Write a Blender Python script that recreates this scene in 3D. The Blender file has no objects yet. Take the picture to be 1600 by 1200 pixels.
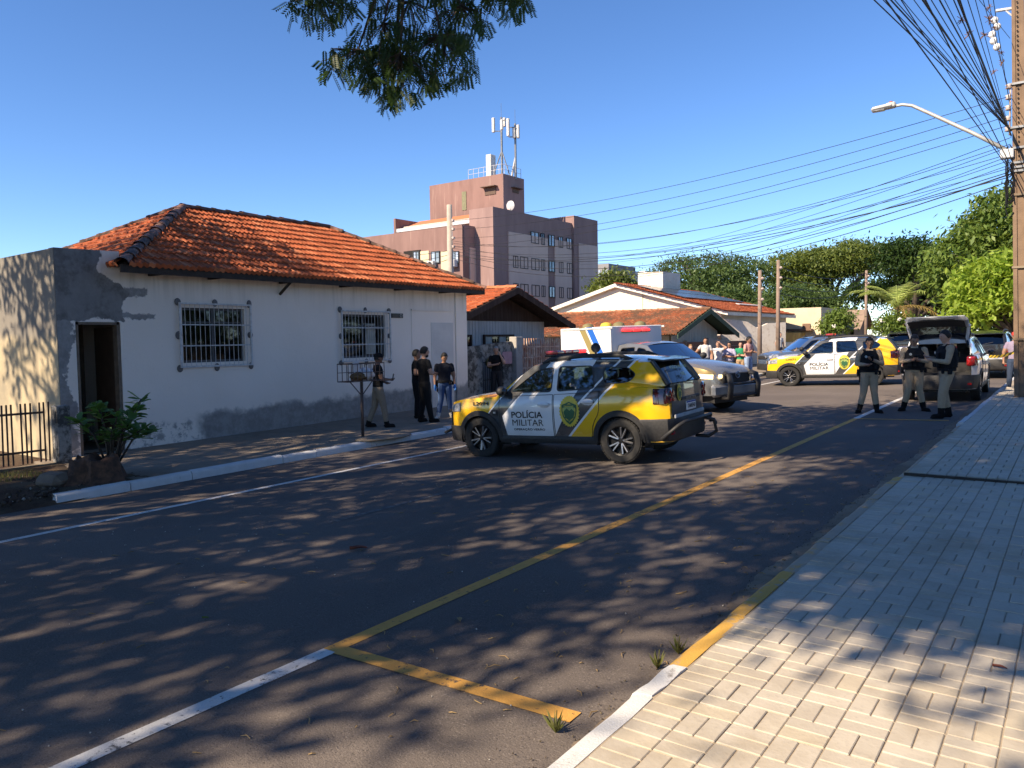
import bpy, bmesh, math, random
import numpy as np
from mathutils import Vector, Matrix, geometry
random.seed(7); rng = np.random.default_rng(7)
scn = bpy.context.scene
col = scn.collection
rad = math.radians
V = Vector

# ------------------------------------------------------------------ camera, sky, sun, exposure
FPX = 1220.0                       # focal length in photograph pixels (1600 px wide)
YAW, PITCH, ROLL = rad(36.2), rad(3.24), rad(-0.83)
CAM = V((0, 0, 2.0))
_F = V((-math.sin(YAW)*math.cos(PITCH), math.cos(YAW)*math.cos(PITCH), -math.sin(PITCH)))
_R0 = V((math.cos(YAW), math.sin(YAW), 0)); _U0 = _R0.cross(_F)
_R = _R0*math.cos(ROLL) + _U0*math.sin(ROLL); _U = _U0*math.cos(ROLL) - _R0*math.sin(ROLL)
cd = bpy.data.cameras.new('camera'); cam = bpy.data.objects.new('camera', cd); col.objects.link(cam)
cd.sensor_width = 36; cd.sensor_fit = 'HORIZONTAL'; cd.lens = FPX/1600*36; cd.clip_start = 0.05; cd.clip_end = 3000
cam.matrix_world = Matrix(((_R.x, _U.x, -_F.x, CAM.x), (_R.y, _U.y, -_F.y, CAM.y), (_R.z, _U.z, -_F.z, CAM.z), (0, 0, 0, 1)))
scn.camera = cam

SUN_EL, SUN_AZ = rad(37), math.atan2(-0.34, -0.94)      # azimuth as atan2(x, y): the sun stands behind the camera, a little to its left
sun_dir = V((math.sin(SUN_AZ)*math.cos(SUN_EL), math.cos(SUN_AZ)*math.cos(SUN_EL), math.sin(SUN_EL)))
world = bpy.data.worlds.new('World'); scn.world = world; world.use_nodes = True
wn = world.node_tree; bg = wn.nodes['Background']
sky = wn.nodes.new('ShaderNodeTexSky'); sky.sky_type = 'NISHITA'; sky.sun_disc = False
sky.sun_elevation = SUN_EL; sky.sun_rotation = SUN_AZ; sky.air_density = 0.85; sky.dust_density = 0.0; sky.ozone_density = 3.0; sky.altitude = 1500
hs = wn.nodes.new('ShaderNodeHueSaturation'); hs.inputs['Saturation'].default_value = 1.15; hs.inputs['Hue'].default_value = 0.505
wn.links.new(sky.outputs[0], hs.inputs['Color']); wn.links.new(hs.outputs[0], bg.inputs[0]); bg.inputs[1].default_value = 0.112
sl = bpy.data.lights.new('sun', 'SUN'); sun = bpy.data.objects.new('sun', sl); col.objects.link(sun)
sl.energy = 5.0; sl.angle = rad(0.53); sl.color = (1.0, 0.82, 0.60)
sun.rotation_euler = sun_dir.to_track_quat('Z', 'Y').to_euler()
scn.view_settings.view_transform = 'Standard'; scn.view_settings.look = 'None'
scn.view_settings.exposure = 1.0; scn.view_settings.gamma = 1.0; scn.view_settings.use_curve_mapping = False
scn.cycles.max_bounces = 6; scn.cycles.transparent_max_bounces = 12
scn.cycles.sample_clamp_indirect = 6.0; scn.cycles.use_denoising = True

# ------------------------------------------------------------------ ground planes and pixel rays
GX, GY = 0.022, 0.014              # the street falls to the left and climbs away from the camera
XL, XR = -11.42, -1.9              # kerb lines
ZL0, ZR0 = XL*GX + 0.13, XR*GX + 0.13
def yc(y): return max(-40.0, min(75.0, y))
def zroad(x, y): return GX*x + GY*yc(y)
def zl(x, y): return ZL0 + GY*yc(y)
def zr(x, y): return ZR0 + 0.01*(x-XR) + GY*yc(y)
def ray(px, py): return _F + _R*((px-800)/FPX) - _U*((py-600)/FPX)
def onplane(px, py, a, b, c):
    d = ray(px, py); n = V((-b, -c, 1)); return CAM + d*((a - n.dot(CAM))/n.dot(d))
def road_at(px, py): return onplane(px, py, 0, GX, GY)
def left_at(px, py): return onplane(px, py, ZL0, 0, GY)
def right_at(px, py): return onplane(px, py, ZR0-0.01*XR, 0.01, GY)
def atX(px, py, x): d = ray(px, py); return CAM + d*((x-CAM.x)/d.x)
def atY(px, py, y): d = ray(px, py); return CAM + d*((y-CAM.y)/d.y)
def at_depth(px, py, t): return CAM + ray(px, py)*t

# ------------------------------------------------------------------ node helper and materials
class NT:
    def __init__(s, name):
        s.m = bpy.data.materials.new(name); s.m.use_nodes = True
        s.t = s.m.node_tree; s.b = s.t.nodes['Principled BSDF']; s.out = s.t.nodes['Material Output']
    def n(s, typ, **kw):
        x = s.t.nodes.new('ShaderNode'+typ)
        for k, v in kw.items(): setattr(x, k, v)
        return x
    def put(s, sock, v):
        if isinstance(v, bpy.types.NodeSocket): s.t.links.new(v, sock)
        elif isinstance(v, (tuple, list)) and len(v) == 3 and sock.type == 'RGBA': sock.default_value = (*v, 1)
        else: sock.default_value = v
    def math(s, op, a, b=0.0, c=None, clamp=False):
        x = s.n('Math', operation=op, use_clamp=clamp); s.put(x.inputs[0], a); s.put(x.inputs[1], b)
        if c is not None: s.put(x.inputs[2], c)
        return x.outputs[0]
    def mix(s, f, a, b, mode='MIX'):
        x = s.n('Mix', data_type='RGBA', blend_type=mode); s.put(x.inputs[0], f); s.put(x.inputs[6], a); s.put(x.inputs[7], b); return x.outputs[2]
    def noise(s, vec, scale, detail=3, rough=0.55, dist=0.0):
        x = s.n('TexNoise'); s.put(x.inputs['Vector'], vec) if vec is not None else None
        x.inputs['Scale'].default_value = scale; x.inputs['Detail'].default_value = detail; x.inputs['Roughness'].default_value = rough; x.inputs['Distortion'].default_value = dist
        return x.outputs[0]
    def step(s, v, a, b):
        x = s.n('MapRange', interpolation_type='SMOOTHSTEP'); s.put(x.inputs[0], v); s.put(x.inputs[1], a); s.put(x.inputs[2], b); return x.outputs[0]
    def pos(s): return s.n('NewGeometry').outputs['Position']
    def obj(s): return s.n('TexCoord').outputs['Object']
    def xyz(s, v):
        x = s.n('SeparateXYZ'); s.put(x.inputs[0], v); return x.outputs
    def scaled(s, v, k):
        x = s.n('VectorMath', operation='MULTIPLY'); s.put(x.inputs[0], v); x.inputs[1].default_value = k; return x.outputs[0]
    def island(s): return s.n('NewGeometry').outputs['Random Per Island']
    def objrand(s): return s.n('ObjectInfo').outputs['Random']
    def bump(s, h, strength=0.3, dist=0.02):
        x = s.n('Bump'); x.inputs['Strength'].default_value = strength; x.inputs['Distance'].default_value = dist; s.put(x.inputs['Height'], h)
        s.t.links.new(x.outputs[0], s.b.inputs['Normal'])
    def fin(s, color, rough=0.8, metal=0.0, spec=0.5, coat=0.0):
        s.put(s.b.inputs['Base Color'], color); s.put(s.b.inputs['Roughness'], rough); s.b.inputs['Metallic'].default_value = metal
        s.b.inputs['Specular IOR Level'].default_value = spec; s.b.inputs['Coat Weight'].default_value = coat; s.b.inputs['Coat Roughness'].default_value = 0.04
        return s.m
MATS = {}
def mat(name, c, c2=None, scale=6.0, rough=0.75, bump=0.0, bscale=None, metal=0.0, spec=0.4, coat=0.0, island=0.0, orand=0.0, coords='obj', detail=4):
    """plain procedural material: two colours mixed by noise, optional relief and per-piece value shifts"""
    if name in MATS: return MATS[name]
    s = NT(name); v = s.pos() if coords == 'pos' else s.obj()
    if c2 is None: c2 = tuple(min(1, x*0.78) for x in c)
    f = s.step(s.noise(v, scale, detail), 0.3, 0.7); cc = s.mix(f, c, c2)
    if island or orand:
        r = s.island() if island else s.objrand(); k = island or orand
        val = s.math('MULTIPLY_ADD', r, 2*k, 1-k); h = s.n('HueSaturation'); s.put(h.inputs['Value'], val); s.put(h.inputs['Color'], cc)
        s.put(h.inputs['Hue'], s.math('MULTIPLY_ADD', r, 0.03*k/0.3, 0.5-0.015*k/0.3)); cc = h.outputs[0]
    if bump: s.bump(s.noise(v, bscale or scale*6, 5), bump, 0.02)
    MATS[name] = s.fin(cc, rough, metal, spec, coat); return MATS[name]
def glass(name, tint=(0.16, 0.2, 0.22), refl=0.1, gcol=(0.9, 0.95, 1.0)):
    if name in MATS: return MATS[name]
    s = NT(name); tr = s.n('BsdfTransparent'); s.put(tr.inputs[0], tint); gl = s.n('BsdfGlossy'); gl.inputs['Roughness'].default_value = 0.03
    s.put(gl.inputs[0], gcol); fr = s.n('Fresnel'); fr.inputs[0].default_value = 1.5
    f = s.math('ADD', fr.outputs[0], refl, clamp=True); mx = s.n('MixShader'); s.put(mx.inputs[0], f)
    s.t.links.new(tr.outputs[0], mx.inputs[1]); s.t.links.new(gl.outputs[0], mx.inputs[2]); s.t.links.new(mx.outputs[0], s.out.inputs[0])
    MATS[name] = s.m; return s.m

# ------------------------------------------------------------------ mesh helper
class MB:
    def __init__(s): s.v = []; s.f = []; s.m = []
    def add(s, vs, fs, mi=0):
        o = len(s.v); s.v.extend([tuple(x) for x in vs]); s.f.extend([tuple(i+o for i in f) for f in fs]); s.m.extend([mi]*len(fs)); return s
    def box(s, c, d, rot=None, mi=0, ch=0.0):
        """box centred at c with full sizes d, optional 3x3/4x4 rotation and chamfer"""
        hx, hy, hz = d[0]/2, d[1]/2, d[2]/2; c = V(c)
        if ch <= 0:
            vs = [V((x*hx, y*hy, z*hz)) for x in (-1, 1) for y in (-1, 1) for z in (-1, 1)]
            fs = [(0, 1, 3, 2), (4, 6, 7, 5), (0, 4, 5, 1), (2, 3, 7, 6), (0, 2, 6, 4), (1, 5, 7, 3)]
        else:
            ch = min(ch, hx*.9, hy*.9, hz*.9); vs = []; idx = {}
            for x in (-1, 1):
                for y in (-1, 1):
                    for z in (-1, 1):
                        for a in range(3):
                            p = [x*hx, y*hy, z*hz]
                            for b in range(3):
                                if b != a: p[b] -= (x, y, z)[b]*ch
                            idx[(x, y, z, a)] = len(vs); vs.append(V(p))
            fs = []
            for a in range(3):
                b, e = (a+1) % 3, (a+2) % 3
                for sg in (-1, 1):
                    q = []
                    for sb, se in ((-1, -1), (1, -1), (1, 1), (-1, 1)):
                        k = [0, 0, 0]; k[a] = sg; k[b] = sb; k[e] = se; q.append(idx[(*k, a)])
                    fs.append(tuple(q if sg > 0 else q[::-1]))
                for sb in (-1, 1):
                    for se in (-1, 1):
                        k0 = [0, 0, 0]; k0[b] = sb; k0[e] = se; k1 = list(k0); k0[a] = -1; k1[a] = 1
                        q = [idx[(*k0, b)], idx[(*k1, b)], idx[(*k1, e)], idx[(*k0, e)]]
                        fs.append(tuple(q if sb*se < 0 else q[::-1]))
            for x in (-1, 1):
                for y in (-1, 1):
                    for z in (-1, 1):
                        q = [idx[(x, y, z, 0)], idx[(x, y, z, 1)], idx[(x, y, z, 2)]]; fs.append(tuple(q if x*y*z > 0 else q[::-1]))
        if rot is not None: vs = [rot @ p for p in vs]
        return s.add([p+c for p in vs], fs, mi)
    def tube(s, pts, r, n=8, mi=0, cap=True, sq=None):
        """tube along points, r number or list; sq=(a,b) scales the two cross axes"""
        pts = [V(p) for p in pts]; k = len(pts); rs = r if isinstance(r, (list, tuple)) else [r]*k
        vs = []; up = None
        for i, p in enumerate(pts):
            t = (pts[min(i+1, k-1)]-pts[max(i-1, 0)]).normalized()
            if up is None: up = V((0, 0, 1)) if abs(t.z) < 0.9 else V((1, 0, 0))
            a = (up - t*up.dot(t)).normalized(); b = t.cross(a); up = a
            sa, sb = sq or (1, 1)
            for j in range(n):
                th = 2*math.pi*j/n; vs.append(p + a*(rs[i]*sa*math.cos(th)) + b*(rs[i]*sb*math.sin(th)))
        fs = [(i*n+j, i*n+(j+1) % n, (i+1)*n+(j+1) % n, (i+1)*n+j) for i in range(k-1) for j in range(n)]
        if cap: fs += [tuple(range(n-1, -1, -1)), tuple(range((k-1)*n, k*n))]
        return s.add(vs, fs, mi)
    def lathe(s, prof, n=24, axis=2, c=(0, 0, 0), mi=0):
        """prof = [(r, h)] turned about an axis through c"""
        vs = []; c = V(c)
        for r, h in prof:
            for j in range(n):
                th = 2*math.pi*j/n; q = [r*math.cos(th), r*math.sin(th), h]
                q = {2: q, 1: [q[0], h, q[1]], 0: [h, q[0], q[1]]}[axis]; vs.append(V(q)+c)
        k = len(prof); fs = [(i*n+j, i*n+(j+1) % n, (i+1)*n+(j+1) % n, (i+1)*n+j) for i in range(k-1) for j in range(n)]
        return s.add(vs, fs, mi)
    def panel(s, outer, holes, fn, th, mi=0):
        """polygon with holes in 2D; fn(u, v, d) -> 3D point, d = depth below the surface; makes front, back and rims"""
        loops = [list(outer)] + [list(h) for h in holes]
        flat = [p for l in loops for p in l]; n = len(flat)
        tris = geometry.tessellate_polygon([[V((p[0], p[1], 0)) for p in l] for l in loops])
        def area(t):
            a, b, c = (flat[i] for i in t); return (b[0]-a[0])*(c[1]-a[1])-(b[1]-a[1])*(c[0]-a[0])
        tris = [t if area(t) > 0 else t[::-1] for t in tris]
        vs = [fn(p[0], p[1], 0) for p in flat] + [fn(p[0], p[1], th) for p in flat]
        fs = [tuple(t) for t in tris] + [tuple(i+n for i in t[::-1]) for t in tris]
        o = 0
        for l in loops:
            k = len(l)
            for i in range(k): a, b = o+i, o+(i+1) % k; fs.append((a, a+n, b+n, b))
            o += k
        return s.add(vs, fs, mi)
    def grid(s, fn, nu, nv, mi=0, flip=False):
        vs = [fn(i/nu, j/nv) for i in range(nu+1) for j in range(nv+1)]
        fs = [(i*(nv+1)+j, (i+1)*(nv+1)+j, (i+1)*(nv+1)+j+1, i*(nv+1)+j+1) for i in range(nu) for j in range(nv)]
        return s.add(vs, [f[::-1] for f in fs] if flip else fs, mi)
    def ball(s, c, r, nu=10, nv=7, mi=0, rot=None):
        r = V(r) if not isinstance(r, (int, float)) else V((r, r, r)); vs = [V((0, 0, -r.z))]
        for i in range(1, nv):
            ph = -math.pi/2 + math.pi*i/nv
            for j in range(nu):
                th = 2*math.pi*j/nu; vs.append(V((r.x*math.cos(ph)*math.cos(th), r.y*math.cos(ph)*math.sin(th), r.z*math.sin(ph))))
        vs.append(V((0, 0, r.z))); fs = [(0, 1+(j+1) % nu, 1+j) for j in range(nu)]
        for i in range(nv-2):
            for j in range(nu): a = 1+i*nu+j; b = 1+i*nu+(j+1) % nu; fs.append((a, b, b+nu, a+nu))
        L = len(vs)-1; o = 1+(nv-2)*nu; fs += [(o+j, o+(j+1) % nu, L) for j in range(nu)]
        if rot is not None: vs = [rot @ p for p in vs]
        return s.add([p+V(c) for p in vs], fs, mi)
    def mesh(s, name, mats, smooth=False):
        me = bpy.data.meshes.new(name); me.from_pydata(s.v, [], s.f)
        for m in (mats if isinstance(mats, (list, tuple)) else [mats]): me.materials.append(m)
        if any(s.m): me.polygons.foreach_set('material_index', s.m)
        if smooth:
            me.polygons.foreach_set('use_smooth', [True]*len(me.polygons))
            if smooth is not True: me.set_sharp_from_angle(angle=rad(smooth))
        me.update(); return me
    def build(s, name, mats, parent=None, smooth=False, **props):
        return link(name, s.mesh(name, mats, smooth), parent, **props)
def link(name, data, parent=None, **props):
    o = bpy.data.objects.new(name, data); col.objects.link(o); o.parent = parent
    for k, v in props.items(): o[k] = v
    return o
def thing(name, label, cat, loc=(0, 0, 0), rz=0.0, group=None):
    o = link(name, None); o.location = loc; o.rotation_euler = (0, 0, rz); o['label'] = label; o['category'] = cat
    if group: o['group'] = group
    return o
def structure(name, mb, mats, smooth=False): return mb.build(name, mats, None, smooth, kind='structure')
def bulk(name, V3, F, mats, parent=None, mi=None, **props):
    """fast mesh from numpy arrays; F is an (n, k) index array"""
    me = bpy.data.meshes.new(name); n, k = F.shape
    me.vertices.add(len(V3)); me.vertices.foreach_set('co', np.asarray(V3, np.float32).ravel())
    me.loops.add(n*k); me.loops.foreach_set('vertex_index', F.astype(np.int32).ravel())
    me.polygons.add(n); me.polygons.foreach_set('loop_start', np.arange(0, n*k, k, dtype=np.int32))
    for m in (mats if isinstance(mats, (list, tuple)) else [mats]): me.materials.append(m)
    if mi is not None: me.polygons.foreach_set('material_index', np.asarray(mi, np.int32))
    me.update(calc_edges=True); return link(name, me, parent, **props)
def rotz(a): return Matrix.Rotation(a, 3, 'Z')
def pchip(tab):
    xs = np.array([p[0] for p in tab], float); ys = np.array([p[1] for p in tab], float)
    h = np.diff(xs); d = np.diff(ys)/h; m = np.zeros(len(xs)); m[0] = d[0]; m[-1] = d[-1]
    for i in range(1, len(xs)-1): m[i] = 0 if d[i-1]*d[i] <= 0 else 2*d[i-1]*d[i]/(d[i-1]+d[i])
    def f(x):
        x = min(max(x, xs[0]), xs[-1]); i = min(max(int(np.searchsorted(xs, x))-1, 0), len(h)-1); t = (x-xs[i])/h[i]
        return float((1+2*t)*(1-t)**2*ys[i] + t*(1-t)**2*h[i]*m[i] + t*t*(3-2*t)*ys[i+1] + t*t*(t-1)*h[i]*m[i+1])
    return f
def rrect(x0, y0, x1, y1, r=0.05, n=4):
    out = []
    for cx, cy, a in ((x1-r, y0+r, -90), (x1-r, y1-r, 0), (x0+r, y1-r, 90), (x0+r, y0+r, 180)):
        for i in range(n+1): t = rad(a+90*i/n); out.append((cx+r*math.cos(t), cy+r*math.sin(t)))
    return out
def rpoly(pts, r=0.05, n=3):
    """polygon with rounded corners"""
    out = []; k = len(pts)
    for i in range(k):
        p = V((*pts[i], 0)); a = V((*pts[i-1], 0))-p; b = V((*pts[(i+1) % k], 0))-p
        q = min(r, a.length*.45, b.length*.45); A = p+a.normalized()*q; Bq = p+b.normalized()*q
        for j in range(n+1): t = j/n; c = A*(1-t)**2+p*2*t*(1-t)+Bq*t*t; out.append((c.x, c.y))
    return out
# ------------------------------------------------------------------ ground, road, pavements
def m_asphalt():
    s = NT('asphalt'); p = s.pos(); big = s.noise(p, 0.35, 3); fine = s.noise(p, 90, 2, 0.7); streak = s.noise(s.scaled(p, (2.2, 0.12, 1)), 1.0, 3)
    c = s.mix(s.step(big, 0.35, 0.7), (0.12, 0.102, 0.092), (0.158, 0.134, 0.12)); c = s.mix(s.math('MULTIPLY', s.step(streak, 0.5, 0.75), 0.35), c, (0.16, 0.138, 0.125))
    c = s.mix(s.step(fine, 0.56, 0.72), c, (0.23, 0.2, 0.18)); c = s.mix(s.step(fine, 0.42, 0.3), c, (0.06, 0.053, 0.05))
    vor = s.n('TexVoronoi', feature='DISTANCE_TO_EDGE'); s.put(vor.inputs['Vector'], s.mix(0.12, p, s.n('TexNoise').outputs[1])); vor.inputs['Scale'].default_value = 0.22
    s.bump(s.math('ADD', fine, s.math('MULTIPLY', s.noise(p, 25, 3), 0.6)), 0.5, 0.012)
    return s.fin(c, s.math('MULTIPLY_ADD', fine, 0.1, 0.85), 0, 0.12)
def m_earth():
    s = NT('earth'); p = s.pos(); a = s.noise(p, 1.2, 5); b = s.noise(p, 14, 5, 0.7)
    c = s.mix(s.step(a, 0.35, 0.65), (0.085, 0.05, 0.032), (0.11, 0.085, 0.055)); c = s.mix(s.step(b, 0.52, 0.7), c, (0.05, 0.03, 0.02)); s.bump(b, 0.8, 0.05); return s.fin(c, 0.95, 0, 0.2)
def m_concrete(name, c1, c2, c3, crack=0.0):
    s = NT(name); p = s.pos(); a = s.noise(p, 0.7, 5, 0.65); b = s.noise(p, 5, 5, 0.65); d = s.noise(p, 60, 3)
    c = s.mix(s.step(a, 0.35, 0.65), c1, c2); c = s.mix(s.math('MULTIPLY', s.step(b, 0.5, 0.75), 0.7), c, c3); c = s.mix(s.math('MULTIPLY', s.step(d, 0.55, 0.75), 0.35), c, c1)
    s.bump(s.math('ADD', b, d), 0.35, 0.015); return s.fin(c, 0.9, 0, 0.25)
def m_paint(name, c, wear, under=(0.06, 0.056, 0.054), scale=22):
    s = NT(name); p = s.pos(); a = s.noise(p, scale, 5, 0.7); b = s.noise(p, 2.2, 3); w = s.math('ADD', s.math('MULTIPLY', a, 0.75), s.math('MULTIPLY', b, 0.35))
    f = s.step(w, wear-0.05, wear+0.06); cc = s.mix(f, s.mix(s.noise(p, 7, 3), c, tuple(x*0.72 for x in c)), under); s.bump(s.noise(p, 90, 2), 0.4, 0.01); return s.fin(cc, 0.75, 0, 0.3)
MAT_ASPHALT, MAT_EARTH = m_asphalt(), m_earth()
MAT_SIDEWALK_L = m_concrete('old pavement concrete', (0.27, 0.22, 0.17), (0.2, 0.165, 0.13), (0.13, 0.105, 0.085))
MAT_GUTTER = m_concrete('gutter concrete', (0.26, 0.21, 0.15), (0.16, 0.12, 0.085), (0.07, 0.055, 0.04))
MAT_WHITE_PAINT = m_paint('worn white paint', (0.7, 0.69, 0.67), 0.66)
MAT_YELLOW_PAINT = m_paint('worn yellow paint', (0.66, 0.35, 0.08), 0.645)
MAT_FAINT_PAINT = m_paint('faded white paint', (0.17, 0.17, 0.17), 0.56)
MAT_KERB_WHITE = m_paint('limewashed kerb', (0.66, 0.66, 0.66), 0.70, (0.2, 0.18, 0.16), 9)
MAT_KERB_YELLOW = m_paint('yellow kerb paint', (0.62, 0.36, 0.07), 0.60, (0.33, 0.27, 0.2), 9)
MAT_KERB_RAW = m_paint('bare kerb with paint traces', (0.40, 0.34, 0.26), 0.62, (0.5, 0.3, 0.1), 4)

xs = [-700, -60, XL-3.6, XL-0.1, XR+0.1, 6, 60, 700]; ys = [-300, -40, 0, 75, 900]
def zg(x, y):
    if x < XL-0.05: return zl(x, y)-0.06
    if x > XR+0.05: return zr(min(x, 8), y)-0.08
    return zroad(x, y)-0.3
g = MB(); g.add([(x, y, (zl(x, y)-0.06 if x < XL-0.05 else zr(min(x, 8), y)-0.08)-(0.45 if XL-0.2 < x < XR+0.2 else 0)) for x in xs for y in ys],
      [(i*5+j, (i+1)*5+j, (i+1)*5+j+1, i*5+j+1) for i in range(7) for j in range(4)])
structure('ground', g, MAT_EARTH)
g = MB(); ry = [-40, -10, 0, 10, 20, 30, 40, 55, 75, 200]
g.add([(x, y, zroad(x, y)) for x in (XL, -6.6, XR) for y in ry], [(i*10+j, (i+1)*10+j, (i+1)*10+j+1, i*10+j+1) for i in range(2) for j in range(9)])
structure('road', g, MAT_ASPHALT)
def strip(x0, y0, x1, y1, w, lift=0.004):
    """flat painted strip between two road points"""
    a, b = V((x0, y0, 0)), V((x1, y1, 0)); t = (b-a); L = t.length; t.normalize(); s_ = V((-t.y, t.x, 0))*(w/2); n = max(1, int(L/2)); m = MB()
    pts = []
    for i in range(n+1):
        for sg in (1, -1): q = a+t*(L*i/n)+s_*sg; pts.append((q.x, q.y, zroad(q.x, q.y)+lift))
    m.add(pts, [(2*i, 2*i+1, 2*i+3, 2*i+2) for i in range(n)]); return m
def marking(name, label, mb, m): return mb.build(name, m, None, label=label, kind='structure')
marking('white_edge_line', 'thin white line along the left side of the road', strip(-9.66, -6, -9.66, 60, 0.11), MAT_WHITE_PAINT)
marking('white_parking_line', 'white parking lane line in the near foreground', strip(-3.99, -4, -3.99, 3.36, 0.125), MAT_WHITE_PAINT)
marking('yellow_parking_line', 'long yellow line running up the road beside the parking lane', strip(-3.99, 3.36, -3.99, 18.2, 0.125), MAT_YELLOW_PAINT)
marking('white_parking_line', 'white line between the officers and the far car', strip(-3.99, 18.2, -3.99, 60, 0.125), MAT_WHITE_PAINT)
marking('yellow_cross_line', 'yellow bar across the parking lane in the foreground', strip(-3.93, 3.40, -2.12, 3.42, 0.125, 0.006), MAT_YELLOW_PAINT)
marking('yellow_cross_line', 'yellow bar across the parking lane at the officers feet', strip(-3.93, 18.15, -2.2, 18.2, 0.12, 0.006), MAT_YELLOW_PAINT)
marking('faded_line', 'faint old white line in the middle of the road', strip(-6.95, 5.9, -6.85, 9.0, 0.08), MAT_FAINT_PAINT)
# worn gutter along the right kerb
m = MB(); pts = []; N = 260
for i in range(N+1):
    y = 0.5+i*0.1; w = 0.03+0.13*max(0, min(1, (y-3.6)/2.5)) + 0.03*math.sin(y*2.3)+0.05*random.random()
    pts += [(XR-w, y, zroad(XR-w, y)+0.004), (XR+0.01, y, zroad(XR, y)+0.02)]
m.add(pts, [(2*i, 2*i+1, 2*i+3, 2*i+2) for i in range(N)]); structure('gutter', m, MAT_GUTTER)
# pavements: slabs with a front face
def slab(name, x0, x1, y0, y1, zf, m, th=0.3):
    b = MB(); ny = max(1, int((y1-y0)/5)); P = []
    for i in range(ny+1):
        y = y0+(y1-y0)*i/ny
        P += [(x0, y, zf(x0, y)), (x1, y, zf(x1, y)), (x1, y, zf(x1, y)-th), (x0, y, zf(x0, y)-th)]
    fs = [(4*i+j, 4*i+(j+1) % 4, 4*i+4+(j+1) % 4, 4*i+4+j) for i in range(ny) for j in range(4)] + [(3, 2, 1, 0), tuple(4*ny+j for j in range(4))]
    b.add(P, fs); return structure(name, b, m)
sw_left = slab('pavement_left', XL-3.6, XL-0.13, 6.1, 75, zl, MAT_SIDEWALK_L)
MAT_JOINT = m_concrete('paver joint sand', (0.40, 0.335, 0.26), (0.34, 0.28, 0.21), (0.24, 0.19, 0.14))
sw_right = slab('pavement_right', XR+0.13, 8, -12, 75, lambda x, y: zr(x, y)-0.0035, MAT_JOINT)
# kerbs: each stone its own piece
def kerb_stone(parent, x0, side, y0, y1, zf, m, drop=0.0):
    """side +1: pavement lies towards +x"""
    b = MB(); w = 0.14; dz = random.uniform(-0.012, 0.012)-drop; sk = random.uniform(-0.012, 0.012); n = 5; gap = 0.008
    P = []
    for i in range(n+1):
        y = y0+gap+(y1-y0-2*gap)*i/n; x = x0+sk*(i/n-0.5)+random.uniform(-.004, .004); t = zf(x0, y)+dz+random.uniform(-.005, .005); bz = zroad(x0, y)-0.15
        for dx, z in ((0, bz), (0.012, t-0.045), (0.028, t-0.014), (0.055, t), (w, t+0.004), (w, bz)): P.append((x+side*dx, y, z))
    fs = [(6*i+j, 6*i+j+1, 6*i+7+j, 6*i+6+j) for i in range(n) for j in range(5)]
    fs = [f if side < 0 else f[::-1] for f in fs]
    ends = [tuple(range(6)), tuple(6*n+5-j for j in range(6))]; fs += ends if side > 0 else [e[::-1] for e in ends]
    b.add(P, fs); return b.build('kerb_stone', m, parent, 40)
kl = link('kerb_left', None, kind='structure'); kr = link('kerb_right', None, kind='structure')
y = 4.9
for L in [1.05, 1.0, 1.75, 0.75, 1.4, 1.1]+[1.2]*16+[2.5]*12: kerb_stone(kl, XL, -1, y, y+L, zl, MAT_KERB_WHITE); y += L
y = -6.0
for L in [1.2]*8+[0.42]: kerb_stone(kr, XR, 1, y, y+L, zr, MAT_KERB_WHITE); y += L
for L in (0.95, 1.1): kerb_stone(kr, XR, 1, y, y+L, zr, MAT_KERB_YELLOW); y += L
for L in (1.0, 1.1, 0.9, 1.1): kerb_stone(kr, XR, 1, y, y+L, zr, MAT_KERB_RAW, 0.01); y += L
kerb_stone(kr, XR, 1, y, 10.62, zr, MAT_KERB_YELLOW); y = 10.66
for L in [1.0]*6: kerb_stone(kr, XR, 1, y, y+L, zr, MAT_KERB_RAW, 0.05); y += L
for L in [1.2]*10+[3]*8: kerb_stone(kr, XR, 1, y, y+L, zr, MAT_KERB_WHITE); y += L
# pavers in basket weave: the 300 nearest in view singly, the rest joined
def m_paver():
    s = NT('concrete paver'); p = s.pos(); r = s.math('ADD', s.objrand(), s.math('MULTIPLY', s.island(), 1.0)); r = s.math('FRACT', s.math('MULTIPLY', r, 7.31)); a = s.noise(p, 3, 4); b = s.noise(p, 40, 4)
    c = s.mix(r, (0.45, 0.405, 0.335), (0.52, 0.47, 0.39)); c = s.mix(s.math('MULTIPLY', s.step(r, 0.88, 0.92), 0.4), c, (0.47, 0.39, 0.25)); c = s.mix(s.math('MULTIPLY', s.step(a, 0.45, 0.7), 0.5), c, (0.35, 0.3, 0.24)); c = s.mix(s.math('MULTIPLY', s.step(b, 0.55, 0.75), 0.4), c, (0.3, 0.27, 0.23)); d = s.noise(p, 0.9, 5, 0.7); c = s.mix(s.math('MULTIPLY', s.step(d, 0.48, 0.68), 0.6), c, (0.32, 0.265, 0.19))
    s.bump(b, 0.25, 0.008); return s.fin(c, 0.85, 0, 0.3)
MAT_PAVER = m_paver(); MOD = 0.213; J = 0.0075
def paver_mesh(nm, sx, sy):
    b = MB(); b.box((0, 0, -0.02), (sx-J, sy-J, 0.05), ch=0.004); return b.mesh(nm, MAT_PAVER)
me_a, me_b = paver_mesh('paver_across', MOD, MOD/2), paver_mesh('paver_along', MOD/2, MOD)
slots = []
y0 = 1.0; nrow = int((26-y0)/MOD); x00 = XR+0.15
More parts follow.
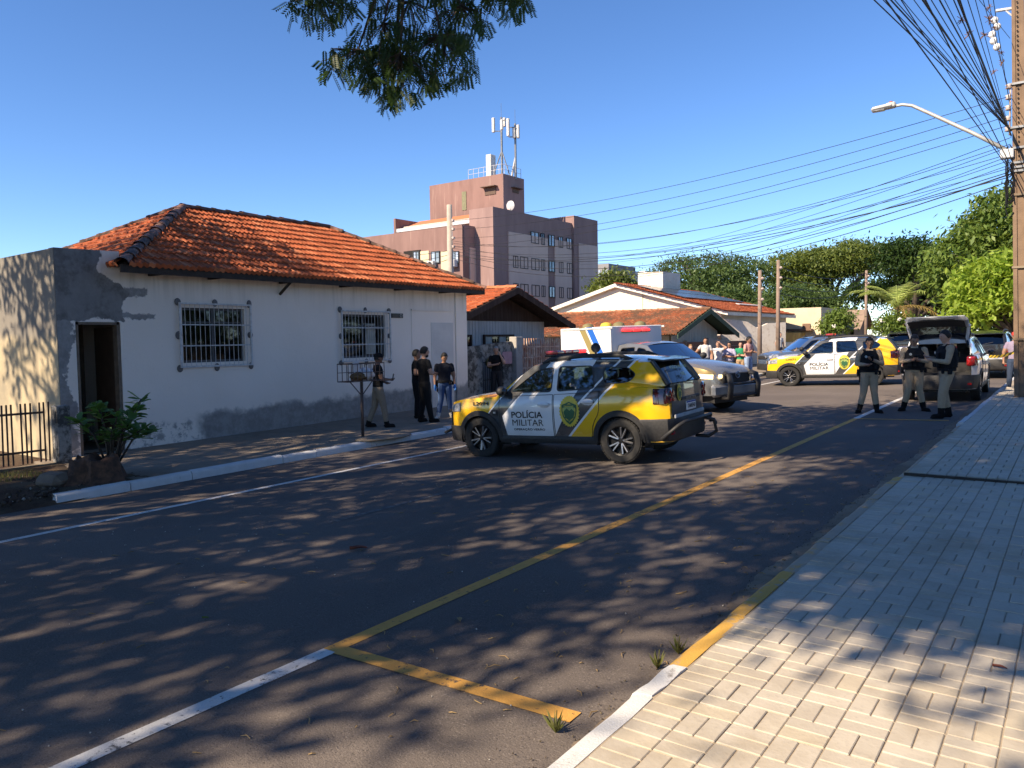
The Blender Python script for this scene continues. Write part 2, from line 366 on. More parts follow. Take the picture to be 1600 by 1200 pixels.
for r in range(nrow):
    for c in range(15):
        cx, cy = x00+MOD*(c+0.5), y0+MOD*(r+0.5)
        if abs(cy-10.66) < 0.13: 
            for k in (-1, 1): slots.append((cx+k*MOD/4, 10.66-0.115, 1))
            continue
        if c == 0 or (r+c) % 2: slots += [(cx, cy-MOD/4, 0), (cx, cy+MOD/4, 0)]
        else: slots += [(cx-MOD/4, cy, 1), (cx+MOD/4, cy, 1)]
def inview(p, mg=20):
    d = V(p)-CAM; z = d.dot(_F)
    if z < 0.1: return None
    u, v = 800+FPX*d.dot(_R)/z, 600-FPX*d.dot(_U)/z
    return (z, u, v) if -mg < u < 1600+mg and -mg < v < 1200+mg else None
ranked = []
for i, (x, y_, o) in enumerate(slots):
    q = inview((x, y_, zr(x, y_))); ranked.append((q[0] if q else 1e9, i))
ranked.sort(); single = {i for d, i in ranked[:300] if d < 1e8}; rest = MB()
tilt = Matrix.Rotation(math.atan(GY), 3, 'X')
for i, (x, y_, o) in enumerate(slots):
    z = zr(x, y_)+(0.02 if y_ > 10.66 else 0)+random.uniform(-0.0025, 0.0025); rt = Matrix.Rotation(random.uniform(-.012, .012), 3, 'Z') @ tilt @ Matrix.Rotation(random.uniform(-.008, .008), 3, 'Y')
    if i in single:
        ob = link('paver', (me_a, me_b)[o], sw_right); ob.location = (x, y_, z); ob.rotation_euler = rt.to_euler()
    else: rest.box((x, y_, z-0.02), ((MOD, MOD/2, 0.05) if o == 0 else (MOD/2, MOD, 0.05))[:3] if False else (((MOD if o == 0 else MOD/2)-J), ((MOD/2 if o == 0 else MOD)-J), 0.05), rt, ch=0.004)
rest.build('paver_field', MAT_PAVER, sw_right, kind='stuff')
m = MB(); m.box((XR+0.13+1.6, 10.67, zr(0, 10.67)+0.004), (3.2, 0.03, 0.035)); m.build('step_shadow_strip', mat('step shadow', (0.03, 0.027, 0.025)), sw_right)  # dark strip painting in the shadow line of the pavement step
# ------------------------------------------------------------------ shared building helpers
def wallX(x): return lambda u, v, d: (x-d, u, v)          # wall facing +x, u = y
def wallY(y): return lambda u, v, d: (u, y+d, v)          # wall facing -y, u = x
def rect(u0, v0, u1, v1): return [(u0, v0), (u1, v0), (u1, v1), (u0, v1)]
def m_tile(name, base, dark, dirt):
    s = NT(name); p = s.pos(); r = s.island(); a = s.noise(p, 1.1, 4); b = s.noise(p, 9, 4, 0.65)
    c = s.mix(r, base, tuple(x*0.62 for x in base)); c = s.mix(s.step(s.math('FRACT', s.math('MULTIPLY', r, 13.7)), 0.82, 0.9), c, (base[0]*1.1, base[1]*1.45, base[2]*1.7))
    w = s.math('ADD', s.math('MULTIPLY', a, 0.55), s.math('MULTIPLY', b, 0.55)); c = s.mix(s.math('MULTIPLY', s.step(w, dirt, dirt+0.16), 0.8), c, dark)
    s.bump(s.noise(p, 50, 3), 0.3, 0.01); return s.fin(c, 0.85, 0, 0.25)
def roof_slope(mb, o, u, w, n, clip, L, S, tw=0.125, te=0.33, prof=0.03):
    """lay S-tiles: o eave origin, u along eave, w up the slope, n normal, clip(a, s) -> clamped a, S slope length"""
    sec = [(0, 0.4), (0.2, 1.0), (0.4, 0.75), (0.62, 0.0), (0.82, -0.1), (1.0, 0.4)]
    nc = int(math.ceil(S/te)); nt = int(L/tw)+1
    for j in range(nc):
        s0 = j*te-0.03
        for i in range(nt):
            a0 = i*tw; ctr = a0+tw/2; cc = clip(ctr, (j+0.5)*te)
            if abs(cc-ctr) > tw*0.55: continue
            P = []; jz = random.uniform(-.006, .006); ja = random.uniform(-.006, .006)
            for row, (ds, lift) in enumerate(((0.0, 0.0), (0.0, 0.062), (te+0.06, 0.012))):
                for (q, h) in sec:
                    sl_ = min(s0+ds+ja, S+0.05); a = clip(a0+q*tw*1.04, max(sl_, 0)); P.append(o+u*a+w*sl_+n*(lift+h*prof+jz-(0.02 if row == 0 else 0)))
            k = len(sec); mb.add(P, [(r*k+t, r*k+t+1, (r+1)*k+t+1, (r+1)*k+t) for r in range(2) for t in range(k-1)])
def ridge_caps(parent, a, b, m, r=0.12, L=0.4, name='ridge_tile'):
    a, b = V(a), V(b); d = b-a; n = max(1, int(d.length/L)); t = d.normalized(); rot = t.to_track_quat('Y', 'Z').to_matrix()
    me = MB(); P = []; k = 7
    for yy, rr in ((-0.5*L-0.03, r*1.12), (-0.5*L+0.05, r*1.1), (-0.5*L+0.06, r), (0.5*L+0.03, r*0.9)):
        for i in range(k): th = math.pi*i/(k-1); P.append((rr*math.cos(th), yy, rr*0.8*math.sin(th)))
    me.add(P, [(q*k+i, (q+1)*k+i, (q+1)*k+i+1, q*k+i+1) for q in range(3) for i in range(k-1)]); mesh = me.mesh(name, m, 50)
    for i in range(n):
        ob = link(name, mesh, parent); ob.location = a+t*((i+0.5)*d.length/n)+V((0, 0, random.uniform(-.01, .015)))
        ob.rotation_euler = (rot @ Matrix.Rotation(random.uniform(-.06, .06), 3, 'Y') @ Matrix.Rotation(random.uniform(-.05, .05), 3, 'Z')).to_euler()
def hip_roof(parent, x0, x1, y0, y1, ze, zr_, m, m_ridge, faces='F L R B'):
    """hip roof over a rectangle, ridge along y; front eave at x1 (facing +x)"""
    d = (x1-x0)/2; rise = zr_-ze; S = math.hypot(d, rise); cx, sx = d/S, rise/S; mb = MB(); L = y1-y0
    tri = lambda Lg: (lambda a, s: min(max(a, s*cx), Lg-s*cx))
    roof_slope(mb, V((x1, y0, ze)), V((0, 1, 0)), V((-cx, 0, sx)), V((sx, 0, cx)), tri(L), L, S)
    if 'L' in faces: roof_slope(mb, V((x0, y0, ze)), V((1, 0, 0)), V((0, cx, sx)), V((0, -sx, cx)), tri(2*d), 2*d, S)
    if 'R' in faces: roof_slope(mb, V((x1, y1, ze)), V((-1, 0, 0)), V((0, -cx, sx)), V((0, sx, cx)), tri(2*d), 2*d, S)
    if 'B' in faces: roof_slope(mb, V((x0, y1, ze)), V((0, -1, 0)), V((cx, 0, sx)), V((-sx, 0, cx)), tri(L), L, S)
    roof = mb.build('roof_tiles', m, parent, 60, kind='stuff')
    u = MB(); e = 0.012; u.add([(x1, y0, ze-e), (x1, y1, ze-e), (x0, y1, ze-e), (x0, y0, ze-e), ((x0+x1)/2, y0+d, zr_-e), ((x0+x1)/2, y1-d, zr_-e)],
                     [(0, 1, 5, 4), (1, 2, 5), (2, 3, 4, 5), (3, 0, 4), (3, 2, 1, 0)]); u.build('roof_deck', MAT_DARKWOOD, parent)
    xm = (x0+x1)/2; rz = 0.02
    for a, b in (((x1, y0, ze+rz), (xm, y0+d, zr_+rz)), ((x1, y1, ze+rz), (xm, y1-d, zr_+rz)), ((x0, y0, ze+rz), (xm, y0+d, zr_+rz)), ((xm, y0+d, zr_+rz), (xm, y1-d, zr_+rz))): ridge_caps(parent, a, b, m_ridge)
MAT_DARKWOOD = mat('dark weathered wood', (0.028, 0.022, 0.02), (0.05, 0.038, 0.03), 8, 0.85, 0.3)
MAT_TILE = m_tile('clay roof tile', (0.46, 0.125, 0.05), (0.085, 0.04, 0.03), 0.63)
MAT_TILE_OLD = m_tile('weathered ridge tile', (0.24, 0.10, 0.065), (0.05, 0.038, 0.03), 0.43)
MAT_TILE_MOSS = m_tile('mottled old roof tile', (0.36, 0.115, 0.05), (0.10, 0.075, 0.05), 0.47)
MAT_VOID = mat('unlit interior', (0.02, 0.018, 0.017), None, 4, 0.95)
MAT_WHITE_METAL = mat('white painted metal', (0.6, 0.6, 0.62), (0.42, 0.42, 0.43), 14, 0.5)
MAT_BLACK_METAL = mat('black painted metal', (0.03, 0.03, 0.032), None, 10, 0.55)
def m_house_wall():
    s = NT('stained white plaster'); p = s.pos(); x, y, z = s.xyz(p)[:3]; n1 = s.noise(p, 1.6, 5, 0.62); n2 = s.noise(p, 0.5, 3); n3 = s.noise(p, 26, 4); n4 = s.noise(p, 5, 5, 0.7)
    c = s.mix(s.step(n2, 0.3, 0.7), (0.85, 0.765, 0.69), (0.79, 0.71, 0.635)); drip = s.noise(s.scaled(p, (1, 6, 0.5)), 1.3, 4)
    top = s.math('MULTIPLY', s.step(z, 2.6, 3.5), s.step(drip, 0.42, 0.7)); c = s.mix(s.math('MULTIPLY', top, 0.45), c, (0.38, 0.34, 0.29))
    wob = s.math('SUBTRACT', n1, 0.5); yy = s.math('MULTIPLY_ADD', wob, 0.9, y); zz = s.math('MULTIPLY_ADD', wob, 0.5, z); zt = s.math('MULTIPLY_ADD', s.math('SUBTRACT', n4, 0.5), 0.25, z)
    inv = lambda a: s.math('SUBTRACT', 1.0, a)
    band = s.math('MULTIPLY', inv(s.step(s.math('MULTIPLY_ADD', y, -0.018, s.math('MULTIPLY_ADD', wob, 0.55, zt)), 0.30, 0.48)), s.step(yy, 9.1, 9.5))
    patch = s.math('MULTIPLY', inv(s.step(s.math('ADD', yy, s.math('MULTIPLY', s.step(z, 2.9, 3.5), 0.45)), 7.80, 7.84)), s.step(zz, 2.46, 2.48))
    t1 = s.math('MULTIPLY', inv(s.step(yy, 8.22, 8.27)), s.math('MULTIPLY', s.step(zt, 2.93, 2.96), inv(s.step(zt, 3.1, 3.14))))
    t2 = s.math('MULTIPLY', inv(s.step(yy, 8.32, 8.36)), s.math('MULTIPLY', s.step(zt, 2.5, 2.53), inv(s.step(zt, 2.6, 2.63))))
    low = s.math('MULTIPLY', inv(s.step(yy, 6.76, 6.8)), 1.0); low2 = s.math('MULTIPLY', inv(s.step(zz, 0.35, 0.5)), s.step(n4, 0.45, 0.6))
    msk = s.math('MAXIMUM', s.math('MAXIMUM', s.math('MAXIMUM', band, patch), s.math('MAXIMUM', t1, t2)), s.math('MAXIMUM', low, s.math('MULTIPLY', low2, 0.8)))
    cem = s.mix(s.step(n4, 0.35, 0.65), (0.33, 0.32, 0.315), (0.24, 0.23, 0.225)); cem = s.mix(s.math('MULTIPLY', patch, 0.6), cem, s.mix(s.step(s.noise(p, 2.6, 4, 0.7), 0.45, 0.62), (0.19, 0.185, 0.185), (0.075, 0.07, 0.068))); c = s.mix(msk, c, cem); c = s.mix(s.math('MULTIPLY', s.step(n3, 0.62, 0.8), 0.25), c, (0.35, 0.32, 0.3))
    s.bump(s.math('ADD', s.math('MULTIPLY', msk, -0.7), s.math('ADD', n4, s.math('MULTIPLY', n3, 0.3))), 0.25, 0.02); return s.fin(c, 0.92, 0, 0.2)
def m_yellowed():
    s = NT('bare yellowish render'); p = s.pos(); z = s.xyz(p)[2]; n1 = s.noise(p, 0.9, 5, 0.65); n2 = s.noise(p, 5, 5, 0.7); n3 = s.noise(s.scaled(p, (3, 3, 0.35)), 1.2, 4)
    c = s.mix(s.step(n1, 0.35, 0.65), (0.47, 0.385, 0.25), (0.30, 0.26, 0.19)); up = s.step(s.math('MULTIPLY_ADD', s.math('SUBTRACT', n1, 0.5), 0.8, z), 2.0, 2.3); c = s.mix(s.math('MULTIPLY', up, 0.9), c, (0.2, 0.185, 0.165)); c = s.mix(s.math('MULTIPLY', s.step(n3, 0.55, 0.75), 0.5), c, (0.2, 0.17, 0.13)); s.bump(n2, 0.4, 0.02); return s.fin(c, 0.92, 0, 0.2)  # upper wall darkened: grime plus shade painted into the colour

# ------------------------------------------------------------------ white house with hip roof
XW = -14.9
house = thing('plastered_house', 'white plastered house with orange hip roof and grey cement patches', 'house', (0, 0, 0))
HW = m_house_wall()
w1, w2, dr = rect(8.96, 1.62, 10.43, 2.76), rect(13.26, 1.60, 14.73, 2.70), rect(6.86, -0.06, 7.68, 2.44)
mb = MB(); mb.panel([(6.54, -0.3), (18.1, -0.3), (18.1, 3.46), (7.72, 3.46), (7.72, 3.79), (6.54, 3.77)], [w1, w2, [(p[0], max(p[1], -0.2)) for p in dr]], wallX(XW), 0.2)
mb.panel(rect(-20.9, -0.3, XW-0.201, 3.77), [], lambda u, v, d: (u, 18.1-0.2+d, v), 0.2); mb.panel(rect(-20.9, -0.3, XW-0.201, 3.4), [], wallY(7.9), 0.2); mb.box((-20.8, 13, 1.6), (0.2, 9.6, 3.6))
mb.build('wall', HW, house)
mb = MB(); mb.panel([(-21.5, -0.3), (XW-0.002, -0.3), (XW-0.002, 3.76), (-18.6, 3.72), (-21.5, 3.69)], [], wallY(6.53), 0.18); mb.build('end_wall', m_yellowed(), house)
mb = MB(); mb.box((-17.9, 7.2, 3.62), (5.6, 1.0, 0.08)); mb.build('annex_roof', MAT_GUTTER, house)
mb = MB()
for y0_, y1_ in ((6.72, 7.85), (8.1, 17.9)): mb.box((-17.9, (y0_+y1_)/2, -0.0), (5.5, y1_-y0_, 0.05)); 
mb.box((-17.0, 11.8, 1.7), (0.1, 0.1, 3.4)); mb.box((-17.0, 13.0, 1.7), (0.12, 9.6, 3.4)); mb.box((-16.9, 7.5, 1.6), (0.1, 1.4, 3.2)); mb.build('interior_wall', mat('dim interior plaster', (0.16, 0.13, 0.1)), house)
# proud panels that close the old doorway, corner pilaster
mb = MB(); mb.panel(rect(15.72, 0.1, 17.5, 2.84), [], lambda u, v, d: (XW+0.012-d, u, v), 0.012); mb.build('blocked_opening', HW, house)
mb = MB(); mb.panel(rect(16.5, 0.1, 17.46, 2.52), [], lambda u, v, d: (XW+0.02-d, u, v), 0.008); mb.build('blocked_doorway', mat('patch plaster', (0.64, 0.62, 0.60), (0.57, 0.55, 0.53), 2, 0.9, 0.3), house)
mb = MB(); mb.box((XW+0.012, 17.82, 1.7), (0.05, 0.5, 3.5)); mb.box((XW+0.03, 16.6, 2.86), (0.04, 1.8, 0.035)); mb.build('pilaster', HW, house)
# doorway
door = MB(); 
for yy in (6.88, 7.64): door.box((XW-0.08, yy, 1.2), (0.16, 0.05, 2.5))
door.box((XW-0.08, 7.26, 2.42), (0.16, 0.8, 0.05)); df = door.build('door_frame', mat('raw door timber', (0.2, 0.15, 0.11), (0.13, 0.1, 0.075), 9), house)
mb = MB(); mb.box((XW-0.55, 7.66, 1.2), (0.8, 0.035, 2.3)); mb.build('door_leaf', mat('dark door', (0.09, 0.055, 0.035)), df)
# windows with grilles
def window_set(y0, y1, z0, z1, curtain):
    fr = MB(); t = 0.05; x = XW-0.1
    for a, b in ((y0+t/2, 0), (y1-t/2, 0), ((y0+y1)/2, 0)): fr.box((x, a, (z0+z1)/2), (0.06, t, z1-z0))
    for zz in (z0+t/2, z1-t/2): fr.box((x, (y0+y1)/2, zz), (0.055, y1-y0, t))
    fr.box((x, (y0+y1)/2, z1-0.3), (0.05, y1-y0, 0.03))
    w = fr.build('window', mat('window frame paint', (0.1, 0.1, 0.105)), house)
    mid = (y0+y1)/2
    for a, b in ((y0+t, mid-t/2), (mid+t/2, y1-t)):
        if curtain and a > mid: continue
        p = MB(); p.box((x+0.005, (a+b)/2, (z0+z1)/2), (0.006, b-a, z1-z0-2*t)); p.build('pane', glass('house glass', (0.35, 0.4, 0.42), 0.03, (0.5, 0.53, 0.56)), w)
    if curtain:
        for (a, b, c) in ((y0+0.25, y0+0.62, 0.30), (mid+0.22, y1-0.18, 0.04)):
            cu = MB(); n = 26
            cu.grid(lambda u, v: (x-0.12+0.025*math.sin(u*26+v*2), a+(b-a)*u+(c*(v)**1.5 if a < mid else 0)*(1 if u > 0.3 else 0.35), z0+0.08+(z1-z0-0.3)*v), n, 8); cu.build('curtain', mat('pale curtain cloth', (0.62, 0.6, 0.55), (0.5, 0.48, 0.43), 5, 0.9), w)
    g = MB(); gx = XW+0.06; g0, g1, h0, h1 = y0-0.08, y1+0.12, z0-0.08, z1+0.08
    for yy in (g0, g1): g.box((gx, yy, (h0+h1)/2), (0.035, 0.035, h1-h0+0.035))
    for zz in (h0, h1): g.box((gx, (g0+g1)/2, zz), (0.034, g1-g0-0.04, 0.035))
    gr = g.build('window_grille', MAT_WHITE_METAL, house)
    for i in range(14):
        b = MB(); yy = g0+(g1-g0)*(i+1)/15; b.tube([(gx, yy, h0), (gx, yy, h1)], 0.006, 6); b.build('bar', MAT_WHITE_METAL, gr)
    for k in (1, 2):
        b = MB(); zz = h0+(h1-h0)*k/3; b.box((gx-0.012, (g0+g1)/2, zz), (0.008, g1-g0, 0.024)); b.build('cross_bar', MAT_WHITE_METAL, gr)
    for yy in (g0-0.01, (g0+g1)/2, g1+0.01):
        for zz in (h0-0.03, h1+0.03, (h0+h1)/2):
            if abs(yy-(g0+g1)/2) < .01 and abs(zz-(h0+h1)/2) < .01: continue
            b = MB(); b.ball((XW+0.012, yy, zz), (0.03, 0.06+random.random()*.02, 0.06+random.random()*.03), 8, 6); b.build('mortar_dab', mat('cement dab', (0.16, 0.155, 0.16)), gr)
window_set(8.96, 10.43, 1.62, 2.76, False); window_set(13.26, 14.73, 1.60, 2.70, True)
mb = MB(); mb.box((XW-0.14, 9.25, 2.2), (0.02, 0.3, 0.9)); mb.build('window_shutter', mat('inner shutter', (0.2, 0.17, 0.15)), house)
mb = MB(); mb.box((XW+0.02, 15.16, 2.69), (0.03, 0.42, 0.12)); pq = mb.build('number_plaque', mat('plaque black', (0.03, 0.03, 0.03), None, 8, 0.5), house)
mb = MB(); mb.lathe([(0.03, 0), (0.045, 0), (0.045, 0.006), (0.03, 0.006)], 14, 0, (XW+0.036, 15.29, 2.69)); mb.build('digit', mat('plaque grey', (0.4, 0.4, 0.4)), pq)
# roof
hip_roof(house, -20.75, -14.4, 7.5, 18.36, 3.50, 5.27, MAT_TILE, MAT_TILE_OLD)
mb = MB(); mb.box((-14.42, 12.93, 3.43), (0.03, 10.9, 0.15)); mb.box((-17.6, 18.345, 3.43), (6.3, 0.03, 0.148)); mb.build('fascia', MAT_DARKWOOD, house)
for yy in (8.3, 9.6, 11.4, 13.2, 15.1, 16.9):
    b = MB(); b.box((-14.66, yy, 3.40), (0.5, 0.06, 0.09)); b.build('rafter_end', MAT_DARKWOOD, house)
for yy in (11.4,):
    b = MB(); b.tube([(XW, yy, 3.12), (-14.5, yy, 3.38)], 0.035, 6); b.build('eave_bracket', MAT_DARKWOOD, house)
# ------------------------------------------------------------------ wooden house behind the white one
def m_boards(name, c, c2, axis='y', w=0.14, depth=0.5):
    s = NT(name); p = s.pos(); n = s.noise(s.scaled(p, (6, 6, 0.7)), 1.5, 4); c_ = s.mix(s.step(n, 0.35, 0.7), c, c2); s.bump(n, 0.3, 0.01); return s.fin(c_, 0.85, 0, 0.25)
BROWN = m_boards('dark brown boards', (0.045, 0.026, 0.02), (0.07, 0.045, 0.035)); PALE = m_boards('pale painted boards', (0.50, 0.49, 0.48), (0.40, 0.39, 0.38)); OFFW = m_boards('off white boards', (0.55, 0.51, 0.45), (0.42, 0.39, 0.34))
def boards_gable(parent, name, x, yc_, half, z0, zpk, slope, m, w=0.16, zmin=None):
    """vertical boards on a wall facing +x under a gable"""
    n = int(2*half/w)
    for i in range(n):
        y = yc_-half+w*(i+0.5); zt = zpk-abs(y-yc_)*slope
        if zt-z0 < 0.05: continue
        b = MB(); d = random.uniform(0, .006); zl_, zr_ = zpk-abs(y-w*.46-yc_)*slope, zpk-abs(y+w*.46-yc_)*slope
        b.panel([(y-w*.46, z0), (y+w*.46, z0), (y+w*.46, zr_), (y-w*.46, zl_)], [], lambda u, v, dd: (x+d-dd, u, v), 0.03); b.build(name, m, parent)
def gable_roof(parent, xg, xb, yc_, half, zpk, ze, m, ridge=None):
    """ridge along x from xb (back) to xg (front); eaves at yc_ +- half"""
    run = half; rise = zpk-ze; S = math.hypot(run, rise); cx, sx = run/S, rise/S; L = xg-xb; mb = MB()
    roof_slope(mb, V((xb, yc_-half, ze)), V((1, 0, 0)), V((0, cx, sx)), V((0, -sx, cx)), lambda a, s: min(max(a, 0), L), L, S)
    roof_slope(mb, V((xg, yc_+half, ze)), V((-1, 0, 0)), V((0, -cx, sx)), V((0, sx, cx)), lambda a, s: min(max(a, 0), L), L, S)
    mb.build('roof_tiles', m, parent, 60, kind='stuff')
    u = MB(); e = 0.02; u.add([(xb, yc_-half, ze-e), (xg, yc_-half, ze-e), (xg, yc_, zpk-e), (xb, yc_, zpk-e), (xb, yc_+half, ze-e), (xg, yc_+half, ze-e)], [(0, 1, 2, 3), (3, 2, 5, 4)]); u.build('roof_deck', MAT_DARKWOOD, parent)
    ridge_caps(parent, (xb, yc_, zpk+0.03), (xg, yc_, zpk+0.03), ridge or m)
def barge(parent, xg, yc_, half, zpk, ze, m, h=0.2, th=0.05):
    for sg in (-1, 1):
        b = MB(); b.panel([(0, -h), (half*1.0, ze-zpk-h), (half*1.0, ze-zpk+0.02), (0, 0.02)], [], lambda u, v, d: (xg+th-d, yc_+sg*u, zpk+v), th); b.build('bargeboard', m, parent)
h2 = thing('wooden_house', 'wooden house with dark brown gable and pale boards behind grey wall', 'house'); XG2, Y2 = -16.5, 21.9
boards_gable(h2, 'gable_board', XG2, Y2, 3.0, 2.66, 3.62, 0.33, BROWN); boards_gable(h2, 'wall_board', XG2-0.04, Y2, 2.95, 0.1, 2.67, 0.0, PALE)
mb = MB(); mb.box((-19.8, Y2, 1.4), (6.4, 5.8, 2.5)); mb.build('wall', PALE, h2)
gable_roof(h2, XG2+0.75, -23.2, Y2, 3.75, 3.78, 2.50, MAT_TILE); barge(h2, XG2+0.75, Y2, 3.75, 3.78, 2.50, BROWN)
mb = MB(); mb.add([(XG2+.74, Y2-3.7, 2.45), (XG2+.74, Y2, 3.7), (XG2, Y2, 3.7), (XG2, Y2-3.7, 2.45), (XG2+.74, Y2+3.7, 2.45), (XG2, Y2+3.7, 2.45)], [(0, 1, 2, 3), (1, 4, 5, 2)]); mb.build('soffit', BROWN, h2)
mb = MB(); mb.box((XG2+0.76, Y2, 3.72), (0.06, 0.12, 0.22)); mb.tube([(XG2+0.06, Y2-1.5, 2.85), (XG2+0.06, Y2-1.5, 3.2)], 0.02, 5); mb.build('finial', MAT_WHITE_METAL, h2)
for y0_, y1_ in ((19.2, 20.2), (21.0, 22.6)):
    z0_, z1_ = 1.45, 2.12; w = MB(); w.panel(rect(y0_-0.07, z0_-0.07, y1_+0.07, z1_+0.07), [rect(y0_, z0_, y1_, z1_)], lambda u, v, d: (XG2+0.05-d, u, v), 0.06); wo = w.build('window', BROWN, h2)
    for k in range(4): q = MB(); yy = y0_+(y1_-y0_)*(k+0.5)/4; q.box((XG2+0.015, yy, (z0_+z1_)/2), (0.01, (y1_-y0_)/4-0.03, z1_-z0_)); q.build('pane', glass('house glass') if k % 2 else mat('pale blind', (0.45, 0.43, 0.38)), wo)
# mottled garden wall, gate, lattice fence
def m_mottled():
    s = NT('mottled mouldy concrete'); p = s.pos(); a = s.noise(p, 3.2, 6, 0.72); b = s.noise(p, 14, 4, 0.7); c = s.mix(s.step(a, 0.42, 0.56), (0.30, 0.29, 0.27), (0.07, 0.068, 0.064)); c = s.mix(s.math('MULTIPLY', s.step(b, 0.5, 0.65), 0.6), c, (0.19, 0.185, 0.17)); s.bump(b, 0.4, 0.02); return s.fin(c, 0.93, 0, 0.2)
XF = -15.12
gw = thing('garden_wall', 'mottled grey mouldy garden wall between the white and wooden houses', 'wall'); zg_ = lambda y: zl(XF, y)
mb = MB(); mb.panel([(18.22, 0.0), (20.67, 0.0), (20.67, 1.95), (19.5, 1.88), (18.22, 1.78)], [rect(19.12, zg_(19)+0.05, 20.2, 1.36)], wallX(XF), 0.15); mb.build('wall', m_mottled(), gw)
gp_ = MB(); gp_.box((XF+0.02, 20.88, 1.1), (0.3, 0.36, 2.0), ch=0.02); gp_.build('gate_pillar', m_concrete('pillar render', (0.42, 0.4, 0.37), (0.34, 0.32, 0.3), (0.2, 0.19, 0.17)), gw)
gt_ = thing('garden_gate', 'narrow iron gate in the mottled grey wall', 'gate')
b = MB()
for zz in (0.3, 0.75, 1.3): b.box((XF-0.02, 19.66, zz), (0.03, 1.06, 0.03))
fr_ = b.build('gate_rail', MAT_BLACK_METAL, gt_)
for i in range(10): b = MB(); yy = 19.17+i*0.109; b.tube([(XF-0.02, yy, 0.22), (XF-0.02, yy, 1.42)], 0.010, 5); b.build('gate_bar', MAT_BLACK_METAL, gt_)
mb = MB(); mb.panel(rrect(-0.3, -0.2, 0.3, 0.2, 0.1), [], lambda u, v, d: (XF+0.05-d+0.02*math.sin(u*9), 20.36+u*0.85, 1.42+v), 0.02); cl = mb.build('pink_cloth', mat('pink towel', (0.5, 0.30, 0.32), (0.42, 0.25, 0.27), 9, 0.95), None); cl['label'] = 'pink cloth hung on the mottled wall beside the gate'; cl['category'] = 'cloth'
mb = MB(); mb.ball((XF+0.02, 19.55, 1.28), (0.14, 0.26, 0.2), 9, 7); mb.build('sign_board', mat('rusty board', (0.2, 0.15, 0.05)), gt_)
lf_ = thing('lattice_fence', 'rusty white lattice fence in the sun behind the pickup', 'fence')
for i in range(44): b = MB(); yy = 21.12+i*0.14; b.box((XF, yy, 1.12), (0.03, 0.045, 1.85)); b.build('lattice_bar', mat('rusty white bar', (0.58, 0.46, 0.38), (0.38, 0.17, 0.10), 5, 0.8, 0, None, 0, 0.4, 0, 0, 0.15, 'pos'), lf_)
for zz in (0.35, 0.7, 1.05, 1.4, 1.75): b = MB(); b.box((XF+0.02, 24.2, zz), (0.02, 6.2, 0.035)); b.build('lattice_rail', MATS['rusty white bar'], lf_)
mb = MB(); mb.box((XF-0.6, 24.3, 1.0), (0.1, 6.2, 1.7)); o = mb.build('porch_wall', mat('terracotta porch wall', (0.42, 0.2, 0.12), (0.5, 0.38, 0.3), 2.5, 0.9), None); o['label'] = 'terracotta coloured porch wall seen through the lattice fence'; o['category'] = 'wall'
# ------------------------------------------------------------------ low house with mottled roof and green trim
GREEN = mat('green painted board', (0.035, 0.075, 0.05), (0.06, 0.09, 0.065), 5, 0.8)
h4 = thing('low_house', 'low house with mottled tile roof and dark green gable trim', 'house'); X4, Y4 = -15.6, 36.9
boards_gable(h4, 'gable_board', X4, Y4, 2.9, 0.2, 3.18, 0.31, OFFW, 0.19)
mb = MB(); mb.box((-19.9, Y4, 1.2), (8.3, 5.7, 2.2)); mb.build('wall', OFFW, h4)
gable_roof(h4, X4+0.75, -24.5, Y4, 3.9, 3.36, 2.15, MAT_TILE_MOSS); barge(h4, X4+0.75, Y4, 3.9, 3.36, 2.15, GREEN, 0.22)
mb = MB(); mb.add([(X4+.74, Y4-3.8, 2.1), (X4+.74, Y4, 3.28), (X4, Y4, 3.28), (X4, Y4-3.8, 2.1), (X4+.74, Y4+3.8, 2.1), (X4, Y4+3.8, 2.1)], [(0, 1, 2, 3), (1, 4, 5, 2)]); mb.build('soffit', GREEN, h4)
mb = MB(); mb.box((X4+0.05, Y4-0.1, 2.75), (0.03, 0.12, 0.3)); mb.build('gable_vent', BROWN, h4)
# ------------------------------------------------------------------ large white house with solar panels
CREAM = m_concrete('cream wall', (0.76, 0.69, 0.57), (0.72, 0.65, 0.53), (0.66, 0.59, 0.48)); STAIN = m_concrete('stained white wall', (0.74, 0.68, 0.60), (0.68, 0.6, 0.5), (0.45, 0.36, 0.28))
h3 = thing('white_gable_house', 'large white house with wide gable and solar panels', 'house'); Y3, XP3, ZP3 = 41.0, -22.2, 5.2; XA, XB, ZE3 = -28.2, -15.6, 3.45
mb = MB(); mb.panel([(XA+.3, -0.2), (-20.6, -0.2), (-20.6, 4.62), (XP3, 5.05), (XA+.3, 3.45)], [], wallY(Y3), 0.3); mb.build('gable_wall', CREAM, h3)
mb = MB(); mb.panel([(-20.59, -0.2), (XB-.3, -0.2), (XB-.3, 3.42), (-20.59, 4.6)], [], wallY(Y3+0.03), 0.3); mb.build('stained_wall', STAIN, h3)
mb = MB(); mb.panel(rect(Y3+.35, -0.2, 52.5, 3.4), [rrect(Y3+3.0, 1.2, Y3+4.2, 2.2, 0.1), rrect(Y3+7, 1.0, Y3+8.4, 2.3, 0.1)], wallX(XB-0.3), 0.25); mb.build('side_wall', STAIN, h3)
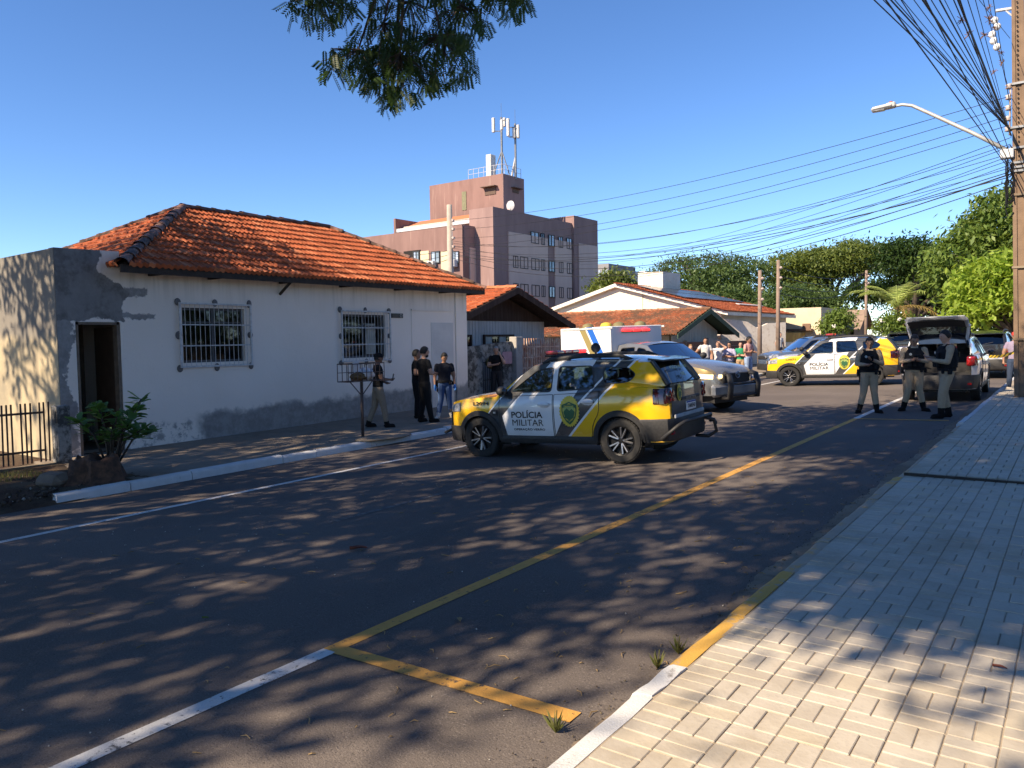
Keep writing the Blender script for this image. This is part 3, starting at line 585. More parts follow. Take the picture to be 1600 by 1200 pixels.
mb = MB(); A_, B2 = V((-15.85, 40.9, 0)), V((-13.4, 44.2, 0)); mb.panel([(0, 0), (1, 0), (1, 2.75), (0.72, 2.7), (0.55, 2.45), (0.4, 2.8), (0, 3.0)], [], lambda u, v, d: tuple(A_.lerp(B2, u)+V((-.80, .60, 0))*d+V((0, 0, v))), 0.2); o = mb.build('angled_wall', STAIN); o['label'] = 'added stained wall turned to catch the sun beside the white house'; o['category'] = 'wall'  # added wall, angled into the sun to stand in for a lit side
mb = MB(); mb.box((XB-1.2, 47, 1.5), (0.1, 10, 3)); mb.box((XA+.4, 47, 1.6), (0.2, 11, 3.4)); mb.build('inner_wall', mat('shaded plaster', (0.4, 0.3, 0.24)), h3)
mb = MB(); ov = 0.35
for xe, ze_ in ((XA, ZE3+.05), (XB+0.2, ZE3-.1)):
    mb.add([(XP3, Y3-ov, ZP3), (xe, Y3-ov, ze_), (xe, 53, ze_), (XP3, 53, ZP3), (XP3, Y3-ov, ZP3-.2), (xe, Y3-ov, ze_-.2), (xe, 53, ze_-.2), (XP3, 53, ZP3-.2)], [(0, 1, 2, 3), (4, 7, 6, 5), (0, 4, 5, 1), (1, 5, 6, 2)])
mb.build('eave_slab', mat('white eave paint', (0.78, 0.74, 0.66), (0.7, 0.66, 0.58), 1.5, 0.8, coords='pos'), h3)
mb = MB(); run = XB+.2-XP3; rise = ZP3-(ZE3-.1); S = math.hypot(run, rise); cx, sx = run/S, rise/S
roof_slope(mb, V((XB+.2, Y3-.6, ZE3-.08)), V((0, 1, 0)), V((-cx, 0, sx)), V((sx, 0, cx)), lambda a, s: min(max(a, 0), 12.2), 12.2, S*0.99, 0.24, 0.38); mb.build('roof_tiles', MAT_TILE, h3, 60, kind='stuff')
sp = mat('solar glass', (0.05, 0.055, 0.07), (0.07, 0.075, 0.09), 3, 0.2, 0, None, 0.2)
for i in range(5):
    for j in range(2): q = MB(); s_ = S*(0.50+0.23*j); c_ = V((XB+.2-cx*s_, Y3+1.2+i*1.9, ZE3-.08+sx*s_))+V((sx, 0, cx))*0.14; q.box(c_, (S*0.21, 1.8, 0.04), Matrix.Rotation(math.atan2(sx, cx), 3, 'Y')); q.build('solar_panel', sp, h3)
for s_ in (0.28,): q = MB(); c_ = V((XB+.2-cx*S*s_, Y3+8.5, ZE3-.08+sx*S*s_))+V((sx, 0, cx))*0.13; q.box(c_, (0.25, 4.5, 0.04), Matrix.Rotation(math.atan2(sx, cx), 3, 'Y')); q.build('skylight', mat('skylight sheet', (0.6, 0.6, 0.6)), h3)
mb = MB(); mb.box((XP3+0.2, Y3+5.2, 5.35), (1.7, 2.6, 1.5)); mb.build('water_tank_housing', STAIN, h3)
mb = MB(); mb.box((XF+0.05, 43, 0.95), (0.2, 20, 1.3)); o = mb.build('front_wall', STAIN, None); o['label'] = 'low stained white wall along the pavement behind the bystanders'; o['category'] = 'wall'
BRICK = mat('brown slatted board', (0.16, 0.075, 0.05), (0.11, 0.05, 0.035), 6, 0.8)
fb = thing('brown_fence', 'low brown board fence behind the bystanders', 'fence')
for k, (ya, yb_) in enumerate(((31.2, 33.6), (33.7, 36.2), (39.2, 41.8), (41.9, 44.3))):
    for j in range(5): q = MB(); q.box((XF+0.4, (ya+yb_)/2, 0.62+j*0.26), (0.05, yb_-ya-0.1, 0.235)); q.build('fence_board', BRICK, fb)
    q = MB(); q.box((XF+0.38, yb_, 1.1), (0.14, 0.14, 1.5)); q.build('fence_post', MAT_GUTTER, fb)
gwl = MB(); gwl.panel([(36.3, 0.2), (39.1, 0.2), (39.1, 1.75), (36.3, 1.95)], [], wallX(XF+0.42), 0.15); o = gwl.build('grey_gate', mat('grey sheet gate', (0.26, 0.25, 0.24), (0.2, 0.19, 0.18), 4, 0.7), None); o['label'] = 'grey sheet metal gate behind the bystander in lilac shirt'; o['category'] = 'gate'
# beige house, yellow fence, thatched gable
BEIGE = m_concrete('beige wall', (0.62, 0.53, 0.38), (0.57, 0.48, 0.34), (0.5, 0.42, 0.3))
p0, p1 = atY(1213, 488, 54), atY(1283, 480, 54); hb = thing('beige_house', 'plain flat roofed beige house beyond the white one', 'house')
mb = MB(); mb.box(((p0.x+p1.x)/2, 57, (p1.z+.2)/2), (p1.x-p0.x, 6, p1.z-.2)); mb.build('wall', BEIGE, hb)
mb = MB(); mb.box(((p0.x+p1.x)/2-0.1, 53.7, p1.z*0.62), (2.2, 0.5, 0.12)); mb.box(((p0.x+p1.x)/2+.55, 53.95, p1.z*0.66), (0.5, 0.1, 0.5)); mb.build('porch_roof', mat('brown awning', (0.2, 0.12, 0.08)), hb)
yf = thing('yellow_fence', 'mustard yellow board fence in front of the beige house', 'fence')
a_, b_ = atX(1226, 512, XF), atX(1286, 514, XF); nb = 16
for i in range(nb): q = MB(); yy = a_.y+(b_.y-a_.y)*(i+.5)/nb; q.box((XF, yy, 1.35), (0.05, (b_.y-a_.y)/nb-0.03, 1.7)); q.build('fence_board', mat('mustard boards', (0.5, 0.33, 0.09), (0.4, 0.25, 0.07), 3, 0.8, 0, None, 0, 0.4, 0, 0, 0.12), yf)
q = MB(); q.box((XF+0.04, (a_.y+b_.y)/2, 1.55), (0.04, b_.y-a_.y, 0.1)); q.build('fence_rail', mat('dark rail', (0.2, 0.13, 0.06)), yf)
# small hut with corrugated gable
ph = atX(1345, 492, -13.5); hh = thing('corrugated_hut', 'small brownish hut with sloping corrugated roof beside the palm', 'hut', (0, 0, 0)); q = MB()
q.add([(ph.x-5, ph.y-2.5, 2.4), (ph.x-5, ph.y, ph.z+.4), (ph.x+0.5, ph.y, ph.z+.4), (ph.x+0.5, ph.y-2.5, 2.4), (ph.x+.5, ph.y+2.5, 2.4), (ph.x-5, ph.y+2.5, 2.4)], [(0, 1, 2, 3), (1, 5, 4, 2)]); q.build('roof', mat('corrugated brown sheet', (0.3, 0.22, 0.16), (0.22, 0.16, 0.12), 3, 0.8, coords='pos'), hh)
q = MB(); q.panel([(ph.y-2.3, 0.5), (ph.y+2.3, 0.5), (ph.y+2.3, 2.5), (ph.y, ph.z+.25), (ph.y-2.3, 2.5)], [], wallX(ph.x), 0.2); q.box((ph.x-2.5, ph.y-2.2, 1.5), (5, 0.2, 2.0)); q.build('wall', mat('tan wall', (0.34, 0.25, 0.19), (0.28, 0.2, 0.15), 3, 0.9), hh)
# ------------------------------------------------------------------ apartment block with tower and antennas
def m_apt(name, c, c2, c3, streak=0.6):
    s = NT(name); p = s.pos(); a = s.noise(s.scaled(p, (0.5, 0.5, 0.12)), 1.6, 5, 0.6); b = s.noise(s.scaled(p, (1.2, 1.2, 0.1)), 2.0, 4, 0.6); c_ = s.mix(s.step(a, 0.35, 0.65), c, c2); c_ = s.mix(s.math('MULTIPLY', s.step(b, 0.6, 0.72), streak), c_, c3); return s.fin(c_, 0.88, 0, 0.25)
A_TOP = m_apt('washed mauve render', (0.25, 0.155, 0.138), (0.205, 0.125, 0.112), (0.36, 0.255, 0.22)); A_SHADED = m_apt('shaded mauve render', (0.30, 0.20, 0.185), (0.25, 0.165, 0.155), (0.38, 0.28, 0.26), 0.4); A_PANEL = m_apt('taupe render', (0.62, 0.46, 0.39), (0.58, 0.43, 0.365), (0.52, 0.39, 0.33), 0.4); A_CREAM = mat('pale yellow tiles', (0.6, 0.55, 0.36), (0.55, 0.5, 0.33), 2)  # one mauve render toned apart for its sunlit and shaded faces
apt = thing('apartment_block', 'mauve apartment block with roof tower seen over the tiled roof', 'building')
XM = -50.0                                     # plane of the long side facing the street
def P_(px, py, x=XM): return atX(px, py, x)
yA, yB = P_(770, 322).y, P_(931, 352).y; zT = P_(800, 329).z; zT2 = zT
XLo = -53.5                                    # lower front block
c0 = atX(722, 351, XLo+1.0); zLow = c0.z; yLo = c0.y
dark, lightw = (0.05, 0.06, 0.07), None
A_GLASS = mat('apartment window glass', (0.22, 0.28, 0.34), (0.38, 0.45, 0.52), 1.2, 0.15, 0, None, 0.1, 0.6, 0, 0, 0.6); A_FRAME = mat('apartment window frame', (0.05, 0.055, 0.06))  # sky reflection painted into the pale blue pane colour
def apt_window(y0, y1, z0, z1, x, face='X', parent=None):
    f = wallX(x+0.05) if face == 'X' else wallY(x-0.05); t = 0.07
    w = MB(); w.panel(rect(y0-t, z0-t, y1+t, z1+t), [rect(y0, z0, (y0+y1)/2-t/2, z1), rect((y0+y1)/2+t/2, z0, y1, z1)], f, 0.12); wo = w.build('window', A_FRAME, apt)
    for a, b in ((y0, (y0+y1)/2-t/2), ((y0+y1)/2+t/2, y1)): q = MB(); q.panel(rect(a, z0, b, z1), [], lambda u, v, d: (lambda r: V(r))(f(u, v, d+0.06)), 0.02); q.build('pane', A_GLASS, wo)
mb = MB(); mb.box((XM-1.6, (yA+yB)/2, zT/2), (3.2, yB-yA, zT)); mb.box((XM-9, yB-6, zT/2-2), (14, 11.9, zT-4)); mb.build('main_block', A_SHADED, apt)
def panel_px(x0, x1, ytop, nm, m, off=0.12, zb_=0.0):
    a, b = P_(x0, ytop).y, P_(x1, ytop).y; z1 = P_((x0+x1)/2, ytop).z; q = MB(); q.box((XM+off/2, (a+b)/2, (z1+zb_)/2), (off, b-a, z1-zb_)); q.build(nm, m, apt)
zpan = P_(800, 363).z
for x0_, x1_ in ((794, 855), (866, 892), (900, 928)):
    a, b = P_(x0_, 400).y, P_(x1_, 400).y; q = MB(); q.box((XM+0.06, (a+b)/2, zpan/2), (0.12, b-a, zpan)); q.build('wall_panel', A_PANEL, apt)
q = MB(); a, b = P_(893.5, 345).y, P_(930.5, 352).y; q.box((XM-2, (a+b)/2, (zT+0.9)/2), (4.6, b-a, zT+0.9)); q.build('end_tower', A_SHADED, apt)
q = MB(); a, b = P_(900, 345).y, P_(929.5, 352).y; q.box((XM+0.36, (a+b)/2, (zpan)/2), (0.1, b-a, zpan)); q.build('wall_panel', A_PANEL, apt)
rows = [P_(820, 403).z-0.0, P_(820, 445).z]; hgt = 1.15
for zt in (rows[0]+2.95, rows[0], rows[1], rows[1]-2.95):
    for x0_, x1_ in ((801, 807.5), (812, 823), (829.5, 840.5), (845, 849.5), (857, 865), (872.5, 878), (885, 892)):
        if zt > rows[0]+1 and x0_ < 828: continue
        a, b = P_(x0_, 420).y, P_(x1_, 420).y; apt_window(a, b, zt-hgt, zt, XM+0.12)
# lower front block: pale face towards the camera, taupe face towards the street
XS = XLo+1.0
q = MB(); ye = P_(790, 364, XS).y; q.box(((XS-82)/2, (yLo+ye)/2, zLow/2), (XS+82, ye-yLo, zLow)); q.build('front_block', A_TOP, apt)
q = MB(); a, b = P_(733, 400, XS).y, P_(781, 400, XS).y; zz = P_(735, 387, XS).z; q.box((XS+0.06, (a+b)/2, zz/2), (0.12, b-a, zz)); q.build('wall_panel', A_PANEL, apt)
q = MB(); q.box((XS-0.2, (yLo+ye)/2+0.1, zLow-1.6), (0.5, ye-yLo-0.3, 3.25)); q.build('parapet_side', A_SHADED, apt)
fy = lambda px, py: atY(px, py, yLo)
for x0_, x1_, nm, m_ in ((658, 671, 'tile_panel', A_CREAM), (690, 703, 'tile_panel', A_CREAM), (632, 658, 'recess', MAT_VOID)):
    a, b = fy(x0_, 420), fy(x1_, 420); z1 = fy(x0_, 393).z; q = MB(); q.box(((a.x+b.x)/2, yLo-0.03, z1-3.5), (b.x-a.x, 0.1, 7)); q.build(nm, m_, apt)
for x0_, x1_ in ((673, 689), (705, 719), (645, 657)):
    a, b = fy(x0_, 393), fy(x1_, 393)
    for k in range(3): apt_window(a.x+.2, b.x-.2, a.z-1.25-2.9*k, a.z-0.1-2.9*k, yLo-0.1, 'Y')
for px, py in ((678, 414), (711, 412), (781, 418)):
    p = fy(px, py) if px < 730 else P_(px, py, XS+.4); q = MB(); q.box((p.x, p.y-0.35 if px < 730 else p.y, p.z), (0.85, 0.6, 0.75), ch=0.04); ac = q.build('air_conditioner', MAT_WHITE_METAL, apt); q = MB(); q.lathe([(0.28, -0.32), (0.3, -0.34), (0.26, -0.33), (0.02, -0.32)], 16, 1, (p.x, p.y-0.35, p.z)); q.build('fan_grille', MAT_BLACK_METAL, ac)
# stair tower
XT = XM-3.5
tc = atX(785, 271, XT); yT = tc.y; yT2 = atX(818, 281, XT).y; xT0 = atY(671, 289, yT).x; q = MB(); q.box(((xT0+XT)/2, (yT+yT2)/2, tc.z/2), (XT-xT0, yT2-yT, tc.z)); q.build('stair_tower', A_TOP, apt)
q = MB(); q.box((XT+0.03, (yT+yT2)/2, tc.z/2), (0.1, yT2-yT-0.02, tc.z-0.02)); q.build('tower_side', A_SHADED, apt)
q = MB(); a, b = atY(722, 300, yT), atY(729, 328, yT); q.box(((a.x+b.x)/2, yT, (a.z+b.z)/2), (b.x-a.x, 0.12, a.z-b.z)); q.build('tower_window', mat('olive glass', (0.2, 0.2, 0.12)), apt)
q = MB(); a, b = atY(758, 295, yT), atY(775, 303, yT); q.box(((a.x+b.x)/2, yT, (a.z+b.z)/2), (b.x-a.x, 0.16, a.z-b.z)); q.box(((a.x+b.x)/2, yT-0.3, a.z+.1), (b.x-a.x+.5, 0.7, 0.08)); q.build('tower_vent', mat('brown louvre', (0.12, 0.08, 0.06)), apt)
q = MB(); a, b = atX(800, 295, XT), atX(809, 303, XT); q.box((XT+.05, (a.y+b.y)/2, (a.z+b.z)/2), (0.2, b.y-a.y, a.z-b.z)); q.box((XT+.3, (a.y+b.y)/2, a.z+.1), (0.6, b.y-a.y+.6, 0.08)); q.build('tower_vent', MATS['brown louvre'], apt)
# upper setback with orange roof and white gutter
q = MB(); a, b = atY(630, 360, yLo+4), atY(766, 335, yLo+4); q.box(((a.x+b.x)/2, yLo+7, a.z-1.2), (b.x-a.x, 6, 3.2)); q.build('setback', mat('pale setback', (0.55, 0.5, 0.46), None, 3), apt)
zq = a.z
q = MB(); q.add([(a.x-.5, yLo+3.2, zq), (b.x+.2, yLo+3.2, zq), (b.x+.2, yLo+7.5, zq+1.5), (a.x-.5, yLo+7.5, zq+1.5)], [(0, 1, 2, 3)]); q.build('tiled_roof', MAT_TILE, apt)
q = MB(); q.box(((a.x+b.x)/2, yLo+3.15, zq-.12), (b.x-a.x+.8, 0.12, 0.4)); q.build('gutter', MAT_WHITE_METAL, apt)
q = MB(); q.box((a.x-.4, yLo+6, zq), (0.3, 6, 2.6)); q.build('parapet', A_TOP, apt)
sd_ = atX(796, 321, XM-1.5); q = MB(); q.lathe([(0.02, 0), (0.3, 0.05), (0.55, 0.18)], 14, 1, (sd_.x, sd_.y, sd_.z)); q.tube([(sd_.x, sd_.y, sd_.z), (sd_.x, sd_.y+.2, zT-.2)], 0.04, 5); q.build('satellite_dish', MAT_WHITE_METAL, apt, True)
# antennas: on the tower roof, held by it -> a thing of its own
an = thing('antenna_mast', 'grey antenna mast with white panels on the tower roof', 'antenna'); zR = tc.z; GREY = mat('galvanised steel', (0.25, 0.26, 0.28), (0.16, 0.17, 0.18), 4, 0.5, 0, None, 0.5); WPAN = mat('antenna panel white', (0.68, 0.67, 0.64), (0.5, 0.48, 0.45), 3, 0.5)
def pt(px, py, dy=1.5): return atY(px, py, yT+dy)
m1b, m1t = pt(784.5, 270), pt(784.5, 183); m2b, m2t = pt(806, 276, 2.5), pt(806, 193, 2.5)
for (bb, tt, nm) in ((m1b, m1t, 'mast'), (m2b, m2t, 'mast')): q = MB(); q.tube([(bb.x, bb.y, zR-.3), (bb.x, bb.y, tt.z)], 0.13, 8); q.tube([(bb.x, bb.y, tt.z), (bb.x, bb.y, tt.z+1.6)], 0.02, 5); q.build(nm, GREY, an)
for (px, py) in ((768.5, 271), (797, 272)): p = pt(px, py); q = MB(); q.tube([(p.x, p.y, zR-.1), (m1b.x, m1b.y, pt(784, 235).z)], 0.07, 6); q.build('brace', GREY, an)
p = pt(799, 272, 2.5); q = MB(); q.tube([(p.x, p.y, zR-.1), (m2b.x, m2b.y, pt(806, 245, 2.5).z)], 0.12, 6); q.build('brace', MAT_WHITE_METAL, an)
for (px, y0_, y1_, dy) in ((771, 184, 207, 1.5), (784, 187, 203, 1.0), (794, 185, 213, 1.5), (803, 200, 216, 2.2), (809.5, 195, 216, 2.5), (788, 184, 198, 2.2)):
    a, b = pt(px, y0_, dy), pt(px, y1_, dy); q = MB(); q.box(((a.x+b.x)/2, a.y, (a.z+b.z)/2), (0.32, 0.3, a.z-b.z), ch=0.05); q.build('panel_antenna', WPAN, an)
for (xa, xb_, py, dy) in ((772, 785, 205, 1.5), (785, 795, 188, 1.5), (795, 808, 214, 2.2), (795, 806, 199, 2.2)): a, b = pt(xa, py, dy), pt(xb_, py, dy); q = MB(); q.tube([a, b], 0.06, 5); q.build('crossarm', GREY, an)
q = MB(); a, b = pt(763, 243, 2.0), pt(771, 269, 2.0); q.box(((a.x+b.x)/2, a.y, (a.z+zR)/2), (b.x-a.x, 1.0, a.z-zR), ch=0.04); o = q.build('equipment_cabinet', WPAN, None); o['label'] = 'tall white equipment cabinet on the tower roof'; o['category'] = 'cabinet'
rl = thing('roof_railing', 'light railing around the tower roof edge', 'railing')
for px in (732, 740, 748, 756, 764, 772, 780, 788): a = atY(px, 275, yT+.3); q = MB(); q.tube([(a.x, a.y, zR-.1), (a.x, a.y, zR+1.15)], 0.03, 5); q.build('railing_post', MAT_WHITE_METAL, rl)
for k in (1.15, 0.6): a, b = atY(732, 275, yT+.3), atY(785, 275, yT+.3); q = MB(); q.tube([(a.x, a.y, zR+k), (b.x, b.y, zR+k)], 0.025, 5); q.tube([(b.x, b.y, zR+k), (b.x, yT2-.2, zR+k)], 0.025, 5); q.build('railing_bar', MAT_WHITE_METAL, rl)
for f_ in (0.3, 0.65, 1.0): q = MB(); q.tube([(b.x, b.y+(yT2-.2-b.y)*f_, zR), (b.x, b.y+(yT2-.2-b.y)*f_, zR+1.15)], 0.03, 5); q.build('railing_post', GREY, rl)
# far grey and white blocks between the trees
for (px0, px1, py, y_, m_, lb) in ((934, 951, 413, 120, mat('grey far block', (0.25, 0.25, 0.26)), 'grey far building block beside the apartment block'), (962, 978, 423, 130, mat('white far block', (0.7, 0.68, 0.65)), 'white far building just above the roof peak'), (985, 1010, 425, 140, MATS['white far block'], 'white far building left of the dark tree')):
    a, b = atY(px0, py, y_), atY(px1, py, y_); t = thing('far_building', lb, 'building'); q = MB(); q.box(((a.x+b.x)/2, y_+5, a.z/2), (b.x-a.x, 10, a.z)); q.build('wall', m_, t)
    for i in range(3):
        q = MB(); q.box((a.x+(b.x-a.x)*(i+.5)/3, y_-0.03, a.z-1.6), ((b.x-a.x)/6, 0.1, 1.1)); q.build('window', A_GLASS, t)
# ------------------------------------------------------------------ vehicles (local frame: x forward, y left, z up, origin on the ground)
RED = (0.55, 0.02, 0.02)
MAT_TYRE = mat('tyre rubber', (0.018, 0.018, 0.019), (0.03, 0.029, 0.028), 20, 0.85)
MAT_PLASTIC = mat('black grained plastic', (0.022, 0.022, 0.024), (0.035, 0.034, 0.034), 30, 0.6, 0.1, 200)
MAT_RIM_DARK = mat('dark rim', (0.02, 0.02, 0.022), None, 10, 0.35, 0, None, 0.4)
MAT_RIM = mat('machined alloy', (0.42, 0.42, 0.44), (0.3, 0.3, 0.32), 10, 0.32, 0, None, 0.9)
MAT_LAMP = mat('headlamp glass', (0.55, 0.57, 0.6), (0.2, 0.2, 0.22), 12, 0.08, 0, None, 0.3, 0.8, 1.0)
MAT_TAIL = mat('smoked tail lamp', (0.07, 0.008, 0.01), (0.02, 0.008, 0.01), 12, 0.08, 0, None, 0, 0.6, 1.0)
MAT_TAIL_RED = mat('red tail lamp', (0.45, 0.015, 0.015), (0.22, 0.01, 0.01), 18, 0.1, 0, None, 0, 0.6, 1.0)
MAT_SEAT = mat('dark seat cloth', (0.03, 0.03, 0.033), None, 12, 0.9)
MAT_CHARCOAL = mat('charcoal car paint', (0.045, 0.048, 0.052), (0.04, 0.043, 0.047), 3, 0.3, 0, None, 0.1, 0.5, 0.7)
MAT_CAR_GLASS = glass('car glass', (0.50, 0.57, 0.58), 0.05); MAT_DARK_GLASS = glass('dark tinted glass', (0.035, 0.04, 0.045), 0.05)
MAT_PLATE = mat('number plate', (0.75, 0.75, 0.75), (0.7, 0.7, 0.7), 5, 0.4); MAT_INK = mat('black lettering', (0.012, 0.012, 0.013), None, 5, 0.5)
MAT_GOLD = mat('gold lettering', (0.62, 0.5, 0.12), None, 9, 0.5)
def m_lit(name, c, e):
    s = NT(name); s.put(s.b.inputs['Emission Color'], c); s.b.inputs['Emission Strength'].default_value = e; return s.fin(s.mix(s.noise(s.obj(), 9, 2), c, tuple(x*.6 for x in c)), 0.15, 0, 0.5, 1.0)
MAT_BEACON = m_lit('lit red beacon', (0.9, 0.03, 0.03), 1.6); MAT_BEACON_OFF = mat('red beacon lens', (0.42, 0.05, 0.06), (0.3, 0.03, 0.04), 14, 0.12, 0, None, 0, 0.6, 1.0); MAT_HEAD_ON = m_lit('lit headlamp', (1.0, 0.72, 0.35), 1.5)
def m_dirtypaint(name, c, dirt=(0.2, 0.15, 0.11), metal=0.0):
    s = NT(name); o = s.obj(); z = s.xyz(o)[2]; n = s.noise(o, 5, 4)
    f = s.math('MULTIPLY', s.math('SUBTRACT', 1.0, s.step(s.math('MULTIPLY_ADD', n, 0.35, z), 0.35, 0.75)), 0.45)
    return s.fin(s.mix(f, s.mix(n, c, tuple(x*0.93 for x in c)), dirt), s.math('MULTIPLY_ADD', f, 0.5, 0.22), metal, 0.5, 0.8)
def m_livery():
    s = NT('patrol car livery'); o = s.obj(); x, y, z = s.xyz(o)[:3]; ay = s.math('ABSOLUTE', y); mul = lambda a, b: s.math('MULTIPLY', a, b)
    gt = lambda a, b: s.math('GREATER_THAN', a, b); lin = lambda x0, z0, k: s.math('MULTIPLY_ADD', z, k, x0-k*z0)
    white, yellow, grey = (0.72, 0.73, 0.75), (0.80, 0.46, 0.012), (0.052, 0.055, 0.060)
    lf = s.math('MINIMUM', lin(0.76, 0.38, 0.22), lin(0.84, 0.74, -1.0)); c = s.mix(gt(x, lf), white, grey)
    ly = lin(1.09, 0.84, -0.97); c = s.mix(gt(x, s.math('SUBTRACT', ly, 0.03)), c, white); yf = mul(gt(x, ly), s.math('SUBTRACT', 1.0, mul(gt(z, 0.98), s.math('LESS_THAN', ay, 0.56)))); c = s.mix(yf, c, yellow)
    low = gt(lin(-0.17, 0.41, -0.587), x); c = s.mix(low, c, grey)
    st = lin(-0.62, 0.93, -1.0); c = s.mix(mul(gt(z, 0.90), mul(gt(x, s.math('SUBTRACT', st, 0.03)), gt(s.math('ADD', st, 0.015), x))), c, white)
    l3 = lin(-0.47, 0.42, -0.95); c = s.mix(gt(s.math('ADD', l3, 0.05), x), c, white); c = s.mix(gt(l3, x), c, yellow)
    roofw = mul(gt(z, 1.565), gt(-1.62, x)); c = s.mix(roofw, c, white)
    n = s.noise(o, 5, 4); f = mul(s.math('SUBTRACT', 1.0, s.step(s.math('MULTIPLY_ADD', n, 0.3, z), 0.4, 0.75)), 0.35); c = s.mix(f, c, (0.2, 0.15, 0.11))
    return s.fin(c, s.math('MULTIPLY_ADD', f, 0.5, 0.2), 0, 0.5, 0.85)
MAT_LIVERY = m_livery()
def text_verts(txt, height, width=None, bold=0.02):
    """flat lettering: 2D vertices (centred) and faces"""
    cu = bpy.data.curves.new('lettering', 'FONT'); cu.body = txt; cu.size = 1.0; cu.offset = bold; cu.align_x = 'LEFT'; cu.resolution_u = 3
    ob = bpy.data.objects.new('lettering', cu); col.objects.link(ob); dg = bpy.context.evaluated_depsgraph_get(); me = bpy.data.meshes.new_from_object(ob.evaluated_get(dg))
    P = np.array([v.co[:2] for v in me.vertices]); fs = [tuple(p.vertices) for p in me.polygons]; bpy.data.objects.remove(ob); bpy.data.curves.remove(cu); bpy.data.meshes.remove(me)
    mn, mx = P.min(0), P.max(0); P = P-(mn+mx)/2; k = height/(mx[1]-mn[1]); kx = width/(mx[0]-mn[0]) if width else k
    return P*np.array([kx, k]), fs
class Car:
    def __init__(s, root, P):
        s.r = root; s.P = P; s.zb = pchip(P['belt']); s.yb = pchip(P['half']); s.pr = pchip(P['prof']); s.lean = P.get('lean', 0.38); s.xf, s.xr = P['front'], P['rear']
        s.R = P['wheel_r']; s.Ra = s.R+0.055; s.ax = P['axles']
    def bottom(s, x):
        z = s.P['sill']
        for a in s.ax:
            if abs(x-a) < s.Ra: z = max(z, s.R+math.sqrt(s.Ra**2-(x-a)**2))
        return z
    def Y(s, x, z):
        zb = s.zb(x); y = s.yb(x)*s.pr(min(z, zb)/zb)
        return y if z <= zb else y-s.lean*(z-zb)
    def stations(s, a, b):
        xs = set(np.linspace(a, b, 34))
        for q in s.ax:
            for t in range(0, 181, 12): xs.add(q+s.Ra*math.cos(rad(t)))
            xs |= {q-s.Ra-.002, q+s.Ra+.002}
        return sorted(x for x in xs if a <= x <= b)
    def shell(s, m, name='body', open_to=None):
        P = s.P; b = MB(); xs = s.stations(s.xr, s.xf); nv = 9
        for sg in (1, -1):
            vs = []
            for x in xs:
                z0, z1 = s.bottom(x), s.zb(x)
                for j in range(nv+1): z = z0+(z1-z0)*j/nv; vs.append((x, sg*s.Y(x, z), z))
            b.add(vs, [(i*(nv+1)+j, (i+1)*(nv+1)+j, (i+1)*(nv+1)+j+1, i*(nv+1)+j+1) for i in range(len(xs)-1) for j in range(nv)])
        hx = P['cowl']
        def hood(u, v):
            x = hx+(s.xf-hx)*u; t = 2*v-1; return (x, t*s.Y(x, s.zb(x)), s.zb(x)+P.get('crown', 0.05)*(1-t*t)*(1-u**6)*(1.25 if abs(t) < .62 else 1))
        b.grid(hood, 18, 14)
        for x, sg, bulge in ((s.xf, 1, 0.05), (s.xr, -1, 0.04)):
            def cap(u, v):
                zt = s.zb(x) if sg > 0 or not open_to else open_to; z = s.bottom(x)+(zt-s.bottom(x))*u; t = 2*v-1; return (x+sg*bulge*(1-t**4)*min(1, 4*u*(1-u)+.3), t*s.Y(x, z), z)
            b.grid(cap, 8, 10)
        body = b.build(name, m, s.r, 38)
        u = MB(); u.box(((s.xf+s.xr)/2, 0, 0.42), (s.xf-s.xr-0.25, 1.25, 0.3))
        for a in s.ax: u.box((a, 0, s.R), (0.07, 1.3, 0.07))
        u.build('underbody', MAT_PLASTIC, s.r); return body
    def glasshouse(s, m, outline, wins, glassm, ws=None):
        """outline and windows are (x, z) polygons on the leaning side plane"""
        P = s.P
        for sg in (1, -1):
            fn = lambda u, v, d: (u, sg*(s.Y(u, v)-d), v)
            b = MB(); b.panel(outline, [rpoly(w, 0.07) for w in wins], fn, 0.035); b.build('side_frame', m, s.r, 30)
            for w in wins:
                g = MB(); g.panel(rpoly(w, 0.07), [], lambda u, v, d: (u, sg*(s.Y(u, v)-0.012-d), v), 0.004); wn_ = g.build('window', glassm, s.r)
                c = V((sum(p[0] for p in w)/len(w), sum(p[1] for p in w)/len(w), 0)); inner = [((p[0]-c.x)*0.93+c.x, (p[1]-c.y)*0.9+c.y) for p in rpoly(w, 0.07)]
                t = MB(); t.panel(rpoly(w, 0.07), [inner], lambda u, v, d: (u, sg*(s.Y(u, v)+0.003-d), v), 0.006); t.build('window_seal', MAT_PLASTIC, wn_)
        top = [p for p in outline if p[1] > P['roof_z']-0.2]; x1, x0 = max(p[0] for p in top), min(p[0] for p in top); zt = pchip(sorted(top))
        b = MB()
        def roof(u, v): x = x0+(x1-x0)*u; t = 2*v-1; z = zt(x); return (x, t*s.Y(x, z), z+0.055*(1-t*t)**0.7)
        b.grid(roof, 14, 12); rf = b.build('roof', m, s.r, 40)
        def screen(xa, za, xb, zb_, bow):
            def f(u, v): x = xa+(xb-xa)*u; z = za+(zb_-za)*u; t = 2*v-1; return (x+bow*(1-t*t), t*(s.Y(x, z)-0.015), z+0.03*u*(1-t*t))
            return f
        c = P['cowl']; b = MB(); b.grid(screen(c, s.zb(c)+0.01, x1, zt(x1), 0.10), 6, 10); w = b.build('windscreen', glassm, s.r, True)
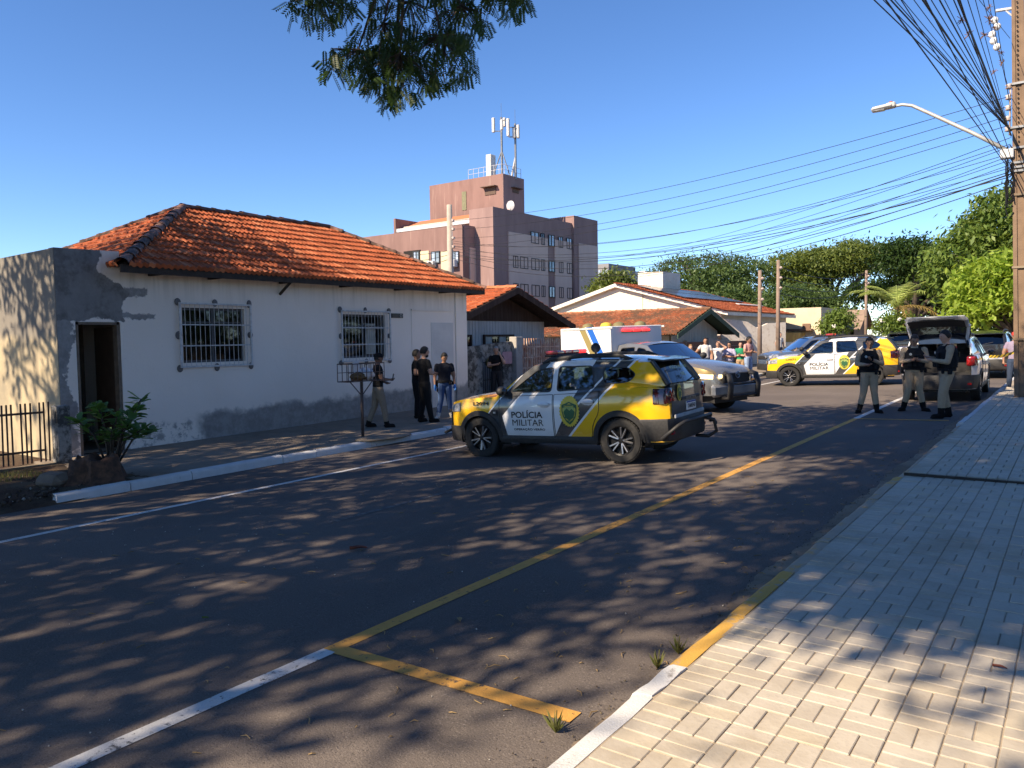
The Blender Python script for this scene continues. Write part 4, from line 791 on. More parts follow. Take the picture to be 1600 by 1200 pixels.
        b = MB(); b.box((c+0.02, 0, s.zb(c)+0.02), (0.16, 1.35, 0.05), ch=0.02); b.tube([(c+0.08, 0.5, s.zb(c)+0.06), (c+0.02, -0.1, s.zb(c)+0.12)], 0.008, 5); b.build('cowl', MAT_PLASTIC, s.r)
        if P.get('rear_glass'):
            (xa, za) = P['rear_glass']; b = MB(); b.grid(screen(xa, za, x0, zt(x0), -0.05), 6, 10); b.build('rear_window', P.get('rear_glass_mat', MAT_DARK_GLASS), s.r, True)
        # cabin
        it = MB(); zc = s.zb(0); it.box(((c+s.xr)/2+0.1, 0, 0.55), (c-s.xr-0.45, 1.4, 0.35)); it.box((c-0.28, 0, zc-0.08), (0.4, 1.38, 0.22), ch=0.06); it.build('dashboard', MAT_SEAT, s.r)
        for sx, rows in ((P.get('seat1', -0.15), (0.37, -0.37)), (P.get('seat2', -0.95), (0.45, 0, -0.45))):
            for sy in rows:
                if P.get('one_row') and sx < -0.5: continue
                q = MB(); q.box((sx, sy, 0.98), (0.16, 0.46, 0.68), Matrix.Rotation(-0.2, 3, 'Y'), ch=0.05); q.box((sx-0.1, sy, 1.38), (0.1, 0.26, 0.19), ch=0.04); q.box((sx+0.25, sy, 0.68), (0.5, 0.46, 0.14), ch=0.05); q.build('seat', MAT_SEAT, s.r)
        q = MB(); q.lathe([(0.17, -0.012), (0.185, 0), (0.17, 0.012), (0.155, 0), (0.17, -0.012)], 16, 0, (c-0.5, 0.37, zc-0.02)); q.build('steering_wheel', MAT_SEAT, s.r); return rf
    def patch(s, name, m, xa, xb, z0, z1, sg, off=0.005, parent=None, nx=10, nz=8):
        """panel proud of the side; xa, xb functions of z; z1 may be None for the belt line"""
        b = MB()
        def f(u, v):
            zz = z0+((z1 if z1 else 1.0)-z0)*v; x = xa(zz)+(xb(zz)-xa(zz))*u
            if z1 is None: zz = z0+(s.zb(x)-z0)*v
            return (x, sg*(s.Y(x, zz)+off), zz)
        b.grid(f, nx, nz); ob = b.build(name, m, parent or s.r, True)
        edge = [f(0, j/8) for j in range(9)]+[f(i/8, 1) for i in range(9)]+[f(1, 1-j/8) for j in range(9)]+[f(1-i/8, 0) for i in range(9)]
        t = MB(); t.tube(edge, 0.0055, 4, cap=False); t.build('seam', MAT_INK, ob); return ob
    def wheels(s, steer=0.0):
        tw = 0.225; R = s.R; rr = R*0.66
        ty = MB(); ty.lathe([(rr, -tw*.42), (R*.86, -tw/2), (R*.95, -tw*.47), (R, -tw*.34), (R, tw*.34), (R*.95, tw*.47), (R*.86, tw/2), (rr, tw*.42)], 40, 1); 
        for i in range(44):
            a = 2*math.pi*i/44
            for yy in (-0.075, 0.0, 0.075): ty.box((R*math.cos(a+yy*2), yy, R*math.sin(a+yy*2)), (0.012, 0.055, 0.034), Matrix.Rotation(-a-yy*2, 3, 'Y'))
        tym = ty.mesh('tyre', MAT_TYRE, 35)
        rm = MB(); rm.lathe([(rr+.004, tw*.40), (rr*.97, tw*.45), (rr*.93, tw*.40), (rr*.90, tw*.16), (0.01, tw*.12)], 36, 1, mi=1); rm.lathe([(rr*0.92, tw*.41), (rr+.003, tw*.455), (rr+.006, tw*.40)], 36, 1, mi=1)
        n = s.P.get('spokes', 5)
        for i in range(n):
            for dd, mi in ((-0.17, 0), (0.17, 0)):
                a = 2*math.pi*i/n+dd; a0 = 2*math.pi*i/n+dd*0.6; p0 = V((rr*.2*math.cos(a0), tw*.32, rr*.2*math.sin(a0))); p1 = V((rr*.93*math.cos(a+dd*.25), tw*.40, rr*.93*math.sin(a+dd*.25)))
                d = (p1-p0); ln = d.length; rot = d.to_track_quat('X', 'Y').to_matrix(); rm.box((p0+p1)/2, (ln, 0.03, 0.036), rot, 0, 0.006); rm.box((p0+p1)/2+V((0, -0.018, 0)), (ln, 0.03, 0.07), rot, 1)
        rm.lathe([(0.001, tw*.40), (rr*.16, tw*.39), (rr*.24, tw*.33), (rr*.24, tw*.2)], 14, 1, mi=1)
        for k in range(5): a = 2*math.pi*k/5; rm.ball((rr*.2*math.cos(a), tw*.37, rr*.2*math.sin(a)), 0.011, 6, 4)
        rmm = rm.mesh('rim', [MAT_RIM, MAT_RIM_DARK], 30)
        for k, a in enumerate(s.ax):
            for sg in (1, -1):
                w = link('wheel', None, s.r); w.location = (a, sg*(s.yb(a)*s.pr(0.45)-tw/2+0.005), R); w.rotation_euler = (0, random.uniform(0, 6.28), (math.pi if sg < 0 else 0)+(steer if k == 0 else 0))
                link('tyre', tym, w); link('rim', rmm, w)
                wl = MB(); wl.lathe([(s.Ra+.012, -0.3), (s.Ra+.012, 0.02)], 24, 1, (a, sg*(s.yb(a)-0.05), R)) if sg > 0 else wl.lathe([(s.Ra+.012, -0.02), (s.Ra+.012, 0.3)], 24, 1, (a, sg*(s.yb(a)-0.05), R))
                wl.v = [(x, y, max(z, 0.27)) for x, y, z in wl.v]; wl.box((a, sg*(s.yb(a)-0.36), R+0.1), (2*s.Ra, 0.02, 0.5)); wl.build('wheel_well', MAT_PLASTIC, s.r)
                ar = MB(); r0, r1 = s.Ra-0.015, s.Ra+0.075; P = []
                angs = [rad(t) for t in range(-8, 189, 8)]
                for t in angs:
                    for rr_, o in ((r0, -0.03), (r0, 0.02), (r1-0.02, 0.022), (r1, 0.0)):
                        x, z = a+rr_*math.cos(t), max(R+rr_*math.sin(t), s.P['sill']-0.02); P.append((x, sg*(s.Y(x, z)+o), z))
                ar.add(P, [(4*i+j, 4*i+j+1, 4*i+5+j, 4*i+4+j) for i in range(len(angs)-1) for j in range(3)]); ar.build('wheel_arch', s.P.get('arch_mat', MAT_PLASTIC), s.r, 40)
    def sills(s):
        for sg in (1, -1):
            b = MB(); x0, x1 = min(s.ax)+s.Ra, max(s.ax)-s.Ra; z0, z1 = s.P['sill']-0.05, s.P['sill']+0.09
            b.grid(lambda u, v: (x0+(x1-x0)*u, sg*(s.Y(x0+(x1-x0)*u, 0.4)+0.022-0.05*abs(v-.6)), z0+(z1-z0)*v), 10, 4); b.build('sill_cladding', MAT_PLASTIC, s.r, True)
    def lettering(s, txt, x, z, h, w, m, sg=1, name='lettering', off=0.012, parent=None, bold=0.02):
        P, fs = text_verts(txt, h, w, bold); vs = []
        for u, v in P: X_, Z_ = x-sg*u, z+v; vs.append((X_, sg*(s.Y(X_, Z_)+off), Z_))
        b = MB(); b.add(vs, fs); return b.build(name, m, parent or s.r)
    def mirror(s, x, z, m):
        for sg in (1, -1):
            b = MB(); y = s.Y(x, z-0.05); b.ball((x+0.02, sg*(y+0.13), z+0.02), (0.09, 0.11, 0.085), 12, 8); b.box((x+0.03, sg*(y+0.03), z-0.03), (0.06, 0.12, 0.04)); mr = b.build('wing_mirror', m, s.r, True)
            g = MB(); g.ball((x-0.045, sg*(y+0.13), z+0.02), (0.03, 0.085, 0.062), 10, 6); g.build('mirror_glass', MAT_DARK_GLASS, mr, True)
def emblem(car, x, z, h, sg=1, fn=None, parent=None):
    """serrated gold oval with a green shield"""
    fn = fn or (lambda u, v, d: (x-sg*u, sg*(car.Y(x-sg*u, z+v)+0.014+d), z+v)); n = 56
    oval = [((0.33 if i % 2 else 0.365)*h*math.cos(2*math.pi*i/n), (0.46 if i % 2 else 0.5)*h*math.sin(2*math.pi*i/n)) for i in range(n)]
    gold = mat('emblem gold', (0.66, 0.50, 0.05), (0.5, 0.42, 0.06), 22, 0.45); green = mat('emblem green', (0.03, 0.12, 0.05), None, 12, 0.5); pale = mat('emblem pale green', (0.33, 0.42, 0.12), (0.2, 0.3, 0.1), 16, 0.5)
    b = MB(); b.panel(oval, [], lambda u, v, d: fn(u, v, -d), 0.002); e = b.build('emblem', gold, parent or car.r)
    shield = [(-.26, .2), (-.1, .26), (0, .3), (.1, .26), (.26, .2), (.27, .02), (.22, -.18), (.12, -.32), (0, -.42), (-.12, -.32), (-.22, -.18), (-.27, .02)]
    lay = lambda pts, k, o, m, nm: (lambda q: (q.panel([(u*h*k, v*h*k) for u, v in pts], [], lambda u, v, d: fn(u, v, o-d), 0.001), q.build(nm, m, e)))(MB())
    lay(shield, 1.0, 0.003, green, 'shield'); lay(shield, 0.84, 0.005, gold, 'shield_border'); lay(shield, 0.74, 0.007, pale, 'shield_field')
    lay([(-.2, -.02), (-.08, .1), (.02, .02), (.1, .08), (.21, -.02), (.15, -.2), (0, -.28), (-.15, -.2)], 1.0, 0.009, green, 'hill'); lay([(-.26, .16), (-.1, .22), (.1, .22), (.26, .16), (.25, .1), (.1, .15), (-.1, .15), (-.25, .1)], 1.0, 0.010, green, 'name_band')
    P, fs = text_verts('PARANÁ', 0.055*h, 0.34*h); q = MB(); q.add([fn(u, v+0.165*h+0.0, 0.012) for u, v in P], fs); q.build('emblem_lettering', gold, e)
    P, fs = text_verts('1854', 0.07*h, 0.2*h); q = MB(); q.add([fn(u, v-0.31*h, 0.012) for u, v in P], fs); q.build('emblem_date', green, e)
DUSTER = dict(front=2.12, rear=-2.12, sill=0.33, wheel_r=0.352, axles=(1.335, -1.335), cowl=0.98, roof_z=1.62, rear_glass=(-2.06, 1.22), seat1=-0.1, seat2=-0.95,
    belt=[(-2.12, 1.14), (-1.9, 1.18), (-1.2, 1.15), (-0.4, 1.10), (0.6, 1.075), (0.98, 1.065), (1.4, 1.05), (1.8, 1.01), (2.0, 0.96), (2.09, 0.88), (2.12, 0.76)],
    half=[(-2.12, 0.74), (-2.05, 0.81), (-1.85, 0.87), (-1.3, 0.905), (0, 0.90), (1.2, 0.90), (1.7, 0.87), (1.95, 0.79), (2.07, 0.69), (2.12, 0.6)],
    prof=[(0.25, 0.93), (0.4, 0.965), (0.6, 0.995), (0.78, 1.0), (0.92, 0.985), (1.0, 0.955)])
D_OUT = [(0.98, 1.065), (0.62, 1.34), (0.30, 1.565), (0.0, 1.615), (-0.6, 1.64), (-1.3, 1.62), (-1.80, 1.565), (-1.95, 1.38), (-2.07, 1.19), (-1.9, 1.175), (-1.2, 1.145), (-0.4, 1.095), (0.6, 1.07)]
D_WIN = [[(0.73, 1.125), (0.22, 1.505), (-0.11, 1.545), (-0.12, 1.13)], [(-0.21, 1.135), (-0.20, 1.55), (-0.84, 1.545), (-0.92, 1.175)], [(-1.05, 1.235), (-1.03, 1.52), (-1.46, 1.50), (-1.62, 1.38), (-1.50, 1.26)]]
def duster(name, label, loc, rz, paint, gate='closed', police=False, lightbar=False, glassm=None, rear_guard=False, plate=None, tail=None, bars=False, group=None, gate_paint=None):
    root = thing(name, label, 'car', loc, rz, group); root.rotation_euler = (0, -math.atan(0), rz); c = Car(root, DUSTER); glassm = glassm or MAT_CAR_GLASS
    c.shell(paint, open_to=0.66 if gate == 'open' else None); rf = c.glasshouse(paint, D_OUT, D_WIN, glassm); c.wheels(); c.sills(); c.mirror(0.76, 1.15, MAT_PLASTIC)
    arc = lambda z: -1.335+math.sqrt(max(0.0025, 0.50**2-(min(z, 0.83)-0.352)**2))
    for sg in (1, -1):
        fd = c.patch('front_door', paint, lambda z: -0.15, lambda z: 0.90, 0.40, None, sg); rd = c.patch('rear_door', paint, lambda z: max(-1.0, min(-0.86-0.0*z, arc(z))) if z > 0.42 else arc(0.42), lambda z: -0.175, 0.40, None, sg)
        for dd, hx, hz in ((fd, 0.0, 0.93), (rd, -0.80, 0.97)):
            h = MB(); h.box((hx, sg*(c.Y(hx, hz)+0.035), hz), (0.22, 0.03, 0.045), ch=0.012); h.ball((hx, sg*(c.Y(hx, hz)+0.004), hz-0.005), (0.11, 0.012, 0.055), 12, 6); h.build('handle', paint if not police else mat('white car paint', (0.7, 0.71, 0.73), None, 3, 0.25, 0, None, 0, 0.5, 0.8), dd)
        # roof rail, headlamp, tail lamp
        b = MB(); y = 0.62; b.tube([(0.15, sg*y, 1.60), (0.0, sg*y, 1.665), (-0.6, sg*(y-.01), 1.70), (-1.25, sg*(y-.02), 1.685), (-1.5, sg*(y-.03), 1.60)], [0.02, 0.03, 0.028, 0.03, 0.02], 8, sq=(1.2, 0.8)); b.box((-0.35, sg*y, 1.65), (0.06, 0.05, 0.08)); b.build('roof_rail', MAT_PLASTIC, root, True)
        b = MB(); b.grid(lambda u, v: (lambda x, z: (x+0.008, sg*(c.Y(x, z)+0.006), z))(1.74+0.34*u, 0.82+(0.055+0.07*(1-u*0.5))*v*1.25-0.02*u), 8, 4); hl = b.build('headlamp', MAT_LAMP, root, True)
        b = MB(); b.box((2.155, sg*0.42, 0.86), (0.03, 0.24, 0.10), ch=0.012); b.build('headlamp_inner', MAT_LAMP, hl)
        tm = tail or MAT_TAIL; b = MB(); yy = 0.72
        b.grid(lambda u, v: (lambda x, z: (x, sg*(c.Y(x, z)+0.010), z))(-1.90-0.21*u, 0.92+0.235*v), 5, 5); b.box((-2.115, sg*0.73, 1.04), (0.08, 0.19, 0.25), ch=0.03); tl = b.build('tail_lamp', tm, root, True)
        for k in (-1, 1): q = MB(); q.box((-2.16, sg*0.725, 1.04), (0.012, 0.025, 0.2), Matrix.Rotation(k*0.7, 3, 'X')); q.build('lamp_bar', MAT_TAIL_RED, tl)
        b = MB(); b.box((-2.135, sg*0.66, 0.47), (0.05, 0.16, 0.05)); b.build('reflector', MAT_TAIL_RED, root)
        b = MB(); b.box((1.0, sg*(c.Y(1.0, 0.78)+0.012), 0.80), (0.12, 0.02, 0.09), ch=0.01); b.build('side_vent', MAT_PLASTIC, root)
        b = MB(); b.box((0.985, sg*(c.Y(1.0, 0.8)+0.024), 0.80), (0.05, 0.012, 0.03)); b.build('side_marker', MAT_RIM, root)
    # bumpers, grille
    def bumper(nm, x, sg, z0, z1, off, m):
        b = MB(); rng_ = [i/16 for i in range(17)]
        P = []
        for u in rng_:
            t = 2*u-1; a = abs(t)
            for z, o in ((z0, -0.04), (z0+0.04, 0.0), (z1-0.03, 0.0), (z1, -0.03)):
                if a < 0.72: q = (x+sg*(0.05+off+o*0.5)+sg*0.02*(1-t*t), t/0.72*0.66, z)
                else:
                    k = (a-0.72)/0.28; xx = x-sg*0.45*k; q = (xx+sg*0.03*(1-k), (1 if t > 0 else -1)*(c.Y(xx, z)+0.02+o*.5), z)
                P.append(q)
        b.add(P, [(4*i+j, 4*i+j+1, 4*i+5+j, 4*i+4+j) for i in range(16) for j in range(3)]); return b.build(nm, m, root, 40)
    bumper('front_bumper', 2.12, 1, 0.28, 0.56, 0.0, MAT_PLASTIC); rb = bumper('rear_bumper', -2.12, -1, 0.34, 0.69, 0.02, MAT_PLASTIC)
    b = MB(); b.box((2.15, 0, 0.83), (0.06, 0.92, 0.15), ch=0.02); gr = b.build('grille', MAT_PLASTIC, root)
    for k in range(4): q = MB(); q.box((2.182, 0, 0.785+k*0.03), (0.012, 0.86, 0.008)); q.build('grille_bar', MAT_RIM, gr)
    # tailgate: built about its hinge so that it can stand open
    hinge = V((-1.80, 0, 1.56)); tg = link('tailgate', None, root); tg.location = hinge; mg = gate_paint or (MAT_CHARCOAL if police else paint)
    b = MB()
    def gate_pt(u, v):
        t = 2*v-1; z = 0.68+0.53*u; x = -2.125-0.035*(1-t**4)-0.012*math.sin(u*3.1); return (x-hinge.x, t*0.70, z-hinge.z)
    b.grid(gate_pt, 6, 10); b.grid(lambda u, v: (lambda p: (p[0]+0.09, p[1], p[2]))(gate_pt(u, v)), 6, 10)
    for sg in (1, -1): b.tube([(-2.09-hinge.x, sg*0.69, 1.20-hinge.z), (-1.97-hinge.x, sg*0.665, 1.38-hinge.z), (-1.82-hinge.x, sg*0.62, 1.56-hinge.z)], 0.045, 6)
    b.box((-1.86-hinge.x, 0, 1.59-hinge.z), (0.26, 1.22, 0.03), Matrix.Rotation(-0.15, 3, 'Y'), ch=0.012); gp = b.build('gate_panel', mg, tg, 40)
    if gate == 'open':
        for o in list(root.children):
            if o.name.startswith('rear_window'): o.parent = tg; o.matrix_parent_inverse = Matrix.Translation(-hinge)
        b = MB(); b.grid(lambda u, v: (lambda p: (p[0]+0.10, p[1]*0.9, p[2]))(gate_pt(u, v)), 6, 8); b.build('gate_lining', MAT_SEAT, tg, True)
        tg.rotation_euler = (0, rad(108), 0)
        b = MB(); b.box((-1.6, 0, 0.62), (0.9, 1.3, 0.04)); b.box((-1.2, 0, 0.9), (0.06, 1.3, 0.55)); b.box((-2.06, 0, 0.63), (0.12, 1.3, 0.06)); [b.box((-1.66, sg*0.74, 0.92), (0.85, 0.03, 0.62)) for sg in (1, -1)]; b.box((-2.07, 0, 0.66), (0.16, 1.46, 0.05)); b.build('boot_floor', MAT_SEAT, root)
        for sg in (1, -1): q = MB(); q.tube([(-1.86, sg*0.63, 1.38), (-2.2, sg*0.62, 1.62)], 0.012, 6); q.build('gas_strut', MAT_PLASTIC, root)
    b = MB(); b.box((-2.185-hinge.x, 0, 0.84-hinge.z), (0.015, 0.42, 0.135)); pl = b.build('number_plate', MAT_PLATE, tg)
    rear = lambda o: (lambda u, v, d: (-2.19-hinge.x-o-d, -u, v))
    b = MB(); b.box((-2.194-hinge.x, 0, 0.895-hinge.z), (0.004, 0.41, 0.02)); b.build('plate_band', mat('plate blue', (0.02, 0.05, 0.3)), pl)
    if plate:
        P, fs = text_verts(plate, 0.068, 0.34); q = MB(); q.add([(-2.197-hinge.x, -u, 0.833+v-hinge.z) for u, v in P], fs); q.build('plate_lettering', MAT_INK, pl)
    b = MB(); b.box((-2.178-hinge.x, 0, 0.965-hinge.z), (0.03, 0.8, 0.05), ch=0.01); ts = b.build('gate_trim', MAT_PLASTIC, tg)
    P, fs = text_verts('D U S T E R', 0.032, 0.42); q = MB(); q.add([(-2.197-hinge.x, -u, 0.965+v-hinge.z) for u, v in P], fs); q.build('trim_lettering', MAT_RIM, ts)
    b = MB(); b.box((-2.16-hinge.x, 0, 0.71-hinge.z), (0.03, 1.3, 0.06), ch=0.01); b.build('gate_strip', mat('pale reflective strip', (0.45, 0.46, 0.48)), tg)
    b = MB(); b.tube([(-2.13-hinge.x, -0.05, 1.22-hinge.z), (-2.12-hinge.x, -0.34, 1.28-hinge.z)], 0.012, 5); b.build('wiper', MAT_PLASTIC, tg)
    if police:
        for sg in (1, -1):
            c.lettering('POLÍCIA', 0.345, 0.775, 0.135, 0.61, MAT_INK, sg, bold=0.018); c.lettering('MILITAR', 0.335, 0.63, 0.105, 0.61, MAT_INK, sg, bold=0.0)
            if rear_guard: c.lettering('OPERAÇÃO VERÃO', 0.315, 0.515, 0.055, 0.61, MAT_INK, sg)
            c.lettering('L2094' if rear_guard else 'L3071', 1.28, 0.955, 0.062, 0.33, MAT_INK, sg); emblem(c, -0.47, 0.82, 0.52, sg)
        emblem(c, 0, 0, 0.27, 1, lambda u, v, d: (-2.178-hinge.x-d, -u+0.46, 1.07+v-hinge.z), tg)
        sl_ = lambda u, z: (-2.115+(z-1.22)*(0.26/0.345)-0.06, u, z)
        for txt, z, h, w, y in (('POLÍCIA MILITAR', 1.46, 0.055, 0.72, 0.0), ('190', 1.34, 0.06, 0.17, 0.02)):
            P, fs = text_verts(txt, h, w); q = MB(); q.add([(lambda p: (p[0]-hinge.x, p[1], p[2]-hinge.z))(sl_(-u+y, z+v)) for u, v in P], fs); q.build('glass_lettering', MAT_GOLD, tg)
    if lightbar:
        lb = MB(); lb.box((0.02, 0, 1.725), (0.26, 1.12, 0.035), ch=0.012)
        for sg in (1, -1): lb.box((0.02, sg*0.45, 1.69), (0.1, 0.06, 0.08))
        lo = lb.build('light_bar', MAT_PLASTIC, root)
        for k, yy in enumerate((-0.42, -0.14, 0.14, 0.42)): q = MB(); q.box((0.02, yy, 1.775), (0.24, 0.26, 0.065), ch=0.02); q.build('beacon', MAT_BEACON if k in (0,) else MAT_BEACON_OFF, lo)
    if rear_guard:
        b = MB()
        b.tube([(-2.0, 0.82, 0.38), (-2.24, 0.74, 0.58), (-2.3, 0.6, 0.63), (-2.3, -0.6, 0.63), (-2.24, -0.74, 0.58)], 0.03, 8); b.tube([(-2.27, -0.35, 0.60), (-2.40, -0.45, 0.56), (-2.42, -0.5, 0.36), (-2.3, -0.45, 0.28), (-2.1, -0.4, 0.30)], 0.028, 8); b.tube([(-2.42, -0.48, 0.5), (-2.30, -0.75, 0.52), (-2.2, -0.85, 0.50)], 0.028, 8); b.build('tow_guard', MAT_BLACK_METAL, root, True)
        b = MB(); b.tube([(2.15, 0.35, 0.30), (2.30, 0.36, 0.45), (2.27, 0.40, 0.78), (2.25, 0.5, 0.8)], 0.03, 8); b.tube([(2.15, -0.35, 0.30), (2.30, -0.36, 0.45), (2.27, -0.40, 0.78)], 0.03, 8); b.tube([(2.27, 0.40, 0.78), (2.27, -0.40, 0.78)], 0.03, 8); b.tube([(2.22, 0.72, 0.42), (2.29, 0.36, 0.45), (2.29, -0.36, 0.45), (2.22, -0.72, 0.42)], 0.028, 8); b.build('push_bar', MAT_BLACK_METAL, root, True)
        b = MB(); b.tube([(-0.62, 0.15, 1.66), (-0.62, 0.15, 1.75)], 0.02, 6); b.lathe([(0.001, -0.045), (0.07, -0.045), (0.085, 0), (0.07, 0.04), (0.001, 0.05)], 16, 1, (-0.62, 0.15, 1.82)); b.build('roof_spotlight', MAT_BLACK_METAL, root, True)
    return root
def heading(a, b):
    """angle of the car's x axis from rear point a to front point b"""
    return math.atan2(b[1]-a[1], b[0]-a[0])
def ground_tilt(root, fwd):
    """lean the car with the road plane"""
    n = V((-GX, -GY, 1)).normalized(); f = V((math.cos(fwd), math.sin(fwd), 0)); f = (f-n*f.dot(n)).normalized(); l = n.cross(f)
    root.rotation_euler = Matrix(((f.x, l.x, n.x), (f.y, l.y, n.y), (f.z, l.z, n.z))).to_euler()
hd = rad(183.5)
def place(o, x, y, h, pitch=0.0):
    o.location = (x, y, zroad(x, y)); ground_tilt(o, h); o.rotation_euler = (o.rotation_euler.to_matrix() @ Matrix.Rotation(pitch, 3, 'Y')).to_euler(); return o
place(duster('patrol_car', 'yellow and white police SUV parked across the middle of the road', (0, 0, 0), 0, MAT_LIVERY, police=True, lightbar=True, rear_guard=True, plate='TAM5F60'), -7.19, 11.6, hd, rad(0.9))
place(duster('patrol_car', 'police SUV in full sun across the far end of the street', (0, 0, 0), 0, MAT_LIVERY, police=True, lightbar=True), -7.2, 29.2, rad(189))
place(duster('white_suv', 'white SUV with raised tailgate parked by the right kerb', (0, 0, 0), 0, m_dirtypaint('white fleet paint', (0.7, 0.71, 0.73)), gate_paint=mat('white car paint', (0.7, 0.71, 0.73), None, 3, 0.25, 0, None, 0, 0.5, 0.8), gate='open', tail=MAT_TAIL_RED, plate='BDT4H18'), -3.0, 24.6, rad(91))
place(duster('blue_suv', 'slate blue SUV half hidden behind the far police car', (0, 0, 0), 0, m_dirtypaint('slate blue paint', (0.12, 0.16, 0.24), metal=0.3), gate_paint=MAT_CHARCOAL, glassm=MAT_DARK_GLASS), -9.7, 35.6, rad(218))
place(duster('black_suv', 'black SUV with red lamps parked beyond the white one', (0, 0, 0), 0, m_dirtypaint('black car paint', (0.02, 0.02, 0.022)), gate_paint=mat('black gate paint', (0.02, 0.02, 0.022), None, 3, 0.2, 0, None, 0, 0.5, 0.8), tail=MAT_TAIL_RED, glassm=MAT_DARK_GLASS), -2.85, 34.0, rad(90))
place(duster('dark_car', 'dark car seen between two officers at the end of the street', (0, 0, 0), 0, m_dirtypaint('dark blue paint', (0.03, 0.04, 0.07)), gate_paint=MATS['black gate paint'], tail=MAT_TAIL_RED, glassm=MAT_DARK_GLASS), -7.6, 46.0, rad(95))
# pickup with a box body
HILUX = dict(front=2.6, rear=-0.85, sill=0.46, wheel_r=0.385, axles=(1.55, -1.53), cowl=0.95, roof_z=1.8, seat1=0.0, one_row=True, spokes=6, crown=0.06,
    belt=[(-0.85, 1.26), (0.2, 1.26), (0.95, 1.28), (1.5, 1.25), (2.1, 1.16), (2.45, 1.06), (2.57, 0.95), (2.6, 0.80)],
    half=[(-0.85, 0.90), (0, 0.915), (1.5, 0.92), (2.1, 0.88), (2.4, 0.80), (2.55, 0.69), (2.6, 0.6)], prof=[(0.25, 0.93), (0.4, 0.965), (0.6, 0.995), (0.78, 1.0), (0.92, 0.985), (1.0, 0.955)])
def m_pickup():
    s = NT('pickup livery'); o = s.obj(); x, y, z = s.xyz(o)[:3]; c = s.mix(s.math('GREATER_THAN', s.math('MULTIPLY_ADD', z, 0.0, s.math('ABSOLUTE', y)), 0.62), (0.2, 0.207, 0.22), (0.18, 0.187, 0.2))
    k = s.math('MULTIPLY', s.math('GREATER_THAN', s.math('ABSOLUTE', y), 0.6), s.math('GREATER_THAN', z, 0.98)); k = s.math('MULTIPLY', k, s.math('GREATER_THAN', x, 0.9)); c = s.mix(k, c, (0.33, 0.25, 0.11)); return s.fin(c, 0.25, 0.35, 0.5, 0.8)
def m_box():
    s = NT('white box body'); o = s.obj(); x, y, z = s.xyz(o)[:3]; q = s.math('ADD', x, s.math('MULTIPLY', z, 0.62)); sd = s.math('GREATER_THAN', s.math('ABSOLUTE', y), 0.93)
    band = lambda a, b: s.math('MULTIPLY', sd, s.math('MULTIPLY', s.math('GREATER_THAN', q, a), s.math('LESS_THAN', q, b)))
    c = s.mix(s.noise(o, 2, 3), (0.72, 0.73, 0.74), (0.64, 0.65, 0.67)); c = s.mix(band(-0.78, -0.52), c, (0.27, 0.22, 0.09)); c = s.mix(band(-0.45, -0.20), c, (0.02, 0.12, 0.5)); return s.fin(c, 0.45, 0, 0.4)
pk = thing('box_pickup', 'grey pickup truck with white box body and black bull bar', 'truck'); c = Car(pk, HILUX); pm = m_pickup(); c.shell(pm)
c.glasshouse(pm, [(0.95, 1.28), (0.6, 1.53), (0.30, 1.73), (0.0, 1.785), (-0.5, 1.80), (-0.82, 1.76), (-0.85, 1.26), (0.2, 1.26)], [[(0.70, 1.32), (0.24, 1.66), (-0.05, 1.70), (-0.05, 1.31)], [(-0.13, 1.31), (-0.13, 1.71), (-0.70, 1.69), (-0.73, 1.31)]], glass('pickup glass', (0.2, 0.24, 0.27), 0.0, (0.45, 0.5, 0.55)))
c.wheels(); c.mirror(0.74, 1.38, MAT_PLASTIC)
b = MB(); b.box((-1.95, 0.06, 1.55), (2.2, 2.02, 1.5), ch=0.02); b.build('box_body', m_box(), pk)
b = MB(); b.box((-1.85, 0, 0.66), (1.9, 0.9, 0.24)); b.build('chassis', MAT_PLASTIC, pk)
for sg in (1, -1):
    b = MB(); b.box((-1.85, 0.06+sg*1.017, 2.26), (2.2, 0.02, 0.05)); b.build('box_rail', MAT_WHITE_METAL, pk)
    b = MB(); b.grid(lambda u, v: (lambda x, z: (x, sg*(c.Y(x, z)+0.008), z))(2.1+0.42*u, 0.90-0.03*u+0.11*v), 8, 4); b.box((2.60, sg*0.5, 0.93), (0.05, 0.2, 0.09), ch=0.01); b.build('headlamp', MAT_HEAD_ON if sg < 0 else MAT_LAMP, pk, True)
    b = MB(); b.lathe([(0.001, 0.02), (0.06, 0.02), (0.085, 0), (0.085, -0.05)], 14, 0, (2.62, sg*0.66, 0.62)); b.build('fog_lamp', MAT_LAMP, pk)
    b = MB(); b.tube([(2.62, sg*0.5, 0.40), (2.86, sg*0.52, 0.40), (2.90, sg*0.52, 0.72), (2.84, sg*0.5, 0.95), (2.70, sg*0.45, 1.0)], 0.05, 8, sq=(1.0, 1.9)); b.build('bull_bar_hoop', MAT_PLASTIC, pk, True)
    for q in (-0.3, 0.85): g = c.patch('door', pm, lambda z: -0.8 if q < 0 else -0.08, lambda z: -0.1 if q < 0 else 0.9, 0.52, None, sg)
b = MB(); b.box((2.63, 0, 0.88), (0.08, 1.0, 0.24), ch=0.02); gg = b.build('grille', MAT_PLASTIC, pk)
b = MB(); b.lathe([(0.075, 0), (0.09, 0.012), (0.075, 0.02), (0.062, 0.012), (0.075, 0)], 20, 0, (2.68, 0, 0.95)); b.lathe([(0.03, 0), (0.042, 0.012), (0.03, 0.02), (0.02, 0.01), (0.03, 0)], 14, 0, (2.682, 0, 0.965)); b.build('badge', MAT_RIM, gg)
b = MB(); b.box((2.60, 0, 0.58), (0.14, 1.75, 0.30), ch=0.06); b.build('front_bumper', mat('silver bumper paint', (0.3, 0.31, 0.33), None, 3, 0.3, 0, None, 0.3, 0.5, 0.7), pk)
